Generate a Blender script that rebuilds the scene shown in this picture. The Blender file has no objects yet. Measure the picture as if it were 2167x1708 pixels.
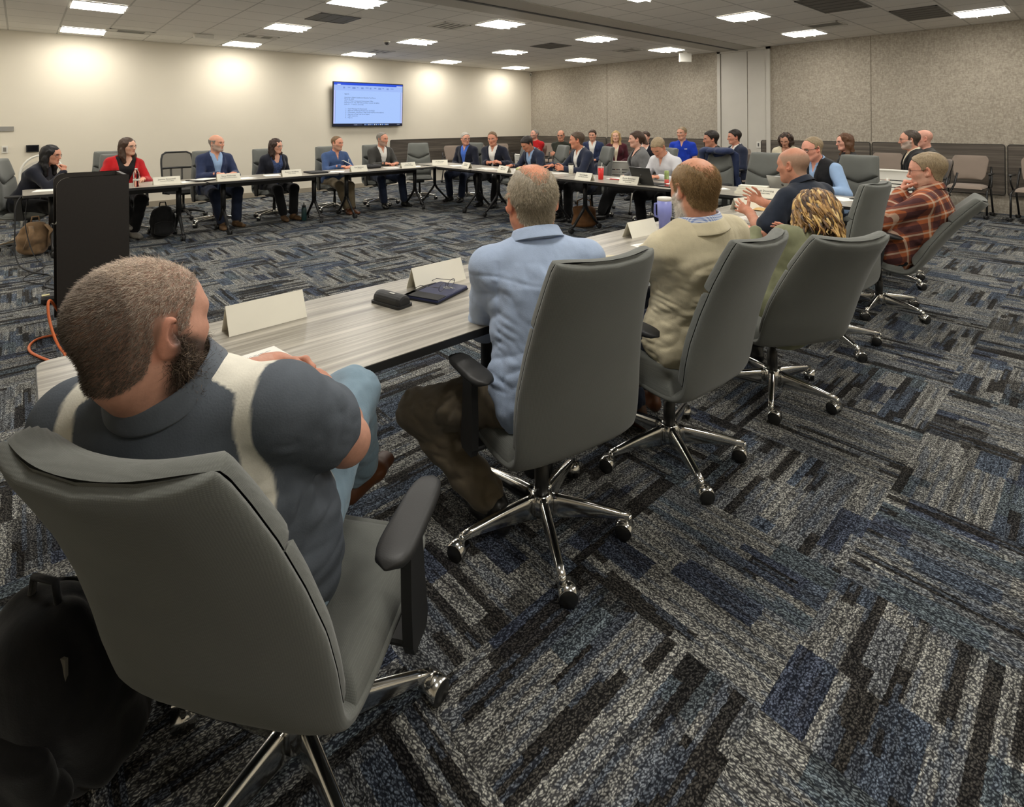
import bpy, math, random
import numpy as np
from mathutils import Vector, Matrix
rnd = random.Random(7)
scene = bpy.context.scene
COL = scene.collection
PI = math.pi
R = math.radians

# ------------------------------------------------------------------ scene bookkeeping
def link(o, parent=None):
    COL.objects.link(o)
    if parent is not None:
        o.parent = parent
    return o

def tag(o, label=None, cat=None, group=None, kind=None):
    if label: o['label'] = label
    if cat: o['category'] = cat
    if group: o['group'] = group
    if kind: o['kind'] = kind
    return o

def empty(name, loc=(0, 0, 0), rz=0.0):
    o = bpy.data.objects.new(name, None)
    o.empty_display_size = 0.1
    o.location = loc
    o.rotation_euler = (0, 0, rz)
    return link(o)

def dup(root, loc, rz, label=None, group=None):
    def cp(o, par):
        c = o.copy()
        COL.objects.link(c)
        c.parent = par
        for ch in kids.get(o.name, []):
            cp(ch, c)
        return c
    kids = {}
    for o in bpy.data.objects:
        if o.parent: kids.setdefault(o.parent.name, []).append(o)
    r = cp(root, None)
    r.location = loc
    r.rotation_euler = (0, 0, rz)
    if label: r['label'] = label
    if group: r['group'] = group
    return r

# ------------------------------------------------------------------ materials
MATS = {}
class NT:
    def __init__(self, m):
        m.use_nodes = True
        self.t = m.node_tree
        self.n = self.t.nodes
        self.b = self.n['Principled BSDF']
    def new(self, typ, **kw):
        x = self.n.new(typ)
        for k, v in kw.items():
            setattr(x, k, v)
        return x
    def link(self, a, b): self.t.links.new(a, b)
    def put(self, sock, v):
        if hasattr(v, 'node'): self.link(v, sock)
        else: sock.default_value = v
    def math(self, op, a, b=0.0, c=0.0):
        x = self.new('ShaderNodeMath', operation=op)
        self.put(x.inputs[0], a); self.put(x.inputs[1], b); self.put(x.inputs[2], c)
        return x.outputs[0]
    def mix(self, f, a, b, blend='MIX'):
        x = self.new('ShaderNodeMix', data_type='RGBA', blend_type=blend)
        self.put(x.inputs[0], f)
        for s, v in ((x.inputs[6], a), (x.inputs[7], b)):
            if hasattr(v, 'node'): self.link(v, s)
            else: s.default_value = (*v, 1) if len(v) == 3 else v
        return x.outputs[2]
    def coord(self, which='Object'):
        return self.new('ShaderNodeTexCoord').outputs[which]
    def noise(self, scale, vec=None, detail=2.0, rough=0.5):
        x = self.new('ShaderNodeTexNoise')
        x.inputs['Scale'].default_value = scale
        x.inputs['Detail'].default_value = detail
        x.inputs['Roughness'].default_value = rough
        if vec is not None: self.link(vec, x.inputs['Vector'])
        return x.outputs['Fac']
    def mapping(self, vec, scale=(1, 1, 1), rot=(0, 0, 0), loc=(0, 0, 0)):
        x = self.new('ShaderNodeMapping')
        self.link(vec, x.inputs['Vector'])
        x.inputs['Scale'].default_value = scale
        x.inputs['Rotation'].default_value = rot
        x.inputs['Location'].default_value = loc
        return x.outputs[0]
    def ramp(self, f, stops, interp='LINEAR'):
        x = self.new('ShaderNodeValToRGB')
        x.color_ramp.interpolation = interp
        e = x.color_ramp.elements
        while len(e) < len(stops): e.new(0.5)
        for i, (p, c) in enumerate(stops):
            e[i].position = p
            e[i].color = (*c, 1)
        self.put(x.inputs[0], f)
        return x.outputs[0]
    def bump(self, h, strength=0.3, dist=0.01):
        x = self.new('ShaderNodeBump')
        x.inputs['Strength'].default_value = strength
        x.inputs['Distance'].default_value = dist
        self.link(h, x.inputs['Height'])
        self.link(x.outputs[0], self.b.inputs['Normal'])

def mat(name, color=(.5, .5, .5), rough=.6, metal=0.0, noise=0.0, nscale=8.0, bump=0.0, bscale=200.0, spec=None, emit=None, es=1.0, coat=0.0):
    if name in MATS: return MATS[name]
    m = bpy.data.materials.new(name)
    N = NT(m)
    b = N.b
    b.inputs['Roughness'].default_value = rough
    b.inputs['Metallic'].default_value = metal
    if spec is not None: b.inputs['Specular IOR Level'].default_value = spec
    if coat: b.inputs['Coat Weight'].default_value = coat
    co = N.coord()
    if noise > 0:
        n = N.noise(nscale, co, 4)
        lo = tuple(c * (1 - noise) for c in color); hi = tuple(min(1, c * (1 + noise)) for c in color)
        N.link(N.ramp(n, [(.3, lo), (.7, hi)]), b.inputs['Base Color'])
    else:
        b.inputs['Base Color'].default_value = (*color, 1)
    if bump > 0:
        N.bump(N.noise(bscale, co, 2), bump, 0.004)
    if emit is not None:
        b.inputs['Emission Color'].default_value = (*emit, 1)
        b.inputs['Emission Strength'].default_value = es
    m.diffuse_color = (*color, 1)
    MATS[name] = m
    return m

def srgb(r, g, b):
    f = lambda c: (c / 255 / 12.92) if c / 255 <= 0.04045 else ((c / 255 + .055) / 1.055) ** 2.4
    return (f(r), f(g), f(b))

def cloth(name, rgb, var=.12, nscale=14, rough=.9, bump=.25, bscale=260):
    """woven cloth: soft mottling, large soft creases and a fine weave in the bump"""
    if name in MATS: return MATS[name]
    m = bpy.data.materials.new(name)
    N = NT(m); b = N.b
    c = srgb(*rgb)
    co = N.coord()
    n = N.noise(nscale, co, 4)
    N.link(N.ramp(n, [(.3, tuple(x * (1 - var) for x in c)), (.7, tuple(min(1, x * (1 + var)) for x in c))]), b.inputs['Base Color'])
    b.inputs['Roughness'].default_value = rough
    b.inputs['Specular IOR Level'].default_value = .2
    b.inputs['Sheen Weight'].default_value = .15
    f = N.math('ADD', N.math('MULTIPLY', N.noise(16, N.mapping(co, (1, 1, .5)), 2), 1.6), N.math('MULTIPLY', N.noise(bscale, co, 1), .12))
    N.bump(f, bump, .012)
    MATS[name] = m
    return m

def colmat(name, rough=.55, var=.10, nscale=60, sss=0.0, spec=.35, bump=0.08, bscale=300):
    """surface coloured by a painted attribute"""
    if name in MATS: return MATS[name]
    m = bpy.data.materials.new(name)
    N = NT(m); b = N.b
    a = N.new('ShaderNodeAttribute'); a.attribute_name = 'Col'
    n = N.ramp(N.noise(nscale, N.coord(), 3), [(.25, (1 - var,) * 3), (.75, (1 + var,) * 3)])
    N.link(N.mix(1.0, a.outputs['Color'], n, 'MULTIPLY'), b.inputs['Base Color'])
    b.inputs['Roughness'].default_value = rough
    b.inputs['Specular IOR Level'].default_value = spec
    if sss:
        b.inputs['Subsurface Weight'].default_value = sss
        b.inputs['Subsurface Radius'].default_value = (.008, .003, .0015)
        b.inputs['Subsurface Scale'].default_value = 1.0
    if bump: N.bump(N.noise(bscale, N.coord(), 2), bump, .002)
    MATS[name] = m
    return m

# ------------------------------------------------------------------ mesh building
class MB:
    """collects shapes with material slots and links them as one mesh object"""
    def __init__(s):
        s.v = []; s.f = []; s.fm = []; s.mats = []; s.sm = []
    def mi(s, m):
        if m not in s.mats: s.mats.append(m)
        return s.mats.index(m)
    def add(s, vs, fs, m, smooth=True):
        o = len(s.v)
        s.v += [tuple(p) for p in vs]
        k = s.mi(m)
        for f in fs:
            s.f.append(tuple(i + o for i in f)); s.fm.append(k); s.sm.append(smooth)
        return s
    def box(s, c, size, m, rz=0.0, bev=0.0, M=None):
        x, y, z = (k / 2 for k in size)
        if bev > 0:
            bm_ = min(bev, x * .95, y * .95, z * .95)
            vs = []; 
            # bevelled box: three rectangles per corner
            def ring(zz, ix):
                r = []
                for sx, sy in ((1, 1), (-1, 1), (-1, -1), (1, -1)):
                    px, py = sx * (x - ix), sy * (y - ix)
                    b = bm_ if ix == 0 else bm_ * .5
                    a1 = (px - (sx * b if sx * sy > 0 else 0), py - (0 if sx * sy > 0 else sy * b), zz)
                    a2 = (px - (0 if sx * sy > 0 else sx * b), py - (sy * b if sx * sy > 0 else 0), zz)
                    first = (px, py - sy * b, zz); second = (px - sx * b, py, zz)
                    r += [first, second] if sx * sy > 0 else [second, first]
                return r
            rings = [ring(-z, bm_ * .8), ring(-z + bm_, 0), ring(z - bm_, 0), ring(z, bm_ * .8)]
            for r_ in rings: vs += r_
            fs = [tuple(range(7, -1, -1))]
            for k in range(3):
                for i in range(8):
                    j = (i + 1) % 8
                    fs.append((k * 8 + i, k * 8 + j, (k + 1) * 8 + j, (k + 1) * 8 + i))
            fs.append(tuple(range(24, 32)))
        else:
            vs = [(sx * x, sy * y, sz * z) for sz in (-1, 1) for sy in (-1, 1) for sx in (-1, 1)]
            fs = [(0, 2, 3, 1), (4, 5, 7, 6), (0, 1, 5, 4), (2, 6, 7, 3), (0, 4, 6, 2), (1, 3, 7, 5)]
        T = Matrix.Translation(c) @ (M if M is not None else Matrix.Rotation(rz, 4, 'Z'))
        s.add([T @ Vector(p) for p in vs], fs, m, False)
        return s
    def tube(s, pts, rad, m, seg=8, cap=True, closed=False, flat=None):
        pts = [Vector(p) for p in pts]
        n = len(pts)
        rads = rad if isinstance(rad, (list, tuple)) else [rad] * n
        vs = []; fs = []
        prev = None
        for i, p in enumerate(pts):
            if closed: t = pts[(i + 1) % n] - pts[i - 1]
            else: t = pts[min(i + 1, n - 1)] - pts[max(i - 1, 0)]
            t = t.normalized() if t.length > 1e-9 else Vector((0, 0, 1))
            if prev is None:
                a = Vector((0, 0, 1)) if abs(t.z) < .9 else Vector((1, 0, 0))
                u = t.cross(a).normalized()
            else:
                u = prev - t * prev.dot(t)
                u = u.normalized() if u.length > 1e-6 else prev
            prev = u
            w = t.cross(u)
            fl = flat if flat else (1, 1)
            for k in range(seg):
                a = 2 * PI * k / seg
                vs.append(p + (u * math.cos(a) * fl[0] + w * math.sin(a) * fl[1]) * rads[i])
        rng = n if closed else n - 1
        for i in range(rng):
            for k in range(seg):
                a = i * seg + k; b = i * seg + (k + 1) % seg
                c = ((i + 1) % n) * seg + (k + 1) % seg; d = ((i + 1) % n) * seg + k
                fs.append((a, b, c, d))
        if cap and not closed:
            fs.append(tuple(range(seg - 1, -1, -1)))
            fs.append(tuple((n - 1) * seg + k for k in range(seg)))
        s.add(vs, fs, m)
        return s
    def lathe(s, prof, m, seg=24, c=(0, 0, 0), M=None):
        T = Matrix.Translation(c) @ (M if M is not None else Matrix.Identity(4))
        vs = []; fs = []
        for r, z in prof:
            for k in range(seg):
                a = 2 * PI * k / seg
                vs.append(T @ Vector((max(r, 1e-4) * math.cos(a), max(r, 1e-4) * math.sin(a), z)))
        for i in range(len(prof) - 1):
            for k in range(seg):
                fs.append((i * seg + k, i * seg + (k + 1) % seg, (i + 1) * seg + (k + 1) % seg, (i + 1) * seg + k))
        fs.append(tuple(range(seg - 1, -1, -1)))
        fs.append(tuple((len(prof) - 1) * seg + k for k in range(seg)))
        s.add(vs, fs, m)
        return s
    def prism(s, poly, h, m, M=None, smooth=False):
        n = len(poly)
        T = M if M is not None else Matrix.Identity(4)
        vs = [T @ Vector((p[0], p[1], 0)) for p in poly] + [T @ Vector((p[0], p[1], h)) for p in poly]
        fs = [tuple(range(n - 1, -1, -1)), tuple(range(n, 2 * n))] + [(i, (i + 1) % n, n + (i + 1) % n, n + i) for i in range(n)]
        s.add(vs, fs, m, smooth)
        return s
    def loft(s, rings, m, cap=True, smooth=True):
        k = len(rings[0]); vs = []; fs = []
        for r in rings: vs += [tuple(p) for p in r]
        for i in range(len(rings) - 1):
            for j in range(k):
                fs.append((i * k + j, i * k + (j + 1) % k, (i + 1) * k + (j + 1) % k, (i + 1) * k + j))
        if cap:
            fs.append(tuple(range(k - 1, -1, -1)))
            fs.append(tuple((len(rings) - 1) * k + j for j in range(k)))
        s.add(vs, fs, m, smooth)
        return s
    def grid(s, P, m, smooth=True):
        """P[i][j] points"""
        a = len(P); b = len(P[0])
        vs = [p for row in P for p in row]
        fs = [(i * b + j, i * b + j + 1, (i + 1) * b + j + 1, (i + 1) * b + j) for i in range(a - 1) for j in range(b - 1)]
        s.add(vs, fs, m, smooth)
        return s
    def build(s, name, parent=None):
        me = bpy.data.meshes.new(name)
        me.from_pydata(s.v, [], s.f)
        for m in s.mats: me.materials.append(m)
        me.polygons.foreach_set('material_index', s.fm)
        me.polygons.foreach_set('use_smooth', s.sm)
        me.update()
        o = bpy.data.objects.new(name, me)
        return link(o, parent)

def subsurf(o, lv=1):
    m = o.modifiers.new('s', 'SUBSURF'); m.levels = lv; m.render_levels = lv
    return o

def rrect(w, d, r, n=4):
    """rounded rectangle polygon (counter clockwise)"""
    out = []
    for cx_, cy_, a0 in ((w / 2 - r, d / 2 - r, 0), (-w / 2 + r, d / 2 - r, 90), (-w / 2 + r, -d / 2 + r, 180), (w / 2 - r, -d / 2 + r, 270)):
        for k in range(n + 1):
            a = R(a0 + 90 * k / n)
            out.append((cx_ + r * math.cos(a), cy_ + r * math.sin(a)))
    return out

def text(name, body, size, m, loc, rot, parent=None, align='LEFT', ext=0.0, sx=1.0):
    c = bpy.data.curves.new(name, 'FONT')
    c.body = body; c.size = size; c.align_x = align; c.extrude = ext
    c.resolution_u = 2
    o = bpy.data.objects.new(name, c)
    c.materials.append(m)
    link(o)
    bpy.context.view_layer.update()
    me = bpy.data.meshes.new_from_object(o)
    bpy.data.objects.remove(o); bpy.data.curves.remove(c)
    me.name = name
    if not me.materials: me.materials.append(m)
    o = bpy.data.objects.new(name, me)
    o.location = loc
    o.rotation_euler = rot
    o.scale = (sx, 1, 1)
    return link(o, parent)
# ------------------------------------------------------------------ smooth-union surfaces (numpy)
F32 = np.float32
TAB = np.random.RandomState(3).rand(32, 32, 32).astype(F32) * 2 - 1
def vnoise(X, Y, Z):
    X, Y, Z = np.broadcast_arrays(X, Y, Z)
    i, j, k = (np.floor(q).astype(np.int32) for q in (X, Y, Z))
    fx, fy, fz = X - i, Y - j, Z - k
    fx, fy, fz = (q * q * (3 - 2 * q) for q in (fx, fy, fz))
    i &= 31; j &= 31; k &= 31
    i1, j1, k1 = (i + 1) & 31, (j + 1) & 31, (k + 1) & 31
    a = TAB[i, j, k] * (1 - fx) + TAB[i1, j, k] * fx
    b = TAB[i, j1, k] * (1 - fx) + TAB[i1, j1, k] * fx
    c = TAB[i, j, k1] * (1 - fx) + TAB[i1, j, k1] * fx
    d = TAB[i, j1, k1] * (1 - fx) + TAB[i1, j1, k1] * fx
    return (a * (1 - fy) + b * fy) * (1 - fz) + (c * (1 - fy) + d * fy) * fz

def V(*a): return np.array(a if len(a) > 1 else a[0], dtype=np.float64)
def nrm(v):
    v = np.asarray(v, float); return v / max(1e-9, np.linalg.norm(v))

def cap(a, b, r1, r2=None, k=.03, op=1):
    a, b = V(a), V(b); r2 = r1 if r2 is None else r2
    m = max(r1, r2)
    lo = np.minimum(a, b) - m; hi = np.maximum(a, b) + m
    ab = b - a; L2 = max(1e-12, float(ab @ ab))
    def ev(X, Y, Z):
        t = ((X - a[0]) * ab[0] + (Y - a[1]) * ab[1] + (Z - a[2]) * ab[2]) / L2
        t = np.clip(t, 0, 1)
        dx = X - (a[0] + t * ab[0]); dy = Y - (a[1] + t * ab[1]); dz = Z - (a[2] + t * ab[2])
        return np.sqrt(dx * dx + dy * dy + dz * dz) - (r1 + (r2 - r1) * t)
    return (lo, hi, ev, k, op)

def ecap(a, b, right, q1, q2, k=.03, op=1):
    """capsule with an elliptic cross-section: q = (half width along right, half depth)"""
    a, b = V(a), V(b)
    ab = b - a; L = max(1e-6, np.linalg.norm(ab)); t_ = ab / L
    r_ = nrm(V(right) - t_ * float(V(right) @ t_)); f_ = np.cross(t_, r_)
    m = max(*q1, *q2)
    lo = np.minimum(a, b) - m; hi = np.maximum(a, b) + m
    def ev(X, Y, Z):
        px, py, pz = X - a[0], Y - a[1], Z - a[2]
        l = px * t_[0] + py * t_[1] + pz * t_[2]
        t = np.clip(l / L, 0, 1)
        l = l - t * L
        x = px * r_[0] + py * r_[1] + pz * r_[2]
        y = px * f_[0] + py * f_[1] + pz * f_[2]
        rx = q1[0] + (q2[0] - q1[0]) * t; ry = q1[1] + (q2[1] - q1[1]) * t
        rl = np.minimum(rx, ry)
        g = np.sqrt((x / rx) ** 2 + (y / ry) ** 2 + (l / rl) ** 2)
        return (g - 1) * rl
    return (lo, hi, ev, k, op)

def ell(c, Rm, rad, k=.02, op=1):
    """ellipsoid; Rm rows are its axes"""
    c = V(c); rad = V(rad); Rm = np.asarray(Rm, float); m = float(max(rad))
    mn = float(min(rad))
    def ev(X, Y, Z):
        px, py, pz = X - c[0], Y - c[1], Z - c[2]
        q = [(px * Rm[i, 0] + py * Rm[i, 1] + pz * Rm[i, 2]) / rad[i] for i in range(3)]
        g = np.sqrt(q[0] ** 2 + q[1] ** 2 + q[2] ** 2)
        g2 = np.sqrt((q[0] / rad[0]) ** 2 + (q[1] / rad[1]) ** 2 + (q[2] / rad[2]) ** 2)
        return g * (g - 1) / np.maximum(g2, 1e-6)
    return (c - m, c + m, ev, k, op)

def bounds(prims, pad=.03):
    lo = np.min([p[0] for p in prims if p[4] > 0], axis=0) - pad
    hi = np.max([p[1] for p in prims if p[4] > 0], axis=0) + pad
    return lo, hi

def field(prims, h, lo=None, hi=None):
    if lo is None: lo, hi = bounds(prims, .03 + 2 * h)
    ax = [np.arange(lo[i], hi[i] + h, h).astype(F32) for i in range(3)]
    F = np.full([len(a) for a in ax], .5, dtype=F32)
    for (plo, phi, ev, k, op) in prims:
        sl = []
        for i in range(3):
            a = int(np.searchsorted(ax[i], plo[i] - k - 2.5 * h)); b = int(np.searchsorted(ax[i], phi[i] + k + 2.5 * h))
            sl.append(slice(max(0, a), min(len(ax[i]), b)))
        if any(s.stop <= s.start for s in sl): continue
        X = ax[0][sl[0]][:, None, None]; Y = ax[1][sl[1]][None, :, None]; Z = ax[2][sl[2]][None, None, :]
        d = ev(X, Y, Z).astype(F32)
        s = F[sl[0], sl[1], sl[2]]
        if op > 0:
            hh = np.clip(.5 + .5 * (s - d) / k, 0, 1)
            F[sl[0], sl[1], sl[2]] = s + (d - s) * hh - k * hh * (1 - hh)
        else:
            d = -d
            hh = np.clip(.5 - .5 * (s - d) / k, 0, 1)
            F[sl[0], sl[1], sl[2]] = s + (d - s) * hh + k * hh * (1 - hh)
    return F, ax

def surfnets(F, ax):
    lo = np.array([a[0] for a in ax], dtype=np.float64); h = float(ax[0][1] - ax[0][0])
    F = F.copy()
    for i in range(3):   # close at the border
        s = [slice(None)] * 3
        s[i] = 0; F[tuple(s)] = np.maximum(F[tuple(s)], 1e-3)
        s[i] = -1; F[tuple(s)] = np.maximum(F[tuple(s)], 1e-3)
    S = F < 0
    nx, ny, nz = F.shape
    c = [S[dx:nx - 1 + dx, dy:ny - 1 + dy, dz:nz - 1 + dz] for dx in (0, 1) for dy in (0, 1) for dz in (0, 1)]
    anyc = c[0].copy(); allc = c[0].copy()
    for q in c[1:]: anyc |= q; allc &= q
    act = anyc & ~allc
    I = np.argwhere(act)
    if len(I) == 0: return np.zeros((0, 3)), np.zeros((0, 4), int)
    idx = np.full(act.shape, -1, np.int64); idx[act] = np.arange(len(I))
    val = {}
    for dx in (0, 1):
        for dy in (0, 1):
            for dz in (0, 1):
                val[dx, dy, dz] = F[I[:, 0] + dx, I[:, 1] + dy, I[:, 2] + dz].astype(np.float64)
    acc = np.zeros((len(I), 3)); cnt = np.zeros(len(I))
    for a in val:
        for d in range(3):
            if a[d] == 1: continue
            b = list(a); b[d] = 1; b = tuple(b)
            va, vb = val[a], val[b]
            m = (va < 0) != (vb < 0)
            t = np.where(m, va / np.where(m, va - vb, 1), 0)
            p = np.tile(np.array(a, float), (len(I), 1)); p[:, d] += t
            acc += p * m[:, None]; cnt += m
    vs = lo + (I + acc / cnt[:, None]) * h
    quads = []
    for d in range(3):
        e, f = [(1, 2), (2, 0), (0, 1)][d]
        sl0 = [slice(1, -1)] * 3; sl1 = [slice(1, -1)] * 3
        sl0[d] = slice(0, -1); sl1[d] = slice(1, None)
        A = S[tuple(sl0)]; B = S[tuple(sl1)]
        for flip, mask in ((False, A & ~B), (True, ~A & B)):
            J = np.argwhere(mask)
            if len(J) == 0: continue
            J = J + np.array([0 if i == d else 1 for i in range(3)])
            q = []
            for oe, of in ((1, 1), (0, 1), (0, 0), (1, 0)):
                K = J.copy(); K[:, e] -= oe; K[:, f] -= of
                q.append(idx[K[:, 0], K[:, 1], K[:, 2]])
            q = np.stack(q, 1)
            if flip: q = q[:, ::-1]
            quads.append(q)
    Q = np.concatenate(quads)
    Q = Q[(Q >= 0).all(1)]
    return vs, Q

def join(parts):
    v = []; q = []; o = 0
    for a, b in parts:
        v.append(a); q.append(b + o); o += len(a)
    return np.concatenate(v), np.concatenate(q)

def npmesh(name, vs, quads, m, parent=None, col=None):
    me = bpy.data.meshes.new(name)
    n, k = len(vs), len(quads)
    me.vertices.add(n); me.vertices.foreach_set('co', np.asarray(vs, F32).ravel())
    me.loops.add(k * 4); me.loops.foreach_set('vertex_index', np.asarray(quads, np.int32).ravel())
    me.polygons.add(k)
    me.polygons.foreach_set('loop_start', np.arange(0, 4 * k, 4, dtype=np.int32))
    me.update(calc_edges=True)
    me.polygons.foreach_set('use_smooth', np.ones(k, bool))
    if col is not None:
        at = me.color_attributes.new('Col', 'FLOAT_COLOR', 'POINT')
        at.data.foreach_set('color', np.concatenate([col, np.ones((n, 1))], 1).astype(F32).ravel())
    me.materials.append(m)
    me.validate()
    o = bpy.data.objects.new(name, me)
    return link(o, parent)
# ------------------------------------------------------------------ people
def rotz(a): c, s = math.cos(a), math.sin(a); return np.array([[c, -s, 0], [s, c, 0], [0, 0, 1.]])
def rotx(a): c, s = math.cos(a), math.sin(a); return np.array([[1, 0, 0], [0, c, -s], [0, s, c]])
def roty(a): c, s = math.cos(a), math.sin(a); return np.array([[c, 0, s], [0, 1, 0], [-s, 0, c]])

def ik(a, b, l1, l2, pole):
    a, b, pole = V(a), V(b), V(pole)
    d = b - a; D = np.linalg.norm(d)
    if D > (l1 + l2) * .995:
        b = a + d / D * (l1 + l2) * .995; d = b - a; D = np.linalg.norm(d)
    u = d / D
    x = (l1 * l1 - l2 * l2 + D * D) / (2 * D)
    hgt = math.sqrt(max(1e-6, l1 * l1 - x * x))
    w = nrm(pole - u * float(pole @ u))
    return a + u * x + w * hgt, b

def hand_prims(w, d, n, side, curl=.4, spread=1.0, sc=1.0, thumb=.8, curls=None):
    """palm, four jointed fingers of unequal length, thumb from the side of the palm. side: +1 right hand, -1 left"""
    w, d = V(w), nrm(d); n = nrm(V(n) - d * float(V(n) @ d))
    th = np.cross(d, n) * side
    P = []
    a = w + d * .012 * sc; b = w + d * .082 * sc
    P.append(ecap(a, b, th, (.030 * sc, .016 * sc), (.039 * sc, .013 * sc), .012))
    P.append(cap(w - d * .03 * sc, w + d * .02 * sc, .026 * sc, .024 * sc, .015))
    offs = [.030, .0105, -.0095, -.0285]; lens = [.074, .082, .076, .060]; rad = [.0092, .0094, .0090, .0078]
    for i in range(4):
        c = curls[i] if curls is not None else curl
        p = w + d * (.083 - abs(i - 1) * .004) * sc + th * offs[i] * sc
        dd = nrm(d + th * (1.2 - i) * .10 * spread)
        ax = np.cross(dd, n)
        ang = 0
        for j, fr in enumerate((.45, .31, .24)):
            ang += c * (1.15, 1.25, .8)[j]
            e = dd * math.cos(ang) + n * math.sin(ang)
            q = p + e * lens[i] * fr * sc
            r0 = rad[i] * sc * (1 - .10 * j)
            P.append(cap(p, q, r0, r0 * .9, .004 if j else .008))
            p = q
    p = w + d * .022 * sc + th * .024 * sc
    for j, (L, r, tf) in enumerate(((.045, .0125, .80), (.034, .0105, .45), (.026, .0092, .15))):
        tf = tf * thumb
        e = nrm(d * (1 - .5 * tf) + th * tf + n * (.35 + .25 * j * (curl + .3)))
        q = p + e * L * sc
        P.append(cap(p, q, r * sc, r * .9 * sc, .008))
        p = q
    return P

def head_prims(c, Rm, hs, fem=False, jaw=1.0, ears=True, nose=1.0):
    """c head centre, Rm rows = right, forward, up"""
    def T(x, y, z): return c + hs * (Rm[0] * x + Rm[1] * y + Rm[2] * z)
    j = jaw * (.94 if fem else 1.0)
    P = [ell(T(0, -.014, .034), Rm, (hs * .076, hs * .098, hs * .089), .02),
         ell(T(0, .026, -.038), Rm, (hs * .060 * j, hs * .066, hs * .078), .045),
         ell(T(0, .050, .034), Rm, (hs * .058, hs * .046, hs * .055), .03),
         cap(T(-.014 * j, .067, -.098), T(.014 * j, .067, -.098), hs * .020, None, .03),
         cap(T(-.052 * j, .0, -.055), T(-.02 * j, .060, -.093), hs * .018, hs * .017, .03),
         cap(T(.052 * j, .0, -.055), T(.02 * j, .060, -.093), hs * .018, hs * .017, .03),
         cap(T(-.036, .068, -.020), T(-.050, .042, -.016), hs * .017, None, .035),
         cap(T(.036, .068, -.020), T(.050, .042, -.016), hs * .017, None, .035),
         cap(T(-.044, .076, .024), T(-.010, .089, .019), hs * .009, None, .022),
         cap(T(.044, .076, .024), T(.010, .089, .019), hs * .009, None, .022),
         ell(T(-.031, .096, .003), Rm, (hs * .017, hs * .013, hs * .010), .012, -1),
         ell(T(.031, .096, .003), Rm, (hs * .017, hs * .013, hs * .010), .012, -1),
         ell(T(-.031, .0745, .003), Rm, (hs * .0135,) * 3, .004),
         ell(T(.031, .0745, .003), Rm, (hs * .0135,) * 3, .004),
         cap(T(0, .092, .012), T(0, .110 + .006 * (nose - 1), -.030), hs * .0075, hs * .0125 * nose, .014),
         cap(T(-.012, .098, -.034), T(.012, .098, -.034), hs * .0085 * nose, None, .008),
         cap(T(-.016, .081, -.061), T(.016, .081, -.061), hs * .010, None, .016),
         cap(T(-.008, .0895, -.0575), T(.008, .0895, -.0575), hs * .0055, None, .010),
         cap(T(-.010, .0870, -.0690), T(.010, .0870, -.0690), hs * .0065, None, .010),
         cap(T(-.020, .0955, -.0632), T(.020, .0955, -.0632), hs * .0022, None, .005, -1)]
    if ears:
        for s in (-1, 1):
            er = Rm[0] * s
            RE = np.array([nrm(er * .86 - Rm[1] * .5), nrm(er * .5 + Rm[1] * .86), Rm[2]])
            P += [ell(T(s * .0835, -.012, -.002), RE, (hs * .008, hs * .0185, hs * .033), .008),
                  ell(T(s * .089, -.006, .001), RE, (hs * .006, hs * .0105, hs * .019), .006, -1),
                  cap(T(s * .0765, .001, -.024), T(s * .079, .0, -.030), hs * .008, None, .008)]
    return P, T

def hl(y, rec=0.0):
    """height of the hairline above the head centre along the side of the head"""
    return np.interp(y, [-.115, -.07, -.045, -.034, -.022, .006, .012, .030, .042, .062 - rec, .10], [-.082, -.078, -.060, -.034, .022, .020, -.004, .002, .034, .066, .074])

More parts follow.
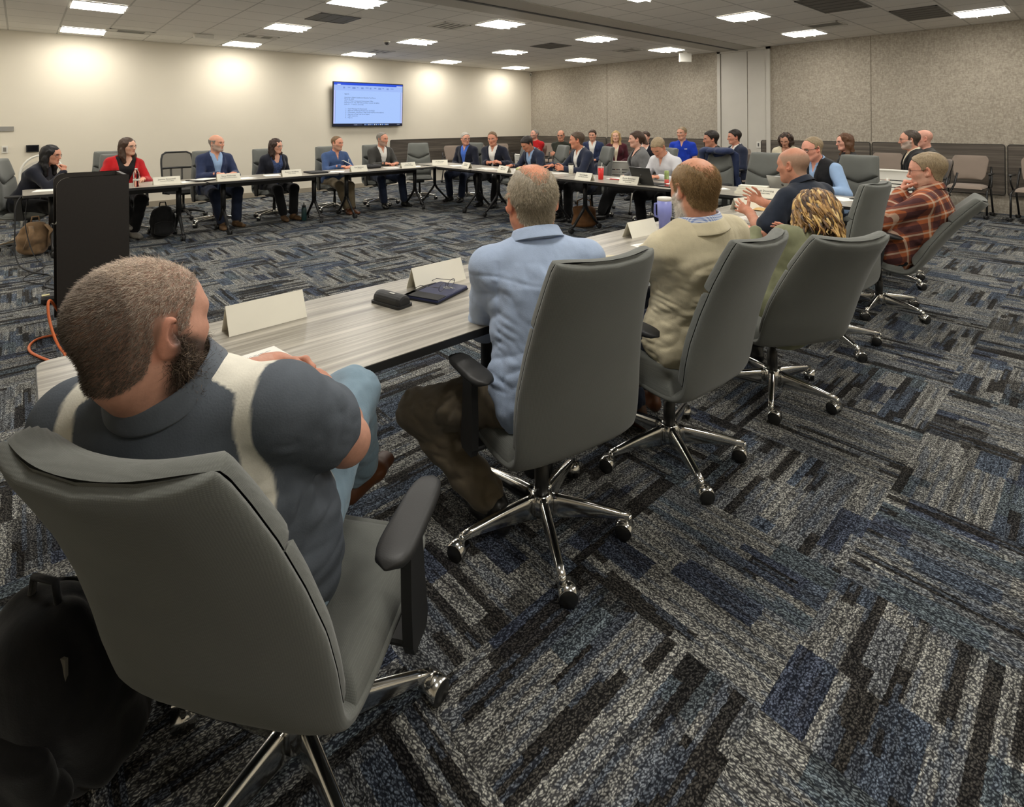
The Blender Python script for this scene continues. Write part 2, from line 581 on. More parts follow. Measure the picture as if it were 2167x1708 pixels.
def paint_head(L, sp):
    """colours of the head's skin; L = points in head coordinates"""
    x, y, z = L[:, 0], L[:, 1], L[:, 2]
    skin = np.array(srgb(*sp.get('skin', (214, 160, 132))))
    C = np.tile(skin, (len(L), 1))
    def bl(mask, c, a):
        nonlocal C
        m = (np.clip(mask, 0, 1) * a)[:, None]
        C = C * (1 - m) + np.array(c) * m
    sm = lambda d, w: np.clip(.5 - d / w, 0, 1)
    red = skin * np.array([1.0, .72, .64])
    for s in (-1, 1):
        bl(sm(np.sqrt((x - s * .042) ** 2 + (y - .07) ** 2 + (z + .028) ** 2) - .020, .05), red, .30)
        bl(sm(np.abs(x - s * .082) - .014, .01) * sm(np.abs(y + .012) - .03, .01) * sm(np.abs(z) - .04, .01), red, .5)
    bl(sm(np.sqrt(x ** 2 + (y - .112) ** 2 + (z + .03) ** 2) - .016, .02), red, .4)
    bl(sm(np.abs(z + .0632) - .0085, .005) * sm(np.abs(x) - .019, .006) * (y > .07), skin * np.array([.84, .50, .47]) if not sp.get('fem') else skin * np.array([.80, .30, .32]), .75)
    bl(sm(np.abs(z + .0632) - .0022, .003) * sm(np.abs(x) - .023, .004) * (y > .07), skin * .25, .8)
    for s in (-1, 1):
        bl(sm(np.sqrt((x - s * .007) ** 2 + (z + .040) ** 2) - .004, .004) * (y > .09), skin * .3, .8)
    bw = np.array(srgb(*sp.get('brow', (70, 52, 42))))
    for s in (-1, 1):
        ex = x - s * .031; ez = z - .003
        front = y > .055
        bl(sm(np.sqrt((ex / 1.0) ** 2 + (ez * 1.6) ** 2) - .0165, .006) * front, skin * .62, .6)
        ap = np.sqrt((ex / .0145) ** 2 + (ez / (.0035 if sp.get('shut') else .0068)) ** 2)
        bl(sm(ap - 1, .25) * front, (.62, .60, .57), 1)
        g = sp.get('gaze', 0)
        bl(sm(np.sqrt((ex - g * .005) ** 2 + ez ** 2) - .0062, .002) * sm(ap - 1, .25) * front, (.03, .022, .018), 1)
        bl(sm(np.abs(ez - .0072) - .0016, .002) * sm(np.abs(ex) - .015, .004) * front, (.04, .03, .025), .8)
        bz = .0225 - 4.5 * ex ** 2
        bl(sm(np.abs(z - bz) - .0042, .003) * sm(np.abs(x - s * .033) - .0195, .006) * front, bw, .85)
    bd = sp.get('beard')
    if bd:
        col, a, lowz = bd
        jaw = sm(z + .036 - np.clip((.075 - y) * .55, -.02, .045), .016) * sm(-(y + .012), .02)
        lip = 1 - sm(np.abs(z + .063) - .011, .006) * sm(np.abs(x) - .024, .006)
        nosem = 1 - sm(np.sqrt(x ** 2 + (z + .030) ** 2) - .019, .006)
        ear = sm(-.066 + np.abs(x), .02) 
        neck = sm(-(z + lowz), .02)
        bl(jaw * lip * nosem * neck, srgb(*col), a)
    hb = sp.get('stubble')
    if hb:
        col, a, ztop = hb
        m = sm(hl(y) - z, .014) * sm(z - ztop, .03) * (np.abs(x) < .083)
        bl(m, srgb(*col), a)
    return C

def head_hair(T, Rm, c, hs, st, h, sp, base):
    """hair surface in one of several cuts; returns verts, quads"""
    k = st['cut']; t = st.get('t', .010); P = []
    tight = k in ('short', 'buzz', 'pony', 'bun', 'balding', 'thin')
    if tight: P += base
    else: P.append(ell(T(0, -.014, .034), Rm, tuple(hs * (q + t) for q in (.077, .099, .090)), .012))
    lo_extra = 0
    if k == 'long':
        ln = st.get('len', .26)
        for sx in (-1, 1):
            for a, b in (((sx * .066, .02, .05), (sx * .088, -.008, -.06)), ((sx * .086, -.01, -.05), (sx * .092, .010, -.06 - ln * .55)), ((sx * .09, .01, -.05 - ln * .5), (sx * .085, .022, -.06 - ln)),
                         ((sx * .06, -.06, .0), (sx * .065, -.055, -.06 - ln * .6)), ((sx * .065, -.055, -.05 - ln * .5), (sx * .07, -.045, -.06 - ln * .95)), ((0, -.09, .0), (0, -.075, -.05 - ln * .8))):
                P.append(cap(T(*a), T(*b), hs * .030, hs * .026, .03))
    elif k == 'bob' or k == 'curlybig':
        r = st.get('r', .045)
        for i in range(11):
            a = R(-20 + 220 * i / 10)
            for zz in (.03, -.02, -.065):
                if zz < -.05 and k == 'bob' and 0: continue
                P.append(cap(T(.075 * math.cos(a), -.02 - .085 * math.sin(a), zz), T(.08 * math.cos(a), -.02 - .088 * math.sin(a), zz - .02), hs * r, None, .025))
    elif k == 'pony':
        P.append(ell(T(0, -.088, .012), Rm, (hs * .045, hs * .04, hs * .05), .03))
        P.append(cap(T(0, -.115, .0), T(0, -.145, -.09), hs * .026, hs * .030, .02))
        P.append(cap(T(0, -.145, -.09), T(.02, -.135, -.21), hs * .030, hs * .012, .02))
    elif k == 'bun':
        P.append(ell(T(0, -.115, .035), Rm, (hs * .035,) * 3, .02))
    lo, hi = bounds(P, .03)
    if tight:
        lo = np.maximum(lo, c - .25 * hs); hi = np.minimum(hi, c + .20 * hs)
        lo[2] = max(lo[2], c[2] - (.28 if k == 'pony' else .13) * hs)
    F, ax = field(P, h, lo, hi)
    X = ax[0][:, None, None] - c[0]; Y = ax[1][None, :, None] - c[1]; Z = ax[2][None, None, :] - c[2]
    lx, ly, lz = ((Rm[i, 0] * X + Rm[i, 1] * Y + Rm[i, 2] * Z) / hs for i in range(3))
    rec = st.get('rec', 0.0)
    if tight:      # thicker on the crown than at the nape and over the ears
        F = F - (hs * t * np.clip(.55 + lz * 7, .45, 1.0)).astype(F32)
    if k in ('short', 'buzz', 'pony', 'bun', 'balding', 'thin'):
        lim = hl(ly, rec) + (st.get('fringe', 0.0) * (ly > .03)) + .012 * vnoise(lx * 42, ly * 42, lz * 12)
        F = np.maximum(F, (lim - lz) * .8 * hs)
        # temples recede
        F = np.maximum(F, hs * (ly - (.090 - 4.5 * lx ** 2 - np.clip(.078 - lz, 0, .055) * .72 - rec * np.clip((lz - .015) / .04, 0, 1))))
        if k == 'pony' or k == 'bun':
            pass
    if k in ('long', 'bob', 'curlybig'):
        # the face stays free
        fw = st.get('face', .058)
        face = np.maximum(np.abs(lx) - fw + np.clip(lz - .03, 0, .1) * .55, np.maximum(.026 - ly, lz - st.get('top', .072)))
        F = np.maximum(F, -face * hs)
    if k == 'balding' and 'bald' in st:
        bx, by, cy, zm = st['bald']
        F = np.maximum(F, -hs * np.maximum((np.sqrt((lx / bx) ** 2 + ((ly - cy) / by) ** 2) - 1) * .06, zm - lz))
    elif k == 'balding':
        zt = st.get('ztop', .055)
        F = np.maximum(F, hs * .8 * (lz - zt - np.clip(-ly - .03, 0, .08) * st.get('slope', .25)))
    if k == 'thin':
        F = np.maximum(F, -hs * np.maximum(np.sqrt((lx / 1.0) ** 2 + ((ly - .01) * .75) ** 2) - st.get('spot', .045), .05 - lz) * -1) if 0 else F
        d = np.sqrt(lx ** 2 + ((ly - st.get('sy', .0)) * .8) ** 2) - st.get('spot', .045)
        F = np.maximum(F, -hs * np.maximum(d, .06 - lz))
    am = st.get('rough', .0022)
    if am:
        fr = st.get('freq', 90)
        F = F + am * vnoise(lx * fr, ly * fr * st.get('sy_f', .5), lz * fr * st.get('sz_f', .35)).astype(F32)
        if k in ('curlybig', 'bob', 'long'):
            F = F + st.get('wave', .006) * vnoise(lx * 38, ly * 38, lz * 24 + 7).astype(F32)
    return surfnets(F, ax)

def strands(name, roots, dirs, lens, rad, m, parent, grav=(0, 0, 0), curl=0.0, seg=3, col=None, seed=1, tint=.35):
    """thin tapering ribbons, three sided"""
    rs = np.random.RandomState(seed)
    n = len(roots); pts = [roots]
    d = dirs.copy(); p = roots.copy(); g = np.array(grav, float)
    for i in range(seg):
        d = d + g + curl * rs.randn(n, 3)
        d /= np.linalg.norm(d, axis=1)[:, None]
        p = p + d * (lens / seg)[:, None]
        pts.append(p)
    a = np.cross(dirs, rs.randn(n, 3)); a /= np.linalg.norm(a, axis=1)[:, None]
    b = np.cross(dirs, a)
    vs = []; fs = []
    for i, q in enumerate(pts):
        r = rad * (1 - .85 * i / seg)
        for k in range(3):
            t = 2 * PI * k / 3
            vs.append(q + (a * math.cos(t) + b * math.sin(t)) * r)
    Vv = np.stack(vs, 1).reshape(-1, 3)
    per = 3 * (seg + 1); base = np.arange(n)[:, None] * per
    for i in range(seg):
        for k in range(3):
            fs.append(np.concatenate([base + i * 3 + k, base + i * 3 + (k + 1) % 3, base + (i + 1) * 3 + (k + 1) % 3, base + (i + 1) * 3 + k], 1))
    Q = np.concatenate(fs)
    cc = None
    if col is not None:
        t = (1 + tint * rs.uniform(-1, 1, n))[:, None]
        cc = np.repeat(np.clip(col * t, 0, 1), per, 0)
    return Vv, Q, cc

SKIN = None
PEOPLE = []
def person(sp):
    global SKIN
    if SKIN is None: SKIN = colmat('skin', .52, .07, 90, 0.0, .35, .12, 400)
    s = sp.get('s', 1.0); fem = sp.get('fem', False); fat = sp.get('fat', 1.0)
    q = sp.get('q', 'far')
    hb = {'near': .0058, 'mid': .009, 'far': .012}[q]
    hh = {'near': .0030, 'mid': .0034, 'far': .0048}[q]
    hn = {'near': .0032, 'mid': .0036, 'far': .0055}[q]
    seat = sp.get('seat', .46)
    fx, fy = sp.get('hip', (0, 0))
    Pz = seat + .085 * s
    P = V(fx, fy, Pz)
    l1, l2, sd = R(sp.get('lean', 5)), R(sp.get('lean2', 8)), R(sp.get('side', 0))
    def dirv(a, r): return V(math.sin(r), math.sin(a) * math.cos(r), math.cos(a) * math.cos(r))
    W = P + dirv(l1, sd * .6) * .215 * s
    C = W + dirv((l1 + l2) / 2, sd) * .15 * s
    N = C + dirv(l2, sd * 1.1) * .135 * s
    tw = R(sp.get('twist', 0))
    up = nrm(N - C)
    r0 = V(1, 0, 0); r1 = rotz(tw) @ V(1, 0, 0); r1 = nrm(r1 - up * float(r1 @ up)); f1 = np.cross(up, r1)
    yaw, pit, rol = (R(a) for a in sp.get('head', (0, 0, 0)))
    hs = sp.get('hs', 1.0) * (.95 if fem else 1.0) * s
    HM = rotz(yaw) @ rotx(-pit) @ roty(rol)
    Rm = np.array([HM @ V(1, 0, 0), HM @ V(0, 1, 0), HM @ V(0, 0, 1)])
    nd = dirv(l2 * .6 + pit * .45 + R(sp.get('neck', 8)), sd + rol * .5)
    HC = N + nd * sp.get('nl', .157) * s + Rm[1] * .012
    sw = (.158 if fem else .178) * s * sp.get('sw', 1.0)
    shr = V(sp.get('shrug', (0, 0, 0)))
    S = {1: N - up * .074 * s + r1 * sw + f1 * sp.get('shf', 0.0) + shr, -1: N - up * .074 * s - r1 * sw + f1 * sp.get('shf', 0.0) + shr}
    # arms
    H = {}; E = {}
    for side, key in ((1, 'R'), (-1, 'L')):
        hd = sp.get('hand' + key)
        if hd is None: hd = dict(w=(side * .13, .30, Pz + .10), d=(-side * .4, .8, -.2), n=(0, 0, -1), curl=.35)
        pole = hd.get('pole', (side * .6, -.5, -.7))
        e, w = ik(S[side], V(hd['w']), .29 * s, .255 * s, pole)
        E[side] = e; H[side] = dict(hd); H[side]['w'] = w
    ub, ft = (.045 if fem else .051) * s * sp.get('arm', 1.0), (.0335 if fem else .040) * s * sp.get('arm', 1.0)
    def arms(e=0.0, f0=0.0, short=False, k=.03, flare=0.0):
        out = []
        for sd_ in (1, -1):
            if short:
                m = S[sd_] + (E[sd_] - S[sd_]) * short
                out.append(cap(S[sd_], m, ub * 1.06 + e, ub * 1.0 + e + flare, k))
            else:
                out.append(cap(S[sd_], E[sd_], ub * 1.04 + e, ft * 1.08 + e, k))
                w = H[sd_]['w']; e2 = w + (E[sd_] - w) * f0
                mid = E[sd_] + (e2 - E[sd_]) * .35
                out.append(cap(E[sd_], mid, ft * 1.08 + e, ft * 1.06 + e, k))
                out.append(cap(mid, e2, ft * 1.06 + e, (.026 if fem else .029) * s + e, k))
        return out
    bel = sp.get('belly', 0.0)
    def torso(e=0.0, k=.05, low=True, hips=0.0):
        fw = fat * (.90 if fem else 1.0)
        out = [ecap(P - V(0, 0, .02), P + V(0, 0, .05), r0, ((.170 + hips) * s * fat + e, .125 * s * fat + e + hips), (.165 * s * fat + e, .12 * s * fat + e), k),
               ecap(P + V(0, 0, .03), W, r0, (.160 * s * fat + e, .118 * s * fat + e), (.148 * s * fw + e, .112 * s * fw + e), k),
               ecap(W, C, r1, (.148 * s * fw + e, .112 * s * fw + e), (.160 * s + e, .116 * s * (fat * .5 + .5) + e), k),
               ecap(C, N - up * .055 * s, r1, (.160 * s + e, .114 * s + e), (.115 * s + e, .072 * s + e), k),
               cap(N - up * .030 * s, S[1] + up * .002, .043 * s + e, .046 * s + e, k),
               cap(N - up * .030 * s, S[-1] + up * .002, .043 * s + e, .046 * s + e, k)]
        if bel: out.append(ell(P * .45 + W * .55 + V(0, .055 + bel * .5, -.01), np.eye(3), ((.135 + bel) * s + e, (.09 + bel) * s + e, .135 * s + e), .06))
        if fem: 
            for d in (-1, 1): out.append(ell(C - up * .02 + r1 * d * .07 + f1 * .085, np.eye(3), (.06 + e, .055 + e, .062 + e), .04))
        return out
    # legs
    hipj = {1: P + V(.092 * s, .0, -.01), -1: P + V(-.092 * s, .0, -.01)}
    K = {}; A = {}
    for side, key in ((1, 'R'), (-1, 'L')):
        ft_ = sp.get('foot' + key, (side * .13, .42))
        a = V(ft_[0], ft_[1], ft_[2] if len(ft_) > 2 else .085)
        kn, a = ik(hipj[side], a, .43 * s, .42 * s, V(sp.get('knee' + key, (side * .25, .6, 1))))
        K[side] = kn; A[side] = a
    def legs(e=0.0, k=.03, bottom=0.0):
        out = []
        for d in (1, -1):
            out += [cap(hipj[d], K[d], (.086 if not fem else .084) * s * (fat * .5 + .5) + e, .058 * s + e, k), cap(K[d], A[d] + (K[d] - A[d]) * .12, .056 * s + e, .040 * s + e + bottom, k)]
        return out
    neckp = [ecap(N - up * .03 * s, HC - Rm[2] * .055 * hs - Rm[1] * .012 * hs, r1, ((.050 if fem else .060) * s * sp.get('nk', 1), (.050 if fem else .060) * s * sp.get('nk', 1)), ((.047 if fem else .056) * s * sp.get('nk', 1), (.047 if fem else .057) * s * sp.get('nk', 1)), .03)]
    # ---- body: one continuous figure
    hp, T = head_prims(HC, Rm, hs, fem, sp.get('jaw', 1.0), True, sp.get('nose', 1.0))
    fl = field(hp + [(p[0], p[1], p[2], .035, 1) for p in neckp], hh)
    hv, hq = surfnets(*fl)
    L = ((hv - HC) @ Rm.T) / hs
    hcol = paint_head(L, sp)
    skin = np.array(srgb(*sp.get('skin', (214, 160, 132))))
    parts = [(hv, hq)]; cols = [hcol]
    bp = torso() + arms() + legs() + neckp
    for d in (1, -1):
        bp.append(cap(A[d] + nrm(V(*sp.get('toe' + ('R' if d > 0 else 'L'), (d * .22, 1)), 0)) * -.02 - V(0, 0, .035), A[d] + nrm(V(*sp.get('toe' + ('R' if d > 0 else 'L'), (d * .22, 1)), 0)) * .10 - V(0, 0, .055), .028 * s, .022 * s, .02))
    bv, bq = surfnets(*field(bp, hb * 1.3 if q != 'near' else hb))
    parts.append((bv, bq)); cols.append(np.tile(skin, (len(bv), 1)))
    for side in (1, -1):
        h_ = H[side]
        if h_.get('hide'): continue
        pr = hand_prims(h_['w'], h_['d'], h_['n'], side, h_.get('curl', .4), h_.get('spread', 1.0), s * (.9 if fem else 1.0) * sp.get('hsz', 1.0), h_.get('thumb', .8), h_.get('curls'))
        pr.append(cap(E[side] + (h_['w'] - E[side]) * .6, h_['w'], ft * .92, .027 * s, .02))
        v_, q_ = surfnets(*field(pr, hn))
        parts.append((v_, q_))
        hc = np.tile(skin * np.array([1.0, .92, .89]), (len(v_), 1))
        cols.append(hc)
    v_, q_ = join(parts)
    root = npmesh('person', v_, q_, SKIN, None, np.concatenate(cols))
    root.location = (*sp['loc'], 0)
    root.rotation_euler = (0, 0, R(sp['th'] - 90))
    tag(root, sp['label'], 'person', sp.get('group'))
    # ---- clothes
    def chest(X, Y, Z):
        x, y, z = X - N[0], Y - N[1], Z - N[2]
        return (r1[0] * x + r1[1] * y + r1[2] * z, f1[0] * x + f1[1] * y + f1[2] * z, up[0] * x + up[1] * y + up[2] * z)
    def garment(name, prims, m, h, post=None, fold=0.0, paint=None, fseed=0, ff=(16, 16, 9)):
        F, ax = field(prims, h)
        X = ax[0][:, None, None]; Y = ax[1][None, :, None]; Z = ax[2][None, None, :]
        if fold:
            wp = vnoise(X * 5, Y * 5, Z * 5 + fseed)
            nz = np.abs(vnoise(X * ff[0] + fseed + wp, Y * ff[1] + 3.1 + 1.5 * wp, Z * ff[2] + Y * 9 + wp))
            if q != 'far': nz = .65 * nz + .35 * np.abs(vnoise(X * ff[0] * 1.9 + 9 + 2 * wp, Y * ff[1] * 1.9, Z * ff[2] * 1.8 + X * 12 + 2 * wp))
            F = F + (fold * (1 - 3.2 * nz) * np.clip((-chest(X, Y, Z)[2] - .045) / .06, 0, 1)).astype(F32)
        if post is not None: F = post(F, X, Y, Z)
        v, qd = surfnets(F, ax)
        if len(v) == 0: return None
        c = None
        if paint is not None:
            lx, ly, lz = chest(v[:, 0], v[:, 1], v[:, 2])
            c = paint(v, lx, ly, lz)
        return npmesh(name, v, qd, m, root, c)
    def collar(r=.070, hgt=.030, gap=25, thick=.007, drop=.030, lift=.030, fall=True):
        out = []; r = r * sp.get('nk', 1.0) ** .7
        na = nrm(nrm(HC - Rm[2] * .055 - N) * .65 + up * .35)
        ra = nrm(r1 - na * float(r1 @ na)); fa = np.cross(na, ra)
        base = N + na * (lift * .3)
        pts = []
        for i in range(15):
            a = R(-90 + gap + (360 - 2 * gap) * i / 14)
            ca, sa = math.cos(a), math.sin(a)        # a=-90 is the front
            fr = -sa
            pts.append((base + ra * ca * r * s + fa * (fr * r * s * 1.02 + .004) + na * (-fr * drop - .004) * s, ca, fr))
        for i in range(14):
            p, c_, fr = pts[i]; q2, c2, fr2 = pts[i + 1]
            out.append(cap(p + na * hgt * .9 * s, q2 + na * hgt * .9 * s, thick, None, .008))
            out.append(cap(p + na * hgt * .45 * s, q2 + na * hgt * .45 * s, thick, None, .008))
            out.append(cap(p, q2, thick, None, .008))
            if fall:
                o1 = ra * c_ + fa * fr; o2 = ra * c2 + fa * fr2
                out.append(cap(p + o1 * .013 + na * .012, q2 + o2 * .013 + na * .012, thick * 1.1, None, .008))
                out.append(cap(p + o1 * .021 - na * .008, q2 + o2 * .021 - na * .008, thick * 1.1, None, .008))
        return out
    def collar_mesh(m, r=.066, gap=20, fall=.047, drop=.026, lift=.020 if q != 'far' else .010, stand=.030, tip=.030, th=.003, out=.026):
        """folded collar: a stand round the neck and a fall turned down over it"""
        r = r * sp.get('nk', 1.0) * (s if not fem else s * .92)
        na = nrm(nrm(HC - Rm[2] * .055 - N) * .65 + up * .35)
        ra = nrm(r1 - na * float(r1 @ na)); fa = np.cross(na, ra)
        base = N + na * lift
        b = MB(); rings = []
        n = 33
        for i in range(n):
            a = R(-90 + gap + (360 - 2 * gap) * i / (n - 1))
            ca, fr = math.cos(a), -math.sin(a)
            e = abs(2 * i / (n - 1) - 1)
            o = ra * ca + fa * fr
            c0 = base + fa * .004 - na * drop * max(0, fr) * .9 + na * .004 * max(0, -fr)
            f_ = fall * (1 - .12 * e) + tip * max(0, e - .72) / .28
            ot = out * (1 - .35 * max(0, fr)) 
            sec = [(0, -.022), (0, stand - .004), (.003, stand), (.008, stand - .001), (ot * .55, stand - f_ * .45), (ot, stand - f_), (ot - th, stand - f_ - .001), (ot * .5, stand - f_ * .5 - .003), (.006, stand - .008), (.003, -.022)]
            rings.append([c0 + o * (r + p) + na * q_ for p, q_ in sec])
        b.loft(rings, m)
        return subsurf(b.build('collar', root), 1)
    top = sp['top']; kind = top['kind']
    fo = top.get('fold', .003 if q == 'far' else .0035)
    gh = hb if q != 'far' else .0115
    def vcut(w0, depth, w1=.0, yy=.0):
        def f(F, X, Y, Z):
            lx, ly, lz = chest(X, Y, Z)
            hw = w0 + (w1 - w0) * np.clip(-lz / depth, 0, 1)
            d = np.maximum(np.maximum(np.abs(lx) - hw, yy - ly), -lz - depth)
            return np.maximum(F, -d)
        return f
    def neckhole(r):
        def f(F, X, Y, Z):
            lx, ly, lz = chest(X, Y, Z)
            return np.maximum(F, -(np.sqrt(lx ** 2 + (ly - .01) ** 2) - r + np.clip(-lz - .05, 0, 1)))
        return f
    if kind in ('shirt', 'polo', 'sweater', 'blouse'):
        e = top.get('e', .011 if q == 'far' else .0155)
        pr = torso(e, hips=top.get('hips', .006))
        if kind == 'polo': pr += arms(e + .004, short=top.get('sleeve', .72), k=.03, flare=.012)
        else: pr += arms(e + .002, f0=.02 if not top.get('roll') else top['roll'])
        post = None
        if kind in ('shirt', 'polo'):
            if top.get('collar', True): collar_mesh(top.get('cmat', top['mat']))
            post = vcut(.030, .11, .0, .02)
        elif kind == 'blouse':
            post = vcut(.07, top.get('v', .13), .0, .02)
        else:
            pr += collar(r=.064, hgt=.016, gap=2, fall=False, lift=.01, drop=.02)
        if top.get('post2'):
            p0 = post
            post = (lambda F, X, Y, Z: top['post2'](p0(F, X, Y, Z) if p0 else F, X, Y, Z, chest))
        garment(top.get('name', kind if kind != 'polo' else 'polo_shirt'), pr, top['mat'], gh, post, fo, top.get('paint'), ff=top.get('ff', (16, 16, 9)))
    if kind in ('jacket', 'vest'):
        e = .012
        inn = top.get('inner', 'shirt')
        pr = torso(e)
        if kind == 'vest': pr += arms(.012, f0=top.get('roll', .02))
        if inn == 'shirt': collar_mesh(top['shirt'])
        else: pr += [cap(N - up * .03 + f1 * .0, N - up * .05, .06, None, .03)]
        garment('blouse' if inn == 'blouse' else 'shirt', pr, top['shirt'], gh, vcut(.026, .09, 0, .02) if inn == 'shirt' else vcut(.075, .10, .02, .0), .001)
        e = .024 if q == 'far' else .027
        pr = torso(e, hips=.012)
        if kind == 'jacket': pr += arms(.016, f0=top.get('cuff', .09))
        # collar at the back of the neck and lapels as a raised border of the opening
        if kind == 'jacket': collar_mesh(top['mat'], r=.076, gap=62, fall=.052, drop=.045, lift=-.004, stand=.032, tip=.01, th=.005, out=.034)
        w0, dp = top.get('w0', .075), top.get('deep', .36)
        def post(F, X, Y, Z, w0=w0, dp=dp):
            lx, ly, lz = chest(X, Y, Z)
            hw = w0 * (1 - np.clip(-lz / dp, 0, 1)) + top.get('w1', .012)
            edge = np.abs(lx) - hw
            lap = np.clip(1 - np.abs(edge - .022) / .026, 0, 1) * (ly > .0) * np.clip((-lz - .02) / .05, 0, 1) * np.clip((dp * .92 + lz) / .04, 0, 1)
            F = F - top.get('lap', .007) * np.clip(lap * 3, 0, 1)
            d = np.maximum(np.maximum(edge, -ly + .01), -lz - .60)
            if kind == 'vest':
                for sd_ in (1, -1):
                    ax_ = nrm(E[sd_] - S[sd_]); q3 = S[sd_] + ax_ * .02
                    dd = (X - q3[0]) * ax_[0] + (Y - q3[1]) * ax_[1] + (Z - q3[2]) * ax_[2]
                    outw = r1 * sd_
                    d2 = (X - S[sd_][0]) * outw[0] + (Y - S[sd_][1]) * outw[1] + (Z - S[sd_][2]) * outw[2]
                    F = np.maximum(F, d2 + .012)
            return np.maximum(F, -d)
        garment('vest' if kind == 'vest' else top.get('name', 'jacket'), pr, top['mat'], gh, post, fo, top.get('paint'), ff=top.get('ff', (16, 16, 9)))
    if sp.get('pants') is not None:
        pr = [ecap(P - V(0, 0, .03), P + V(0, 0, .045), r0, (.168 * s * fat + .014, .122 * s * fat + .014), (.163 * s * fat + .012, .118 * s * fat + .012), .05)] + legs(.015, .035, sp.get('flare', .012))
        garment('trousers', pr, sp['pants'], gh, (lambda F, X, Y, Z: np.maximum(F, .012 - Z)), fo * 1.1, ff=(12, 12, 14), fseed=5)
    if sp.get('shoes') is not None:
        for d in (1, -1):
            a = A[d]; fd = nrm(V(*(sp.get('toe' + ('R' if d > 0 else 'L'), (d * .22, 1)),) , 0) if False else V(*sp.get('toe' + ('R' if d > 0 else 'L'), (d * .22, 1)), 0))
            z0 = a[2] - .085
            hl_, bl_, tl = a - fd * .045, a + fd * .085, a + fd * .165
            rt = V(fd[1], -fd[0], 0)
            pr = [ecap(V(hl_[0], hl_[1], z0 + .040), V(bl_[0], bl_[1], z0 + .036), rt, (.034, .040), (.046, .036), .02),
                  ecap(V(bl_[0], bl_[1], z0 + .034), V(tl[0], tl[1], z0 + .028), rt, (.046, .034), (.036, .026), .02)]
            if sp.get('shoetop', True): pr.append(cap(a - fd * .015, a + V(0, 0, .01), .042, .043, .02))
            F, ax = field(pr, hb * .8)
            zz = ax[2][None, None, :]
            F = np.maximum(F, z0 + .004 - zz)
            npmesh('shoe', *surfnets(F, ax), sp['shoes'], root)
    # ---- hair, beard, spectacles
    hr = sp.get('hair')
    if hr:
        hv2 = head_hair(T, Rm, HC, hs, hr, hh * (1.0 if q == 'near' else 1.0), sp, hp[:-6] + [(p[0], p[1], p[2], .035, 1) for p in neckp])
        if len(hv2[0]): npmesh('hair', *hv2, hr['mat'], root)
    if sp.get('glasses'):
        g = sp['glasses']; m = g['mat']; b = MB(); r = g.get('r', .0011)
        for sx in (-1, 1):
            ring = []
            for i in range(16):
                a = 2 * PI * i / 16
                ca, sa = math.cos(a), math.sin(a)
                xx = sx * .032 + .0255 * np.sign(ca) * abs(ca) ** .75; zz = .001 + g.get('hgt', .018) * np.sign(sa) * abs(sa) ** .75
                ring.append(T(xx, .101 - .35 * max(0, abs(xx) - .03), zz))
            b.tube(ring, r * hs, m, 6, closed=True)
            b.tube([T(sx * .057, .095, .008), T(sx * .079, .07, .010), T(sx * .083, -.004, .012), T(sx * .083, -.022, -.002)], r * hs, m, 6)
        b.tube([T(-.008, .104, .004), T(0, .108, .007), T(.008, .104, .004)], r * hs, m, 6)
        gl = b.build('glasses', root)
        for sx in (-1, 1):
            lb = MB()
            ring = [T(sx * .032 + .0245 * math.cos(2 * PI * i / 14), .101 - .35 * max(0, abs(sx * .032 + .0245 * math.cos(2 * PI * i / 14)) - .03), .001 + g.get('hgt', .018) * .95 * math.sin(2 * PI * i / 14)) for i in range(14)]
            lb.add(ring, [tuple(range(14))], MATS['lens'])
            lb.build('lens', gl)
    info = dict(root=root, HC=HC, Rm=Rm, hs=hs, T=T, N=N, up=up, r1=r1, f1=f1, S=S, E=E, H=H, K=K, A=A, P=P, chest=chest, hair=hr, garment=garment)
    PEOPLE.append(info)
    return info
# ------------------------------------------------------------------ shared materials
def chair_fabric(name, rgb):
    m = bpy.data.materials.new(name); N = NT(m); b = N.b; c = srgb(*rgb)
    co = N.coord()
    w1 = N.new('ShaderNodeTexWave'); w1.inputs['Scale'].default_value = 95; w1.inputs['Distortion'].default_value = 1.5
    w1.bands_direction = 'Z'; N.link(co, w1.inputs['Vector'])
    w2 = N.new('ShaderNodeTexWave'); w2.inputs['Scale'].default_value = 80; w2.bands_direction = 'X'; w2.inputs['Distortion'].default_value = 1.0
    N.link(co, w2.inputs['Vector'])
    wv = N.math('MULTIPLY', w1.outputs['Fac'], w2.outputs['Fac'])
    f = N.math('ADD', N.math('MULTIPLY', wv, .40), N.math('MULTIPLY', N.noise(5, co, 3), .5))
    N.link(N.ramp(f, [(.1, tuple(x * .82 for x in c)), (.8, tuple(x * 1.15 for x in c))]), b.inputs['Base Color'])
    b.inputs['Roughness'].default_value = .95; b.inputs['Specular IOR Level'].default_value = .15
    b.inputs['Sheen Weight'].default_value = .2
    N.bump(N.math('ADD', wv, N.noise(300, co, 1)), .14, .003)
    MATS[name] = m; return m
M_FAB = chair_fabric('chair_fabric', (112, 114, 109))
M_TAUPE = chair_fabric('taupe_fabric', (142, 128, 116))
M_CHROME = mat('polished_metal', (.80, .79, .76), .16, 1.0)
M_BLKPL = mat('black_plastic', (.018, .018, .018), .42, 0, bump=.05, bscale=500)
M_ARM = mat('arm_pad_rubber', (.028, .028, .028), .5, 0, bump=.08, bscale=400)
M_BLKMET = mat('black_metal', (.014, .014, .014), .35, .0)
M_WHEEL = mat('wheel_black', (.02, .02, .02), .3)
M_WHITEPL = mat('white_plastic', srgb(225, 222, 212), .4)
M_PAPER = mat('white_paper', srgb(242, 240, 232), .75, noise=.02)
M_CARD = mat('card_stock', srgb(240, 236, 220), .7, noise=.02)
M_INK = mat('ink', (.03, .03, .03), .8)
M_INKL = mat('ink_grey', (.32, .32, .31), .8)
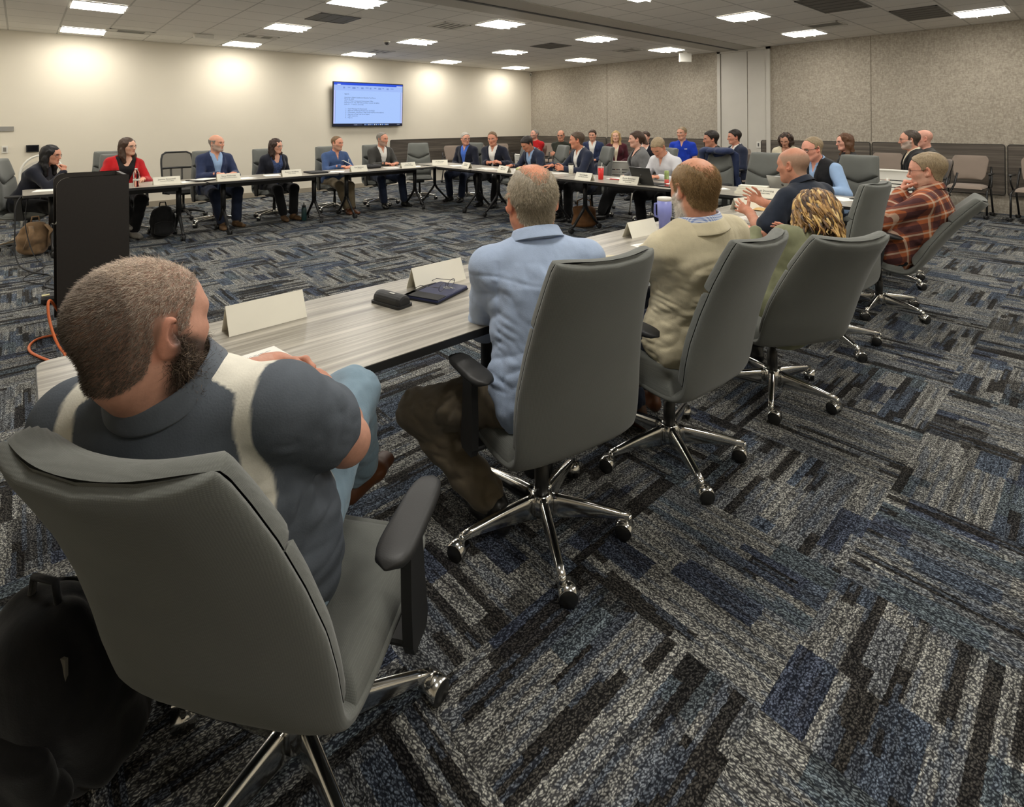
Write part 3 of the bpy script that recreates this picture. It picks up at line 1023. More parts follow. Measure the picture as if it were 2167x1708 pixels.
M_BLACK = mat('matte_black', (.012, .012, .013), .7)
m_ = bpy.data.materials.new('lens'); N = NT(m_)
tr = N.new('ShaderNodeBsdfTransparent'); gl = N.new('ShaderNodeBsdfGlossy'); gl.inputs['Roughness'].default_value = .02
mx = N.new('ShaderNodeMixShader'); mx.inputs[0].default_value = .08
N.link(tr.outputs[0], mx.inputs[1]); N.link(gl.outputs[0], mx.inputs[2])
N.link(mx.outputs[0], N.n['Material Output'].inputs['Surface']); MATS['lens'] = m_

def glassy(name, color=(1, 1, 1), rough=.02, ior=1.45):
    m = bpy.data.materials.new(name); N = NT(m)
    N.b.inputs['Base Color'].default_value = (*color, 1); N.b.inputs['Transmission Weight'].default_value = 1
    N.b.inputs['Roughness'].default_value = rough; N.b.inputs['IOR'].default_value = ior
    MATS[name] = m; return m

def wood(name, a, b_, c_, axis=0, sc=1.0, rough=.35):
    """greyed plank laminate with long streaks along one axis"""
    m = bpy.data.materials.new(name); N = NT(m); b = N.b
    co = N.coord()
    s = [26 * sc] * 3; s[axis] = 1.1 * sc
    n1 = N.noise(1.0, N.mapping(co, tuple(s)), 5, .62)
    s2 = [90 * sc] * 3; s2[axis] = 1.6 * sc
    n2 = N.noise(1.0, N.mapping(co, tuple(s2)), 3, .6)
    f = N.math('ADD', N.math('MULTIPLY', n1, .65), N.math('MULTIPLY', n2, .35))
    N.link(N.ramp(f, [(.34, a), (.5, b_), (.64, c_)]), b.inputs['Base Color'])
    b.inputs['Roughness'].default_value = rough
    N.bump(n2, .08, .002)
    MATS[name] = m; return m
M_TABLE = wood('table_laminate', srgb(112, 107, 98), srgb(156, 150, 138), srgb(186, 180, 167), 0, 1.0, .32)
M_PANEL = wood('panel_laminate', srgb(58, 52, 46), srgb(88, 80, 71), srgb(118, 109, 98), 0, .55, .5)

# ------------------------------------------------------------------ executive swivel chair
def caster(b, p, ang, chrome=True, r=.030):
    """twin-wheel caster with a hood, p = top of stem"""
    x, y, z = p
    ux, uy = math.cos(ang), math.sin(ang)
    c = Vector((x + ux * .018, y + uy * .018, r))
    M = Matrix.Rotation(ang, 4, 'Z') @ Matrix.Rotation(PI / 2, 4, 'X')
    for s in (-1, 1):
        o = Vector((-uy, ux, 0)) * (.0145 * s)
        b.lathe([(.004, -.010), (r * .92, -.010), (r, -.006), (r, .006), (r * .92, .010), (.004, .010)], M_WHEEL, 18, c + o, M)
    hood = M_CHROME if chrome else M_BLKPL
    # half hood over the wheels
    vs = []; n = 9
    for i in range(n):
        a = PI * (.02 + .80 * i / (n - 1))
        for w in (-.028, .028):
            q = c + Vector((ux, uy, 0)) * (-math.cos(a) * r * 1.10) + Vector((0, 0, math.sin(a) * r * 1.10)) + Vector((-uy, ux, 0)) * w
            vs.append(q)
        for w in (.028, -.028):
            q = c + Vector((ux, uy, 0)) * (-math.cos(a) * r * 1.02) + Vector((0, 0, math.sin(a) * r * 1.02)) + Vector((-uy, ux, 0)) * w
            vs.append(q)
    fs = []
    for i in range(n - 1):
        for k in range(4):
            fs.append((i * 4 + k, i * 4 + (k + 1) % 4, (i + 1) * 4 + (k + 1) % 4, (i + 1) * 4 + k))
    fs += [(3, 2, 1, 0), tuple((n - 1) * 4 + k for k in range(4))]
    b.add(vs, fs, hood, True)
    b.tube([(x, y, z), (x, y, r * 1.5)], .010, hood, 10)

PROF = [(.250, .425, .215, .010), (.243, .416, .228, .014), (.20, .405, .240, .018), (.05, .394, .247, .020), (-.08, .388, .250, .020), (-.155, .390, .250, .021), (-.205, .404, .250, .022),
        (-.238, .438, .250, .022), (-.254, .49, .251, .022), (-.262, .57, .253, .022), (-.268, .66, .248, .022), (-.280, .78, .234, .022), (-.300, .90, .220, .022),
        (-.324, 1.0, .209, .022), (-.342, 1.065, .202, .021), (-.349, 1.09, .194, .017), (-.352, 1.103, .180, .010)]

class Prof:
    def __init__(s, rec):
        P = []
        for y, z, w, t in PROF:
            if z > .43 and y < 0:
                k = min(1, (z - .43) / .12); a = R(rec) * k
                dy, dz = y + .20, z - .43
                y, z = -.20 + dy * math.cos(a) - dz * math.sin(a), .43 + dy * math.sin(a) + dz * math.cos(a)
            P.append((y, z, w, t))
        s.P = np.array(P)
        d = np.hypot(np.diff(s.P[:, 0]), np.diff(s.P[:, 1]))
        s.s = np.concatenate([[0], np.cumsum(d)])
        ty = np.gradient(s.P[:, 0], s.s); tz = np.gradient(s.P[:, 1], s.s)
        l = np.hypot(ty, tz); s.n = np.stack([tz / l, -ty / l], 1)
        s.back = np.interp(np.array([q[1] for q in PROF]), [.42, .60], [0, 1]) * (np.array([q[0] for q in PROF]) < 0)
    def at(s, q):
        f = lambda a: float(np.interp(q, s.s, a))
        n = V(f(s.n[:, 0]), f(s.n[:, 1])); n /= np.linalg.norm(n)
        return f(s.P[:, 0]), f(s.P[:, 1]), f(s.P[:, 2]), f(s.P[:, 3]), n, f(s.back)
    def sz(s, z):   # arc position for a nominal height on the back
        zs = [q[1] if q[0] < 0 else -1 for q in PROF]
        return float(np.interp(z, zs[5:], s.s[5:]))
    def sy(s, y): return float(np.interp(-y, [-q[0] for q in PROF[:8]], s.s[:8]))
    def pt(s, q, u, off):
        y, z, w, t, n, bk = s.at(q)
        c = (.042 * bk + .010 * (1 - bk)) * abs(u) ** 2.2 + off
        return (u * w, y + n[0] * c, z + n[1] * c)

def exec_chair(rec=0.0, tilt=0.0, dz=0.0):
    root = empty('office_chair')
    pf = Prof(rec); S_ = pf.s[-1]
    up = []
    b = MB()
    rings = []
    qs = list(np.linspace(0, S_ - .020, 45)) + [S_ - .014, S_ - .012]
    for q in qs:
        ring = []
        t = pf.at(q)[3] * (.6 if q > S_ - .013 else .88 if q > S_ - .015 else 1)
        for k in range(28):
            a = 2 * PI * k / 28
            u = np.sign(math.cos(a)) * abs(math.cos(a)) ** .38; v = np.sign(math.sin(a)) * abs(math.sin(a)) ** .75
            ring.append(pf.pt(q, u, v * t))
        rings.append(ring)
    b.loft(rings, M_FAB)
    up.append(b.build('shell', root))
    def pad(name, s0, s1, th, w=.985, pw=6, nt=22, nu=26, tilt_th=None):
        b = MB(); G = []
        for i in range(nt + 1):
            q = math.sin(PI / 2 * (2 * i / nt - 1)); row = []
            for j in range(nu + 1):
                u = math.sin(PI / 2 * (2 * j / nu - 1))
                a0, a1 = s0(u), s1(u)
                s = a0 + (a1 - a0) * (q + 1) / 2
                e = min(max(0, 1 - abs(q) ** pw) ** .5, max(0, 1 - abs(u) ** 7) ** .5)
                tt = th if tilt_th is None else th + (tilt_th - th) * (q + 1) / 2
                t0 = pf.at(s)[3]
                row.append(pf.pt(s, u * w, t0 * .52 + tt * e))
            G.append(row)
        b.grid(G, M_FAB)
        # backing that closes the pad against the shell
        G2 = [[pf.pt(s0(u) + (s1(u) - s0(u)) * t, u * w, 0.002) for u in (-1, -.5, 0, .5, 1)] for t in (1, .75, .5, .25, 0)]
        b.grid(G2, M_FAB)
        o = b.build(name, root); up.append(o); return o
    zV = lambda u: pf.sz(.875) - .085 * (1 - abs(u) ** 1.25)
    pad('headrest', zV, lambda u: S_ - .002 - .016 * abs(u) ** 6, .064, .985, 5, tilt_th=.052)
    pad('back_cushion', lambda u: pf.sz(.47), lambda u: zV(u) - .004, .058)
    pad('seat_cushion', lambda u: .012, lambda u: pf.sy(-.185), .062, .97, 8)
    for s in (1, -1):
        b = MB()
        x = s * .292
        b.box((s * .235, .005, .392), (.12, .07, .016), M_BLKPL, bev=.005)
        b.loft([[(x + s * dx, y0 + dy, z) for dx, dy in ((-.012, -w), (.012, -w), (.012, w), (-.012, w))] for z, y0, w in ((.375, .005, .035), (.40, .005, .045), (.50, -.002, .040), (.60, -.004, .034), (.650, -.004, .036))], M_BLKPL, smooth=False)
        b.box((x, -.004, .636), (.034, .095, .03), M_BLKPL, bev=.006)
        arm = b.build('armrest', root); up.append(arm)
        b = MB()
        rings = []
        for i in range(15):
            t = i / 14; y = -.135 + .27 * t
            e = (1 - abs(2 * t - 1) ** 5) ** .5
            hw = max(.004, (.044 - .008 * t) * e); hh = max(.003, .0155 * e)
            zc = .662 + .012 * (1 - (2 * t - 1) ** 2) * 0 - .010 * max(0, t - .7)
            ring = []
            for k in range(16):
                a = 2 * PI * k / 16
                ring.append((x + s * .0 + hw * np.sign(math.cos(a)) * abs(math.cos(a)) ** .5, y, zc + hh * np.sign(math.sin(a)) * abs(math.sin(a)) ** .6))
            rings.append(ring)
        b.loft(rings, M_ARM)
        b.build('arm_pad', arm)
    b = MB()
    b.box((0, -.01, .366), (.17, .26, .045), M_BLKPL, bev=.012)
    b.tube([(.07, .04, .360), (.17, .06, .352), (.255, .07, .345)], [.006, .007, .010], M_BLKPL, 8)
    mech = b.build('tilt_mechanism', root)
    b = MB()
    b.lathe([(.026, .10), (.026, .235), (.0185, .24), (.0185, .36)], M_BLKPL, 18)
    b.build('gas_column', root)
    b = MB()
    b.lathe([(.030, .055), (.040, .065), (.043, .10), (.040, .135), (.031, .142)], M_CHROME, 24)
    b.build('base_hub', root)
    for i in range(5):
        a = 2 * PI * i / 5 + PI / 2
        c, s = math.cos(a), math.sin(a)
        b = MB(); rings = []
        for t in np.linspace(0, 1, 9):
            r = .030 + .285 * t
            zt = .138 - .030 * t - .016 * t * t; hh_ = .034 * (1 - t) ** 1.1 + .0115; w = .0185 - .006 * t
            zc = zt - hh_
            ring = []
            for k in range(14):
                an = 2 * PI * k / 14
                x_ = w * np.sign(math.cos(an)) * abs(math.cos(an)) ** .6; z_ = hh_ * np.sign(math.sin(an)) * abs(math.sin(an)) ** .6
                ring.append((c * r - s * x_, s * r + c * x_, zc + z_))
            rings.append(ring)
        b.loft(rings, M_CHROME)
        b.tube([(c * .312, s * .312, .085), (c * .315, s * .315, .062)], .0125, M_CHROME, 10)
        leg = b.build('base_leg', root)
        b = MB(); caster(b, (c * .315, s * .315, .066), a + [2.2, -.9, 1.4, 2.9, .5][i])
        b.build('caster', leg)
    a = R(tilt); pv = Vector((0, 0, .39)); M = Matrix.Translation(pv + Vector((0, 0, dz))) @ Matrix.Rotation(a, 4, 'X') @ Matrix.Translation(-pv)
    for o in up: o.matrix_local = M
    mech.location.z = dz
    return root
LIGHT = 28.0
# ------------------------------------------------------------------ the room: X = across (white wall at -11.9), Y = along (panelled wall at 11.56)
XA, YB, XR, YF, HC_ = -11.9, 11.56, 3.2, -3.0, 3.05
def structure(o, label=None, cat=None): o['kind'] = 'structure'; return o

def carpet():
    m = bpy.data.materials.new('carpet_tiles'); N = NT(m); b = N.b
    sep = N.new('ShaderNodeSeparateXYZ'); N.link(N.coord('Object'), sep.inputs[0])
    x, y = sep.outputs[0], sep.outputs[1]
    T = .61
    x = N.math('ADD', x, .61 + 61); y = N.math('ADD', y, -2.0 + 61)
    ix = N.math('FLOOR', N.math('DIVIDE', x, T)); iy = N.math('FLOOR', N.math('DIVIDE', y, T))
    par = N.math('MODULO', N.math('ADD', N.math('ADD', ix, iy), 1.0), 2.0)     # 1 -> stripes run along x
    fx = N.math('SUBTRACT', x, N.math('MULTIPLY', ix, T)); fy = N.math('SUBTRACT', y, N.math('MULTIPLY', iy, T))
    def sel(p, q):   # par ? p : q
        return N.math('ADD', N.math('MULTIPLY', p, par), N.math('MULTIPLY', q, N.math('SUBTRACT', 1.0, par)))
    a = sel(fx, fy); c = sel(fy, fx)
    # small wobble of the yarn rows
    wob = N.math('MULTIPLY', N.math('SUBTRACT', N.noise(60, N.coord('Object'), 1), .5), .010)
    c = N.math('ADD', c, wob); a = N.math('ADD', a, N.math('MULTIPLY', wob, 1.5))
    tile = N.math('ADD', N.math('MULTIPLY', ix, 7.13), N.math('MULTIPLY', iy, 3.71))
    def wn(p, q, r):
        cb = N.new('ShaderNodeCombineXYZ'); N.put(cb.inputs[0], p); N.put(cb.inputs[1], q); N.put(cb.inputs[2], r)
        w = N.new('ShaderNodeTexWhiteNoise'); w.noise_dimensions = '3D'; N.link(cb.outputs[0], w.inputs['Vector'])
        return w.outputs['Value']
    def cells(width, length, seed, shift=1.0):
        cb = N.math('FLOOR', N.math('DIVIDE', c, width))
        r = wn(cb, tile, seed)
        ab = N.math('FLOOR', N.math('ADD', N.math('DIVIDE', a, length), N.math('MULTIPLY', r, shift)))
        return wn(N.math('ADD', cb, N.math('MULTIPLY', ab, 13.7)), tile, seed + .37), cb
    grey, mid, blue, navy, dark, steel = srgb(154, 154, 149), srgb(124, 127, 129), srgb(97, 107, 121), srgb(80, 87, 103), srgb(54, 51, 48), srgb(104, 114, 120)
    v1, _ = cells(.102, .27, 1.0)
    base = N.ramp(v1, [(0, grey), (.36, mid), (.52, blue), (.66, grey), (.80, steel), (.91, navy)], 'CONSTANT')
    v2, _ = cells(.034, .40, 5.0)
    dk = N.math('LESS_THAN', v2, .23)
    colr = N.mix(N.math('MULTIPLY', dk, .92), base, dark)
    v3, _ = cells(.034, .20, 9.0)
    colr = N.mix(N.math('MULTIPLY', N.math('LESS_THAN', v3, .13), .75), colr, grey)
    v5, _ = cells(.204, .31, 17.0)
    colr = N.mix(N.math('MULTIPLY', N.math('LESS_THAN', v5, .09), .70), colr, dark)
    v4, _ = cells(.0068, 3.0, 13.0)
    colr = N.mix(.65, colr, N.ramp(v4, [(0, (.45,) * 3), (1, (1.42,) * 3)]), 'MULTIPLY')
    v6, _ = cells(.0136, .16, 21.0)
    colr = N.mix(N.math('MULTIPLY', N.math('LESS_THAN', v6, .20), .55), colr, blue)
    colr = N.mix(N.math('MULTIPLY', N.math('GREATER_THAN', v6, .84), .42), colr, dark)
    # looped yarn: light loops over dark gaps
    vo = N.new('ShaderNodeTexVoronoi'); vo.inputs['Scale'].default_value = 215; vo.inputs['Randomness'].default_value = 1.0
    st = N.new('ShaderNodeCombineXYZ'); N.put(st.inputs[0], N.math('MULTIPLY', a, .62)); N.put(st.inputs[1], c); N.put(st.inputs[2], tile)
    N.link(st.outputs[0], vo.inputs['Vector'])
    loop = N.ramp(vo.outputs['Distance'], [(.16, (1.78, 1.77, 1.70)), (.40, (.95, .95, .95)), (.62, (.20, .20, .22))])
    colr = N.mix(1.0, colr, loop, 'MULTIPLY')
    sp = N.ramp(wn(N.math('FLOOR', N.math('MULTIPLY', a, 140)), N.math('FLOOR', N.math('MULTIPLY', c, 210)), tile), [(0, (.55,) * 3), (1, (1.45,) * 3)])
    colr = N.mix(.7, colr, sp, 'MULTIPLY')
    N.link(colr, b.inputs['Base Color'])
    b.inputs['Roughness'].default_value = .95; b.inputs['Specular IOR Level'].default_value = .1
    N.bump(N.math('SUBTRACT', 1.0, vo.outputs['Distance']), .8, .006)
    return m

def ceil_mat():
    m = bpy.data.materials.new('ceiling_tiles'); N = NT(m); b = N.b
    sep = N.new('ShaderNodeSeparateXYZ'); N.link(N.coord('Object'), sep.inputs[0])
    x, y = sep.outputs[0], sep.outputs[1]
    right = N.math('GREATER_THAN', x, -5.3)
    ox = N.math('ADD', 60 + 8.8 + .3, N.math('MULTIPLY', right, -8.8 + 3.64 + 4.8 - .0))
    fx = N.math('FRACT', N.math('DIVIDE', N.math('ADD', x, ox), .6))
    fy = N.math('FRACT', N.math('DIVIDE', N.math('ADD', y, 60 - .76 - .3), .6))
    dx = N.math('ABSOLUTE', N.math('SUBTRACT', fx, .5)); dy = N.math('ABSOLUTE', N.math('SUBTRACT', fy, .5))
    lx = N.math('GREATER_THAN', dx, .482); ly = N.math('GREATER_THAN', dy, .482)
    line = N.math('MAXIMUM', lx, ly)
    n = N.noise(160, N.coord('Object'), 3)
    tilec = N.ramp(n, [(.3, srgb(226, 223, 216)), (.7, srgb(240, 237, 231))])
    N.link(N.mix(N.math('MULTIPLY', line, .55), tilec, srgb(150, 148, 142)), b.inputs['Base Color'])
    b.inputs['Roughness'].default_value = .9
    return m

def felt_wall():
    m = bpy.data.materials.new('woven_wall_fabric'); N = NT(m); b = N.b
    co = N.coord('Object')
    n1 = N.noise(1.0, N.mapping(co, (24, 24, 60)), 4, .65); n2 = N.noise(1.0, N.mapping(co, (55, 55, 24)), 3, .6)
    n3 = N.noise(.8, co, 2)
    f = N.math('ADD', N.math('ADD', N.math('MULTIPLY', n1, .45), N.math('MULTIPLY', n2, .45)), N.math('MULTIPLY', n3, .1))
    N.link(N.ramp(f, [(.40, srgb(148, 139, 125)), (.5, srgb(165, 156, 141)), (.60, srgb(182, 173, 158))]), b.inputs['Base Color'])
    b.inputs['Roughness'].default_value = .95
    N.bump(f, .25, .006)
    return m

def plain(name, rgb, var=.03, sc=3, rough=.85, b=.05):
    return mat(name, srgb(*rgb), rough, 0, noise=var, nscale=sc, bump=b, bscale=120)

def slab(name, lo, hi, m, parent=None, kind='structure', bev=0):
    c = [(a + b) / 2 for a, b in zip(lo, hi)]; s = [b - a for a, b in zip(lo, hi)]
    b = MB(); b.box((0, 0, 0), s, m, bev=bev)
    o = b.build(name, parent); o.location = c
    if kind and parent is None: o['kind'] = kind
    return o

o = MB(); o.add([(XA - .2, YF - .2, 0), (XR + .2, YF - .2, 0), (XR + .2, YB + .2, 0), (XA - .2, YB + .2, 0)], [(0, 1, 2, 3)], carpet(), False)
structure(o.build('floor'))
o = MB(); o.add([(XA - .2, YF - .2, HC_), (XR + .2, YF - .2, HC_), (XR + .2, YB + .2, HC_), (XA - .2, YB + .2, HC_)], [(3, 2, 1, 0)], ceil_mat(), False)
structure(o.build('ceiling'))
M_WHITE = plain('white_wall_paint', (226, 218, 200), .015, 2, .85)
M_FELT = felt_wall()
M_TRIM = plain('tan_baseboard', (150, 140, 122), .05, 6, .6)
M_DOOR = plain('putty_door', (196, 191, 180), .02, 4, .6)
slab('wall_left', (XA - .2, YF - .2, 0), (XA, YB + .2, HC_), M_WHITE)
slab('wall_back', (XA, YB, 0), (XR + .2, YB + .2, HC_), M_FELT)
slab('wall_right', (XR, YF - .2, 0), (XR + .2, YB, HC_), M_WHITE)
slab('wall_front', (XA, YF - .2, 0), (XR, YF, HC_), M_WHITE)
slab('baseboard_left', (XA, YF, 0), (XA + .012, 6.72, .10), M_TRIM)
# folding partition cupboard in the back wall
slab('door_1', (-5.82, YB - .02, 0), (-5.24, YB - .002, 3.0), M_DOOR)
slab('door_2', (-5.225, YB - .02, 0), (-4.84, YB - .002, 3.0), M_DOOR)
slab('trim_1', (-5.90, YB - .05, 0), (-5.83, YB, HC_), M_DOOR)
slab('trim_2', (-4.83, YB - .05, 0), (-4.75, YB, HC_), M_DOOR)
slab('trim_3', (-5.90, YB - .05, 3.0), (-4.75, YB, HC_), M_DOOR)
M_SEAM = mat('dark_seam', (.03, .028, .025), .9)
for i, x in enumerate((-9.0, -2.96, -.9)):
    slab('trim_%d' % (4 + i), (x - .006, YB - .004, 1.12), (x + .006, YB, HC_), mat('wall_joint', srgb(126, 117, 103), .9))
# ceiling track of the folding partition
M_TRACK = plain('track_white', (176, 172, 162), .02, 3, .5)
slab('trim_7', (-5.86, YF, HC_ - .012), (-5.02, YB, HC_ - .001), M_TRACK)
slab('trim_8', (-5.47, YF, HC_ - .02), (-5.41, YB, HC_ - .012), mat('track_slot', (.05, .05, .05), .6))
# wall plates along the base of both panelled walls
def wall_panel(x0, x1, label, on='back', z0=.30, z1=1.10):
    w = abs(x1 - x0) - .012
    poly = rrect(w, z1 - z0, .035, 5)
    b = MB()
    if on == 'back':
        M = Matrix.Translation(((x0 + x1) / 2, YB - .004, (z0 + z1) / 2)) @ Matrix.Rotation(PI / 2, 4, 'X')
    else:
        M = Matrix.Translation((XA + .004, (x0 + x1) / 2, (z0 + z1) / 2)) @ Matrix.Rotation(PI / 2, 4, 'Z') @ Matrix.Rotation(PI / 2, 4, 'X')
    b.prism(poly, .022, M_PANEL if on == 'back' else M_PANEL_Y, M)
    e = MB()
    n = len(poly)
    e.tube([M @ Vector((p[0], p[1], .022)) for p in poly], .005, M_BLKMET, 6, closed=True)
    o = b.build('wainscot_panel')
    e.build('edge_band', o)
    tag(o, label, 'panel', 'wood-look wainscot panels')
    o['kind'] = 'structure'
    return o
M_PANEL_Y = wood('panel_laminate_y', srgb(52, 47, 41), srgb(80, 73, 65), srgb(108, 100, 90), 1, .55, .5)
for x0, x1, lb in ((-11.86, -9.02, 'long grey wood panel on the back wall beside the white wall corner'), (-9.0, -6.22, 'long grey wood panel left of the pale folding door'), (-4.95, -2.97, 'grey wood panel right of the pale folding door'),
                   (-2.95, -1.13, 'grey wood panel behind the two taupe chairs'), (-1.11, .80, 'grey wood panel at the right edge behind the last taupe chair'), (.82, 3.1, 'grey wood panel beyond the right edge of the back wall')):
    wall_panel(x0, x1, lb)
for x0, x1, lb in ((6.72, 9.1, 'grey wood panel on the white wall below the wall screen'), (9.12, 11.54, 'grey wood panel on the white wall nearest the corner')):
    wall_panel(x0, x1, lb, 'left')

# ------------------------------------------------------------------ ceiling lights and fittings
M_GLOW = mat('light_diffuser', (1, 1, 1), .5, emit=(1.0, .96, .885), es=LIGHT)
M_FRAME = mat('light_frame', srgb(215, 212, 204), .5)
def troffer():
    root = empty('ceiling_light')
    b = MB(); h = .3
    for x0, y0, sx, sy in ((0, h - .012, .6, .024), (0, -h + .012, .6, .024), (h - .012, 0, .024, .6), (-h + .012, 0, .024, .6)):
        b.box((x0, y0, -.006), (sx, sy, .012), M_FRAME)
    b.build('frame', root)
    b = MB()
    # convex lens bulged below the ceiling, shaped to spill a halo onto it
    prof = []
    G = []
    for i in range(7):
        u = -1 + 2 * i / 6
        z = -.012 - .024 * (1 - abs(u) ** 2.5)
        G.append([(u * .276, v * .276, -.012 + (z + .012) * (1 - abs(v) ** 6)) for v in (-1, -.93, 0, .93, 1)])
    b.grid(G, M_GLOW, False)
    for ch in [b.build('diffuser', root)]: pass
    b = MB()
    for sx in (-.085, .085): b.box((sx, 0, -.034), (.006, .552, .014), M_FRAME)
    b.build('basket_rib', root)
    return root
LX, LY = [-11.2, -8.8, -6.4], [.76, 3.16, 5.56, 7.92, 10.28]
spots = [(x, y) for x in LX for y in LY] + [(-3.64, 10.28), (-3.64, 7.92), (-3.80, 5.6), (-1.25, 10.28)] + [(-1.25, 7.9), (-1.25, 5.5), (1.2, 10.2), (1.2, 7.8), (-3.64, 3.1), (-3.64, .7), (-1.25, 3.1), (1.2, 5.4), (1.2, 3.0), (-8.8, -1.7), (-11.2, -1.7), (-6.4, -1.7), (-1.25, .7), (1.2, .6)]  # last entries lie out of view, added along the grid for illumination
tro = troffer()
for i, (x, y) in enumerate(spots):
    vis = i < 19
    col = {-11.2: 'beside the white wall', -8.8: 'in second row from white wall', -6.4: 'in third row from white wall'}.get(x, 'in the right half of the ceiling')
    pos = {.76: 'first from the left', 3.16: 'second from the left', 5.56: 'middle', 7.92: 'fourth from the left', 10.28: 'last before fabric wall'}.get(y, '')
    lb = 'square glowing ceiling light %s, %s' % (col, pos)
    if i == 15: lb = 'square glowing ceiling light right of the exit sign, above the folding door'
    if i == 16: lb = 'square glowing ceiling light at top right, nearer than the one by the vent slot'
    if i == 17: lb = 'square ceiling light cut by the top edge of the photo, right of middle'
    if i == 18: lb = 'square glowing ceiling light nearest the top right corner'
    if i >= 19: lb = 'added square ceiling light, out of view, over the camera side of the room'
    o = tro if i == 0 else dup(tro, (x, y, HC_), 0)
    o.location = (x, y, HC_ - .004); o['label'] = lb; o['group'] = 'square ceiling lights' if i < 19 else 'added ceiling lights outside the view'; o['category'] = 'ceiling light'
M_VENTD = mat('vent_dark', srgb(92, 90, 86), .6, noise=.05)
M_VENTL = mat('vent_light', srgb(205, 202, 194), .6)
def vent(x, y, w, d, label, dark=False, slots=5):
    r = empty('ceiling_vent', (x, y, HC_))
    b = MB(); m = M_VENTD if dark else M_VENTL
    for a in (-1, 1):
        b.box((0, a * (d / 2 - .012), -.005), (w, .024, .010), m); b.box((a * (w / 2 - .012), 0, -.005), (.024, d, .010), m)
    b.build('frame', r)
    b = MB(); b.box((0, 0, -.002), (w - .04, d - .04, .004), M_VENTD if dark else mat('vent_shadow', srgb(120, 118, 112), .7)); b.build('backing', r)
    n = slots
    for k in range(n):
        b = MB(); b.box((0, -d / 2 + .04 + (d - .08) * k / max(1, n - 1), -.005), (w - .05, (d - .06) / n * .55, .005), m)
        b.build('slat', r)
    tag(r, label, 'vent')
vent(-10.83, 1.36, .3, .6, 'slim light vent in the ceiling beside the leftmost ceiling lights', slots=2)
vent(-10.06, 3.12, .3, .6, 'grey vent plate between the two second-left ceiling lights', slots=3)
vent(-7.05, 5.05, .5, .5, 'square white vent touching a ceiling light at top middle', slots=5)
vent(-10.5, 5.72, .4, .5, 'pale vent plate beside the middle light above the wall screen', slots=4)
vent(-7.65, 3.4, .6, .6, 'dark square ceiling tile standing in for the screen reflection, left of middle', True, 4)  # vent form reused to put the screen reflection into a dark tile
vent(-7.6, 7.95, .6, .6, 'dark square vent between two lights in the third row', True, 4)
vent(-7.0, 9.75, .5, .5, 'square slot vent before the light by the exit sign', slots=3)
vent(-2.47, 8.02, .58, 1.15, 'large dark return vent cut by the top edge at right', True, 6)
vent(-1.85, 9.72, .55, 1.1, 'large dark return vent near the top right light', True, 6)
vent(-3.1, 9.65, .5, .5, 'slot vent beside the light above the partition door', slots=2)
# dome camera, projector-like sensor, exit sign, corner box
b = MB(); b.lathe([(.06, 0), (.06, -.02), (.052, -.03)], M_WHITEPL, 20)
o = b.build('dome_camera'); o.location = (-9.11, 5.1, HC_); tag(o, 'small round dome camera on the ceiling left of a light', 'camera')
b = MB(); b.lathe([(.048, -.03), (.045, -.055), (.028, -.072), (.004, -.078)], mat('dome_glass', (.05, .05, .05), .1), 20); b.build('dome', o)
o = MB().box((0, 0, -.035), (.12, .30, .07), M_WHITEPL, bev=.012).build('wireless_unit'); o.location = (-10.43, 2.33, HC_); tag(o, 'white box mounted on the ceiling above the white wall', 'ceiling box')
b = MB(); b.box((0, 0, -.012), (.07, .07, .01), M_BLKPL); b.build('lens', o)
o = MB().box((0, 0, -.13), (.30, .045, .20), M_WHITEPL, bev=.008).build('exit_sign'); o.location = (-6.35, 10.95, HC_); o.rotation_euler = (0, 0, R(62)); tag(o, 'white box sign hanging from the ceiling before the fabric wall', 'sign')
MB().box((0, 0, -.016), (.10, .03, .032), M_WHITEPL).build('bracket', o)
o = MB().box((0, 0, 0), (.06, .06, .09), M_WHITEPL, bev=.015).build('corner_sensor'); o.location = (XA + .04, YB - .04, 2.96); tag(o, 'tiny white sensor high in the room corner', 'sensor')
MB().box((.02, -.02, -.01), (.025, .025, .04), M_VENTD).build('sensor_window', o)

# wall plates
def plate(name, x, y, z, w, h, m, label, cat, on='left', d=.012):
    o = MB().box((0, 0, 0), (d, w, h) if on == 'left' else (w, d, h), m, bev=.003).build(name)
    o.location = (XA + d / 2, y, z) if on == 'left' else (x, YB - .02 - d / 2, z)
    tag(o, label, cat); return o
o = plate('room_sign', 0, -.20, 1.46, .24, .08, mat('sign_grey', srgb(150, 146, 138), .6), 'grey engraved room notice on the white wall at the left edge', 'sign')
for k in range(4): MB().box((.0065, -.02 - .008 * (k % 2), .026 - .017 * k), (.001, .15 - .02 * (k % 3), .006), M_INKL).build('engraved_line', o)
o = plate('light_switch', 0, -.19, 1.13, .075, .115, M_WHITEPL, 'white wall switch left of the black wall plate', 'switch')
MB().box((.009, 0, 0), (.006, .035, .065), mat('switch_grey', srgb(130, 126, 118), .5)).build('rocker', o)
o = plate('wall_control_panel', 0, .145, 1.135, .16, .115, M_BLACK, 'black rectangular control panel on the white wall', 'control panel', d=.03)
MB().box((.016, 0, 0), (.004, .13, .085), mat('dark_glass', (.008, .008, .01), .08)).build('screen', o)
o = plate('thermostat', -5.0, 0, 1.0, .085, .13, M_WHITEPL, 'small pale wall plate on the folding door beside the wood panel', 'switch', 'back')
MB().box((0, -.008, 0), (.03, .006, .07), M_VENTD).build('rocker', o)

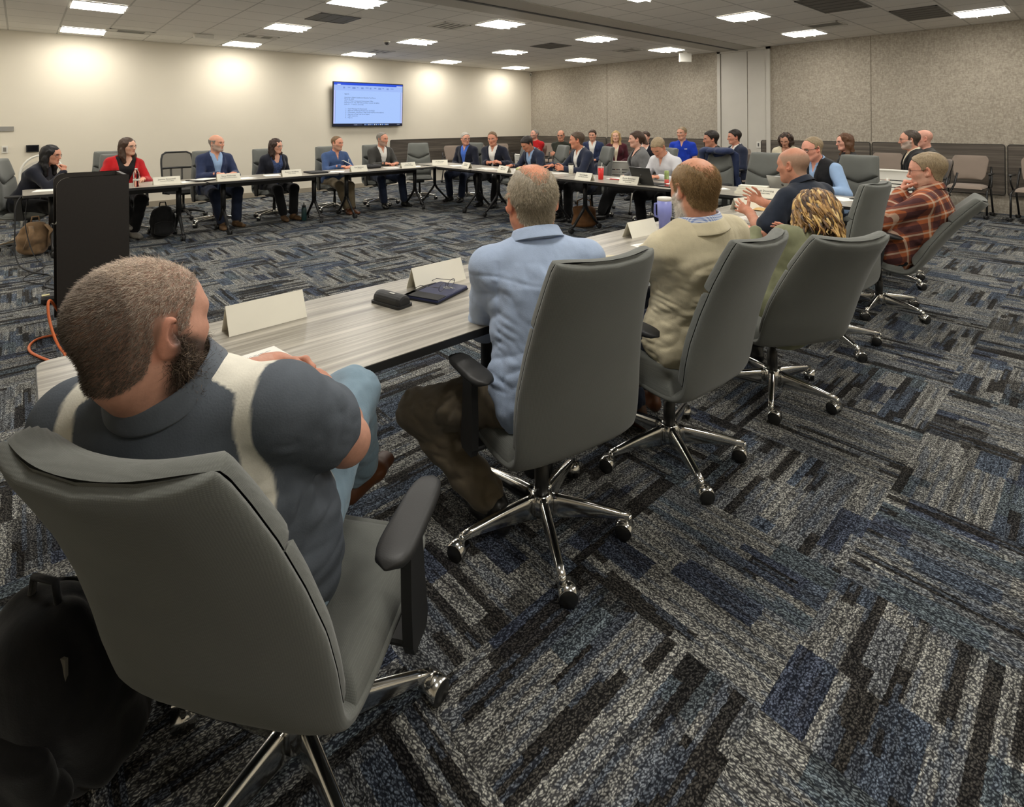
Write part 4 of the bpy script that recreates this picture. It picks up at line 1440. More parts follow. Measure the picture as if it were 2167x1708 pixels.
# ------------------------------------------------------------------ wall screen
tv = empty('wall_screen', (XA + .10, 6.12, 1.955))
tv.rotation_euler = (0, R(3.0), 0)
tag(tv, 'large flat wall screen showing a blue document agenda', 'screen')
W_, H_ = 1.80, 1.03
b = MB(); b.box((0, 0, 0), (.045, W_, H_), M_BLACK, bev=.006); b.build('bezel', tv)
b = MB(); b.box((-.06, 0, 0), (.07, .5, .4), M_BLKMET); b.build('wall_bracket', tv)
def scr(y0, y1, z0, z1, rgb, name, es=1.0, dx=.0235, par=None):
    m = mat('screen_%d_%d_%d_%.2f' % (*rgb, es), (0, 0, 0), .4, emit=srgb(*rgb), es=es)
    b = MB(); b.add([(dx, y0, z0), (dx, y1, z0), (dx, y1, z1), (dx, y0, z1)], [(0, 1, 2, 3)], m, False)
    return b.build(name, par or tv)
hw, hh_ = W_ / 2 - .018, H_ / 2
disp = scr(-hw, hw, -hh_ + .07, hh_ - .02, (168, 198, 252), 'display', 1.0)
scr(-hw, hw, hh_ - .075, hh_ - .02, (10, 70, 215), 'title_bar', 1.0, .0242, disp)
scr(-hw + .08, -hw + .16, hh_ - .075, hh_ - .055, (190, 205, 245), 'ribbon_tab', 1.0, .0246, disp)
scr(hw - .17, hw, hh_ - .075, hh_ - .055, (190, 205, 245), 'share_tab', 1.0, .0246, disp)
scr(-hw, hw, hh_ - .20, hh_ - .075, (158, 186, 245), 'ribbon', 1.0, .0240, disp)
scr(-hw, -hw + .035, -hh_ + .07, hh_ - .20, (188, 196, 248), 'left_margin', 1.0, .0240, disp)
scr(hw - .035, hw, -hh_ + .07, hh_ - .20, (188, 196, 248), 'right_margin', 1.0, .0240, disp)
scr(-hw + .036, -hw + .042, -hh_ + .10, hh_ - .20, (96, 122, 190), 'page_edge', 1.0, .0244, disp)
scr(hw - .052, hw - .046, -hh_ + .10, hh_ - .21, (96, 122, 190), 'page_edge', 1.0, .0244, disp)
scr(-hw, hw, -hh_ + .014, -hh_ + .07, (14, 20, 42), 'taskbar', 1.0, .0240, disp)
M_STXT = mat('screen_text', (0, 0, 0), .5, emit=srgb(22, 40, 88), es=1.0)
M_SWHT = mat('screen_white', (0, 0, 0), .5, emit=srgb(215, 225, 250), es=1.0)
rt = (PI / 2, 0, PI / 2)
lines = [('Agenda', -.63, .225), ('Governor\u2019s Water Quality and Quantity Task Force', -.63, .145), ('March 06, 2025', -.63, .108), ('Dept. of Water, Energy and Environment Office', -.63, .066), ('Meeting Room 102, 245 Fallbrook Blvd., Lincoln, NE 68521', -.63, .026), ('9:00 a.m. \u2013 11:00 a.m. (Central)', -.63, -.014),
         ('1.   Open Meetings Act Announced', -.60, -.115), ('2.   Approval of Meeting Minutes from 2/19/2025', -.60, -.157), ('3.   Presentation, Discussion: Task Force Final Recommendations', -.60, -.198), ('4.   Approval of Final Task Force Report', -.60, -.240), ('5.   Public Comment', -.60, -.281), ('6.   Adjourn', -.60, -.322)]
for t_, y_, z_ in lines:
    text('agenda_lettering', t_, .037, M_STXT, (.0252, y_, z_), rt, disp, ext=.0001)
for k in range(12):
    scr(-.66 + .11 * k, -.62 + .11 * k + .02 * (k % 3), hh_ - .155 + .02 * (k % 2), hh_ - .115, (118, 146, 212), 'ribbon_icon', 1.0, .0246, disp)
for k in range(13):
    scr(-.12 + .05 * k, -.092 + .05 * k, -hh_ + .030, -hh_ + .054, [(150, 180, 235), (90, 130, 210), (205, 215, 240)][k % 3], 'taskbar_icon', 1.0, .0246, disp)
scr(-.40, -.18, -hh_ + .026, -hh_ + .058, (52, 60, 84), 'search_field', 1.0, .0246, disp)
text('search_lettering', 'Search', .026, M_SWHT, (.0252, -.37, -hh_ + .034), rt, disp)
text('clock_lettering', '9:08 AM', .022, M_SWHT, (.0252, .74, -hh_ + .036), rt, disp)
# ------------------------------------------------------------------ tables
def table(L, label, loc, rz, mtop=None):
    """folding T-leg table, long axis = local x"""
    W = .76
    root = empty('folding_table', (*loc, 0), rz)
    b = MB(); b.prism(rrect(L - .006, W - .006, .045, 6), .026, mtop or M_TABLE, Matrix.Translation((0, 0, .714)))
    top = b.build('tabletop', root)
    b = MB()
    out = rrect(L, W, .048, 6); inn = rrect(L - .008, W - .008, .044, 6); n = len(out)
    vs = [(p[0], p[1], .711) for p in out] + [(p[0], p[1], .7385) for p in out] + [(p[0], p[1], .7385) for p in inn] + [(p[0], p[1], .711) for p in inn]
    fs = [(k * n + i, k * n + (i + 1) % n, ((k + 1) % 4) * n + (i + 1) % n, ((k + 1) % 4) * n + i) for k in range(4) for i in range(n)]
    b.add(vs, fs, M_BLKPL, False); b.build('edge_band', top)
    b = MB(); b.box((0, .06, .655), (L - .55, .03, .05), M_BLKMET); b.box((0, -.10, .690), (L - .6, .04, .03), M_BLKMET); b.build('crossbar', root)
    for s in (-1, 1):
        x = s * (L / 2 - .26)
        b = MB()
        b.box((x, 0, .70), (.06, .50, .022), M_BLKMET, bev=.004)
        b.tube([(x, 0, .70), (x, 0, .32)], .027, M_BLKMET, 10, flat=(1, 1.25))
        for d in (-1, 1):
            b.tube([(x, d * .006, .36), (x, d * .05, .285), (x, d * .22, .115), (x, d * .27, .075)], [.024, .022, .018, .018], M_BLKMET, 8)
        leg = b.build('leg', root)
        for d in (-1, 1):
            b = MB(); caster(b, (x, d * .272, .075), d * PI / 2 + .4 * s, False, .034)
            b.build('caster', leg)
    return tag(root, label, 'table', 'folding tables of the meeting ring')
P2_ = PI / 2
table(1.83, 'grey wood-look folding table in front of the bearded man in the polo shirt', (-1.95, .945), P2_)
table(1.82, 'grey wood-look folding table in front of the beige blazer, with a purple tumbler on it', (-1.95, 2.775), P2_)
table(1.50, 'short grey folding table in front of the gesturing man in the navy shirt', (-1.95, 4.60), P2_)
table(1.81, 'dark folding table with the water bottle, in front of the red jacket', (-8.36, .915), -P2_)
table(1.81, 'dark folding table in front of the woman with curly dark hair', (-8.36, 2.745), -P2_)
table(1.81, 'dark folding table before the dark grey blazer, beside the far corner', (-8.36, 4.57), -P2_)
table(1.82, 'dark folding table at the far corner before the bright blue shirt', (-7.92, 5.78), 0)
table(1.82, 'dark folding table before the black-haired man looking down in a navy jacket', (-6.08, 5.78), 0)
table(1.82, 'dark folding table with the red tumbler and the black laptop', (-4.24, 5.78), 0)
table(1.82, 'dark folding table with the stacked name cards before the black vest', (-2.40, 5.78), 0)

# ------------------------------------------------------------------ chairs
CHP = {}
def chair(x, y, th, label, rec=(0, 0), sw=0):
    rec = rec or (0, 0)
    if rec not in CHP:
        o = CHP[rec] = exec_chair(*rec); o.location = (x, y, 0); o.rotation_euler = (0, 0, R(th - 90)); o['label'] = label
    else: o = dup(CHP[rec], (x, y, 0), R(th - 90), label)
    o['category'] = 'office chair'; o['group'] = 'grey swivel chairs'
    if sw:      # the star base stands turned against the seat
        for c in [q for q in bpy.data.objects if q.parent == o and q.name.split('.')[0] in ('base_hub', 'base_leg')]:
            c.matrix_local = Matrix.Rotation(R(sw), 4, 'Z') @ c.matrix_local
    return o

def rod_frame(b, pts, r, m): b.tube(pts, r, m, 8)
def side_chair(name='side_chair', fab=None):
    fab = fab or M_TAUPE
    root = empty(name)
    b = MB(); G = []
    for i in range(13):
        t = -1 + 2 * i / 12; row = []
        for j in range(15):
            u = math.sin(PI / 2 * (-1 + 2 * j / 14)); v = math.sin(PI / 2 * t)
            w = .235 * (1 - .10 * v ** 2)
            e = (max(0, 1 - abs(u) ** 5) * max(0, 1 - abs(v) ** 5)) ** .5
            row.append((u * w, v * .225, .452 + .045 * e - (.03 * max(0, v - .6))))
        G.append(row)
    b.grid(G, fab)
    b.box((0, 0, .442), (.44, .42, .022), M_BLKPL, bev=.008); b.build('seat', root)
    b = MB()
    for side in (1, -1):
        G = []
        for i in range(15):
            v = math.sin(PI / 2 * (-1 + 2 * i / 14)); row = []
            for j in range(17):
                u = math.sin(PI / 2 * (-1 + 2 * j / 16))
                w = .235 * (.90 + .10 * v) * (max(0, 1 - .22 * max(0, abs(v) - .55) ** 2 * 8)) ** .5
                e = (max(0, 1 - abs(u) ** 4) * max(0, 1 - abs(v) ** 4)) ** .5
                row.append((u * w * (1 if side > 0 else -1), -.235 - .05 * v * .9 + .045 * u * u + side * .022 * e, .745 + v * .185))
            G.append(row)
        b.grid(G, fab if side > 0 else M_BLKPL)
    b.build('backrest', root)
    for s in (-1, 1):
        x = s * .262
        b = MB()
        b.tube([(x, .20, .055), (x, .19, .40), (x, .05, .45), (x, -.16, .45), (x * .98, -.23, .60), (x * .93, -.27, .76)], .0135, M_BLKMET, 8)
        b.tube([(x, -.28, .055), (x, -.10, .44)], .0135, M_BLKMET, 8)
        for y in (.20, -.28): caster(b, (x, y, .055), 1.0, False, .025)
        b.build('side_frame', root)
        b = MB()
        b.tube([(x, .05, .45), (x + s * .02, .10, .58), (x + s * .02, .09, .655)], .012, M_BLKMET, 8)
        b.box((x + s * .02, .0, .668), (.05, .24, .026), M_BLKPL, bev=.01)
        b.build('armrest', root)
    return root
def white_chair():
    root = empty('white_chair')
    b = MB()
    b.prism(rrect(.45, .43, .09, 5), .030, M_WHITEPL, Matrix.Translation((0, 0, .435))); b.build('seat', root)
    b = MB()
    # slotted back shell: bars around four slots
    def bp(u, z): return (u * .235 * (1 - .10 * (z - .55)), -.235 - .10 * (z - .5) + .05 * u * u, z)
    zs = [.56, .63, .642, .675, .687, .72, .732, .85]
    for i in range(0, len(zs), 2):
        z0, z1 = zs[i], zs[i + 1]
        for off in (0, 1):
            G = [[tuple(np.array(bp(u, z)) + np.array([0, -.008 * off, 0])) for u in np.linspace(-1, 1, 11) * (1 if off == 0 else -1)] for z in (z0, (z0 + z1) / 2, z1)]
            b.grid(G, M_WHITEPL)
    for s in (-1, 1):
        b.tube([bp(s * .97, z) for z in np.linspace(.54, .85, 8)], .018, M_WHITEPL, 8)
        b.tube([bp(s * .42, z) for z in np.linspace(.60, .75, 4)], .012, M_WHITEPL, 6)
    b.tube([bp(u, .85) for u in np.linspace(-.97, .97, 11)], .016, M_WHITEPL, 8)
    b.tube([bp(u, .55) for u in np.linspace(-.97, .97, 11)], .016, M_WHITEPL, 8)
    b.build('backrest', root)
    for s in (-1, 1):
        x = s * .235
        b = MB()
        b.tube([(x, .21, .055), (x, .17, .42), (x, -.17, .43), (x * .98, -.225, .56)], .0125, M_WHITEPL, 8)
        b.tube([(x, -.24, .055), (x, -.08, .43)], .0125, M_WHITEPL, 8)
        for y in (.21, -.24): caster(b, (x, y, .055), 1.2, False, .024)
        b.build('side_frame', root)
        b = MB(); b.tube([(x, -.10, .44), (x + s * .03, -.08, .60), (x + s * .03, -.05, .645)], .010, M_BLKPL, 8); b.box((x + s * .03, .0, .655), (.045, .22, .022), M_BLKPL, bev=.009); b.build('armrest', root)
    return root
def mesh_chair():
    root = empty('mesh_task_chair')
    mm = bpy.data.materials.new('chair_mesh'); N = NT(mm)
    tr = N.new('ShaderNodeBsdfTransparent'); mx = N.new('ShaderNodeMixShader'); mx.inputs[0].default_value = .72
    N.b.inputs['Base Color'].default_value = (*srgb(88, 86, 80), 1); N.b.inputs['Roughness'].default_value = .9
    N.link(tr.outputs[0], mx.inputs[1]); N.link(N.b.outputs[0], mx.inputs[2]); N.link(mx.outputs[0], N.n['Material Output'].inputs['Surface'])
    def bp(u, z, o=0): return (u * (.235 - .05 * abs((z - .80) / .27) ** 4), -.24 - .16 * (z - .5) + .05 * u * u - o, z)
    b = MB()
    ring = [bp(-1, z) for z in np.linspace(.56, 1.02, 8)] + [bp(u, 1.055) for u in np.linspace(-.8, .8, 7)] + [bp(1, z) for z in np.linspace(1.02, .56, 8)] + [bp(u, .53) for u in np.linspace(.8, -.8, 7)]
    b.tube(ring, .015, M_BLKPL, 8, closed=True)
    b.tube([bp(u, .80) for u in np.linspace(-1, 1, 9)], .016, M_BLKPL, 8)
    for u in (-.35, .35): b.tube([bp(u * .5, .42, .03), bp(u, .62, .03), bp(u, .80, .02)], .016, M_BLKPL, 8)
    b.build('back_frame', root)
    b = MB(); b.grid([[bp(u * .97, z, -.004) for u in np.linspace(-1, 1, 9)] for z in np.linspace(.54, 1.05, 9)], mm); b.build('back_mesh', root)
    b = MB(); b.prism(rrect(.49, .46, .10, 6), .06, mat('seat_black_fabric', (.03, .03, .03), .9), Matrix.Translation((0, 0, .42))); b.build('seat', root)
    for s in (-1, 1):
        b = MB(); x = s * .285
        b.tube([(s * .20, 0, .41), (x, 0, .42), (x, -.02, .62)], .018, M_BLKPL, 8); b.box((x, 0, .64), (.085, .25, .03), M_BLKPL, bev=.012); b.build('armrest', root)
    b = MB(); b.lathe([(.03, .09), (.026, .22), (.018, .225), (.018, .41)], M_BLKPL, 16); b.box((0, 0, .40), (.16, .22, .04), M_BLKPL, bev=.01); b.build('gas_column', root)
    for i in range(5):
        a = 2 * PI * i / 5 + .3; c, s = math.cos(a), math.sin(a)
        b = MB(); b.tube([(c * .02, s * .02, .125), (c * .16, s * .16, .118), (c * .30, s * .30, .075)], [.026, .022, .014], M_BLKPL, 8); lg = b.build('base_leg', root)
        b = MB(); caster(b, (c * .30, s * .30, .066), a + 1, False); b.build('caster', lg)
    return root
def hoop_chair():
    root = empty('white_hoop_chair')
    b = MB()
    ring = [(.27 * math.cos(a), -.24 - .05 * math.sin(a), .68 + .36 * max(0, math.sin(a)) ** .9) for a in np.linspace(PI, 0, 15)]
    b.tube([(-.27, -.22, .45)] + ring + [(.27, -.22, .45)], .016, M_WHITEPL, 8); b.build('back_hoop', root)
    b = MB(); b.grid([[(u * .25, -.24 - .03 * t, .56 + .40 * t * (1 - .35 * u * u)) for u in np.linspace(-1, 1, 9)] for t in np.linspace(0, 1, 6)], mat('pale_mesh', srgb(205, 200, 188), .8)); b.build('backrest', root)
    b = MB(); b.prism(rrect(.48, .46, .1, 6), .05, M_WHITEPL, Matrix.Translation((0, 0, .42))); b.build('seat', root)
    for sx in (-1, 1):
        for sy in (-1, 1):
            b = MB(); b.tube([(sx * .20, sy * .18, .43), (sx * .25, sy * .24, .0)], .012, M_WHITEPL, 8); b.build('leg', root)
    return root
protos = {}
def place(kind, fn, x, y, th, label, cat, group):
    if kind not in protos:
        o = fn(); protos[kind] = o; o.location = (x, y, 0); o.rotation_euler = (0, 0, R(th - 90)); o['label'] = label; o['group'] = group
    else: o = dup(protos[kind], (x, y, 0), R(th - 90), label, group)
    o['category'] = cat
    return o

# ------------------------------------------------------------------ desk things
def lw(loc, th, x, y, z):
    a = R(th); dx, dy = x - loc[0], y - loc[1]
    return (dx * math.sin(a) - dy * math.cos(a), dx * math.cos(a) + dy * math.sin(a), z)
def tent(x, y, rz, label, lines=None, w=.27, h=.095, d=.085, z=.74, blank=False, title=None):
    """folded card; local -y side is the one that is read"""
    b = MB(); t = .0012
    pts = [(-d / 2, 0), (0, h), (d / 2, 0)]
    vs = []
    for x_ in (-w / 2, w / 2):
        for p, q in pts: vs.append((x_, p, q + .0005))
        for p, q in ((-d / 2 + .003, 0), (0, h - .004), (d / 2 - .003, 0)): vs.append((x_, p, q + .0005))
    fs = [(0, 6, 7, 1), (1, 7, 8, 2), (3, 4, 10, 9), (4, 5, 11, 10), (0, 1, 4, 3), (1, 2, 5, 4), (6, 9, 10, 7), (7, 10, 11, 8), (0, 3, 9, 6), (2, 8, 11, 5)]
    b.add(vs, fs, M_CARD, False)
    o = b.build('name_card'); o.location = (x, y, z); o.rotation_euler = (0, 0, rz)
    tag(o, label, 'name card', 'folded name cards on the tables')
    if lines:
        ang = math.atan2(h, d / 2)
        for i, (tx, sz) in enumerate(lines):
            hh = h * (.60 - .21 * i) 
            yy = -d / 2 * (1 - hh / h) - .0012
            text('card_lettering', tx, sz, M_INK, (0, yy, hh), (ang, 0, 0), o, 'CENTER', ext=.0003)
    return o
def sheet(x, y, rz, label, name='paper_sheet', cat='paper', w=.216, d=.279, n=1, m=None, z=.7405, lines=0, t=None, group=None):
    b = MB(); t = t or .0008 * n
    b.box((0, 0, t / 2), (w, d, t), m or M_PAPER)
    o = b.build(name); o.location = (x, y, z); o.rotation_euler = (0, 0, rz)
    tag(o, label, cat, group)
    if lines:
        b = MB(); r_ = random.Random(lines)
        for k in range(lines):
            yy = d / 2 - .03 - (d - .06) * k / lines
            if k % 6 == 5: continue
            x0 = -w / 2 + .022
            while x0 < w / 2 - .03:
                ww = r_.uniform(.006, .02)
                b.box((x0 + ww / 2, yy, t + .0003), (ww, .0022, .0003), M_INKL); x0 += ww + .004
                if x0 > w / 2 - .05 and r_.random() < .3: break
        b.build('printed_lettering', o)
    return o
NC = 'white name card lettered in black, '
tent(-8.22, 1.40, P2_, NC + 'before the woman in the red jacket', [('Jasmine Greenwall', .026), ('Governor\u2019s Policy Office', .015)], w=.30)
tent(-8.10, 2.10, P2_, NC + 'before the bald man in the navy blazer', [('Steve Wellensiek', .026), ('Lower Elkhorn Resources District', .015)], w=.29)
tent(-8.10, 2.95, P2_, NC + 'before the woman with curly dark hair', [('Ruzanne Goldberg', .026), ('Citizen of Omaha', .015)], w=.28)
tent(-8.12, 4.02, P2_, NC + 'before the man in the blue button shirt', [('Tom Riedmann', .026), ('Lower Platte', .015)], w=.28)
tent(-8.12, 4.93, P2_, NC + 'before the man in the dark grey blazer', [('Scott Smith', .026), ('Environment Trust Manager', .015)], w=.28)
tent(-8.22, 5.66, R(60), NC + 'before the empty chair at the far corner', [('Jim Macomber', .026), ('Central District', .015)], w=.28)
tent(-7.36, 5.62, R(-12), NC + 'before the man in glasses and bright blue shirt', [('Dan Krohn', .026), ('Resources Commission', .015)], w=.28)
tent(-6.32, 5.55, R(-8), NC + 'beside the green and white shoe-shaped holder', [('Jeff Buettner', .026), ('Irrigation Association', .015)], w=.28)
tent(-5.58, 5.50, R(-6), NC + 'before the man reading with his head down', [('Joe Neal', .026), ('Senate', .015)], w=.28)
tent(-4.68, 5.52, R(-4), NC + 'before the man with the travel cup', [('Dave Heinlin', .028), ('Lower Platte South District', .016)], w=.29)
tent(-3.98, 5.55, R(-3), NC + 'beside the black laptop', [('Dustin Brinninger', .028), ('Agribusiness Environmental', .016), ('Resource Group', .014)], w=.29)
tent(-2.32, 5.50, R(8), NC + 'standing before the stacked cards near the silver laptop', [('Leah Downing', .028), ('Farmers Utility', .016)], w=.29)
tent(-2.17, .69, P2_ + .04, 'blank white folded card on the near table, left of the glasses case', w=.285, h=.10)
tent(-2.15, 1.46, P2_ + .03, 'blank white folded card behind the blue notebook', w=.285, h=.10)
tent(-2.13, 3.09, P2_ - .05, 'blank white folded card left of the purple tumbler', w=.285, h=.10)
tent(-2.14, 4.66, P2_ - .30, 'blank white folded card behind the gesturing hands', w=.27, h=.10)
for k in range(3):
    sheet(-2.53 + .012 * k, 5.62 + .02 * k, R(4 + 3 * k), 'white card in the loose stack behind the lettered card, %s' % ('bottom one', 'middle one', 'top one')[k] + ' of the stack', 'blank_card', 'card', .28, .11, 1, M_CARD, .7405 + .030 * k, t=.028, group='stacked cards')
# papers
sheet(-1.78, .55, R(97), 'printed white sheet on the near table before the bearded man', lines=32)
sheet(-1.80, -.0 + .16, R(84), 'printed white sheet on the near table end, left of the bearded man', lines=30, n=3)
sheet(-1.84, 2.86, R(80), 'white sheet under the sleeve of the beige blazer', lines=20)
sheet(-1.80, 4.12, R(70), 'thick stack of white papers below the gesturing hands', 'paper_stack', 'papers', n=24, lines=10)
sheet(-1.93, 4.72, R(75), 'white printed papers under the tan envelope', n=6, lines=14)
sheet(-1.95, 4.70, R(95), 'tan paper envelope lying on the papers by the gesturing man', 'envelope', 'envelope', .16, .24, 2, mat('kraft_paper', srgb(206, 168, 104), .8, noise=.06), .7465)
sheet(-8.30, 1.66, R(20), 'white papers right of the name card of the red jacket woman', n=5)
sheet(-8.34, 1.86, R(35), 'spread white papers on the black folder by the navy blazer', n=3, z=.758)
sheet(-8.34, 1.84, R(20), 'black folder under papers left of the navy blazer', 'folder', 'folder', .25, .32, 18, M_BLACK)
sheet(-8.26, 2.36, R(100), 'white sheet right of the card before the navy blazer', n=2)
sheet(-8.42, 2.78, R(80), 'white papers left of the card before the curly-haired woman', n=4)
sheet(-8.36, 3.42, R(88), 'black zip folio left of the man in the blue button shirt', 'folio', 'folder', .26, .36, 26, M_BLACK)
sheet(-8.30, 3.74, R(60), 'white sheet before the man in the blue button shirt', n=3)
sheet(-8.30, 4.72, R(80), 'white papers before the man in the dark grey blazer', n=6, lines=12)
sheet(-8.28, 5.16, R(60), 'white sheet right of the card before the dark grey blazer', n=2)
sheet(-7.86, 5.78, R(70), 'white sheet beside the far corner name card', n=2)
sheet(-7.02, 5.74, R(30), 'white papers before the two men in navy jackets, left', n=6, lines=12)
sheet(-6.80, 5.66, R(70), 'open white booklet before the man in the white shirt and navy suit', 'booklet', 'booklet', n=14, lines=14)
sheet(-6.42, 6.0, R(40), 'propped white sheet left of the man reading', n=2)
sheet(-5.86, 5.92, R(10), 'white papers before the man reading with his head down', n=5, lines=20)
sheet(-5.55, 5.98, R(70), 'white sheet under the reaching hand', n=2, lines=14)
sheet(-4.86, 5.74, R(20), 'white sheet behind the name card by the red tumbler', n=3, lines=10)
sheet(-4.42, 5.92, R(80), 'white papers right of the red tumbler', n=4)
sheet(-3.52, 5.86, R(75), 'white notepad before the man in the white shirt', 'notepad', 'notepad', n=12)
sheet(-2.95, 5.86, R(50), 'small white sheet on the dark table before the empty chair', w=.12, d=.16)
sheet(-1.76, 5.88, R(60), 'white sheet beside the elbow of the man in the vest', n=3)
sheet(-8.45, .22, R(80), 'white sheet on the far table end under the dark-haired woman\'s elbow', n=3)
o = MB().box((0, 0, .006), (.19, .03, .012), mat('red_plastic', srgb(190, 40, 36), .4), bev=.004).build('red_pencil_case'); o.location = (-4.38, 5.80, .741); tag(o, 'thin red pencil case right of the red tumbler', 'pencil case')
MB().box((.0, 0, .0128), (.17, .003, .002), M_BLKMET).build('zipper', o)
# phone
o = MB().box((0, 0, .005), (.075, .15, .009), M_BLACK, bev=.003).build('mobile_phone'); o.location = (-1.62, 5.92, .7405); o.rotation_euler = (0, 0, R(70)); tag(o, 'black phone on the table beside the man in the vest', 'phone')
MB().box((0, 0, .0100), (.069, .14, .0006), mat('dark_glass', (.008, .008, .01), .08)).build('screen', o)
# glasses case, notebook, eyeglasses on the near table
cz = mat('case_black', (.014, .014, .014), .5, bump=.1, bscale=500)
b = MB(); prof = [(.034 * math.cos(a), .014 + .036 * max(0, math.sin(a)) ** .8) for a in np.linspace(0, PI, 11)] + [(-.034, .010), (.034, .010)]
b.loft([[(x_, p[0] * s_, .010 + (p[1] - .010) * s_) for p in prof] for x_, s_ in ((-.082, .72), (-.078, .93), (-.06, 1), (.06, 1), (.078, .93), (.082, .72))], cz, True, False)
o = b.build('glasses_case'); o.location = (-2.04, 1.155, .7405); o.rotation_euler = (0, 0, R(12)); tag(o, 'black domed glasses case on the near table', 'glasses case')
b = MB(); b.prism(rrect(.175, .082, .012, 3), .011, cz); b.build('base', o)
MB().box((.012, -.008, .0502), (.030, .010, .001), mat('silver_print', srgb(190, 188, 180), .5)).build('printed_mark', o)
o = MB().box((0, 0, .009), (.175, .235, .018), mat('navy_cover', srgb(30, 38, 76), .45, noise=.1), bev=.004).build('notebook'); o.location = (-2.02, 1.37, .7405); o.rotation_euler = (0, 0, R(20)); tag(o, 'navy blue notebook with black border on the near table', 'notebook')
b = MB(); b.box((0, -.085, .0185), (.176, .065, .002), M_BLACK); b.box((-.078, 0, .0185), (.02, .236, .002), M_BLACK); b.box((0, 0, .004), (.178, .238, .006), M_BLACK); b.build('cover_border', o)
b = MB(); r_ = random.Random(4)
b.tube([(.03 + .022 * math.cos(a), .045 + .012 * math.sin(a), .0186) for a in np.linspace(0, 5.5, 14)], .0018, mat('silver_print', srgb(190, 188, 180), .5), 5); b.tube([(.0, .045, .0186), (.06, .055, .0186)], .0016, mat('silver_print'), 5); b.build('cover_emblem', o)
b = MB(); gm = mat('gunmetal', srgb(92, 90, 92), .3, .7)
for sx in (-1, 1):
    b.tube([(sx * .034 + .026 * math.cos(a) * (1), -.0 - .006 * math.sin(a), .022 + .019 * math.sin(a)) for a in np.linspace(0, 2 * PI, 19)[:-1]], .0013, gm, 6, closed=True)
    b.tube([(sx * .060, 0, .026), (sx * .064, .006, .026), (sx * .060, .10, .022), (sx * .056, .135, .004)], .0015, gm, 6)
b.tube([(-.008, 0, .024), (0, .002, .028), (.008, 0, .024)], .0013, gm, 6)
o = b.build('eyeglasses'); o.location = (-1.985, 1.40, .7605); o.rotation_euler = (0, 0, R(110)); tag(o, 'thin metal eyeglasses lying open on the navy notebook', 'eyeglasses')
for sx in (-1, 1): MB().add([(sx * .034 + .025 * math.cos(a), -.006 * math.sin(a), .022 + .018 * math.sin(a)) for a in np.linspace(0, 2 * PI, 15)[:-1]], [tuple(range(14))], MATS['lens']).build('lens', o)
# drinks
def cup(name, x, y, label, prof, m, lid=None, lidm=None, extra=None, cat='tumbler'):
    b = MB(); b.lathe(prof, m, 28); o = b.build(name); o.location = (x, y, .7405); tag(o, label, cat)
    if lid: MB().lathe(lid, lidm, 28).build('lid', o)
    if extra: extra(o)
    return o
purple = mat('purple_enamel', srgb(134, 140, 205), .35)
def hdl(o):
    b = MB(); b.tube([(-.050, 0, .19), (-.075, 0, .185), (-.078, 0, .13), (-.074, 0, .10), (-.046, 0, .092)], .008, purple, 8); b.build('handle', o)
cup('insulated_tumbler', -2.08, 3.30, 'tall purple tumbler with a white lid beside the beige blazer', [(.034, 0), (.037, .004), (.040, .09), (.048, .11), (.049, .215)], purple, [(.0495, .215), (.050, .232), (.046, .238), (.01, .240)], M_WHITEPL, hdl)
cup('travel_tumbler', -4.55, 5.70, 'bright red tumbler standing on the far dark table', [(.030, 0), (.033, .004), (.040, .155)], mat('red_enamel', srgb(214, 44, 40), .3), [(.041, .155), (.041, .167), (.037, .170)], mat('clear_lid', srgb(225, 190, 185), .2), lambda o: MB().tube([(.012, .0, .165), (.018, .006, .225)], .004, M_WHITEPL, 8).build('straw', o))
cup('travel_cup', -5.36, 6.02, 'white patterned travel cup with a black lid held by the man in navy', [(.028, 0), (.031, .003), (.039, .135)], mat('patterned_cup', srgb(218, 212, 196), .5, noise=.25, nscale=60), [(.0415, .135), (.0415, .150), (.036, .158)], M_BLACK, cat='cup')
cup('drink_can', -3.66, 5.86, 'slim green and red drink can before the man in the white shirt', [(.024, 0), (.028, .006), (.028, .055)], mat('can_red', srgb(196, 74, 66), .35), [(.028, .055), (.028, .150), (.024, .157), (.023, .160)], mat('can_green', srgb(160, 178, 110), .35, noise=.2, nscale=40), cat='can')
# clear water bottle
o = MB().lathe([(.030, 0), (.034, .006), (.034, .10), (.031, .11), (.034, .12), (.034, .165), (.024, .195), (.014, .21), (.014, .222)], glassy('clear_plastic', (.97, .98, .98), .03, 1.2), 24).build('water_bottle'); o.location = (-8.12, 1.06, .7405); tag(o, 'clear plastic water bottle on the table before the red jacket', 'bottle')
MB().lathe([(.0155, .210), (.0155, .228), (.013, .230)], M_WHITEPL, 16).build('cap', o)
MB().lathe([(.0348, .075), (.0348, .098)], M_WHITEPL, 24).build('bottle_label', o)
# green bottle on the floor
o = MB().lathe([(.034, 0), (.038, .006), (.038, .185), (.028, .205), (.024, .21)], mat('teal_enamel', srgb(38, 66, 66), .35), 24).build('water_flask'); o.location = (-8.46, 3.27, 0); tag(o, 'dark teal flask standing on the floor under the far table', 'bottle')
b = MB(); b.lathe([(.027, .208), (.027, .235), (.022, .24)], M_BLKPL, 20); b.tube([(-.02, 0, .235), (-.018, 0, .275), (0, 0, .285), (.018, 0, .275), (.02, 0, .235)], .005, mat('grey_loop', srgb(120, 122, 120), .5), 6); b.build('cap', o)
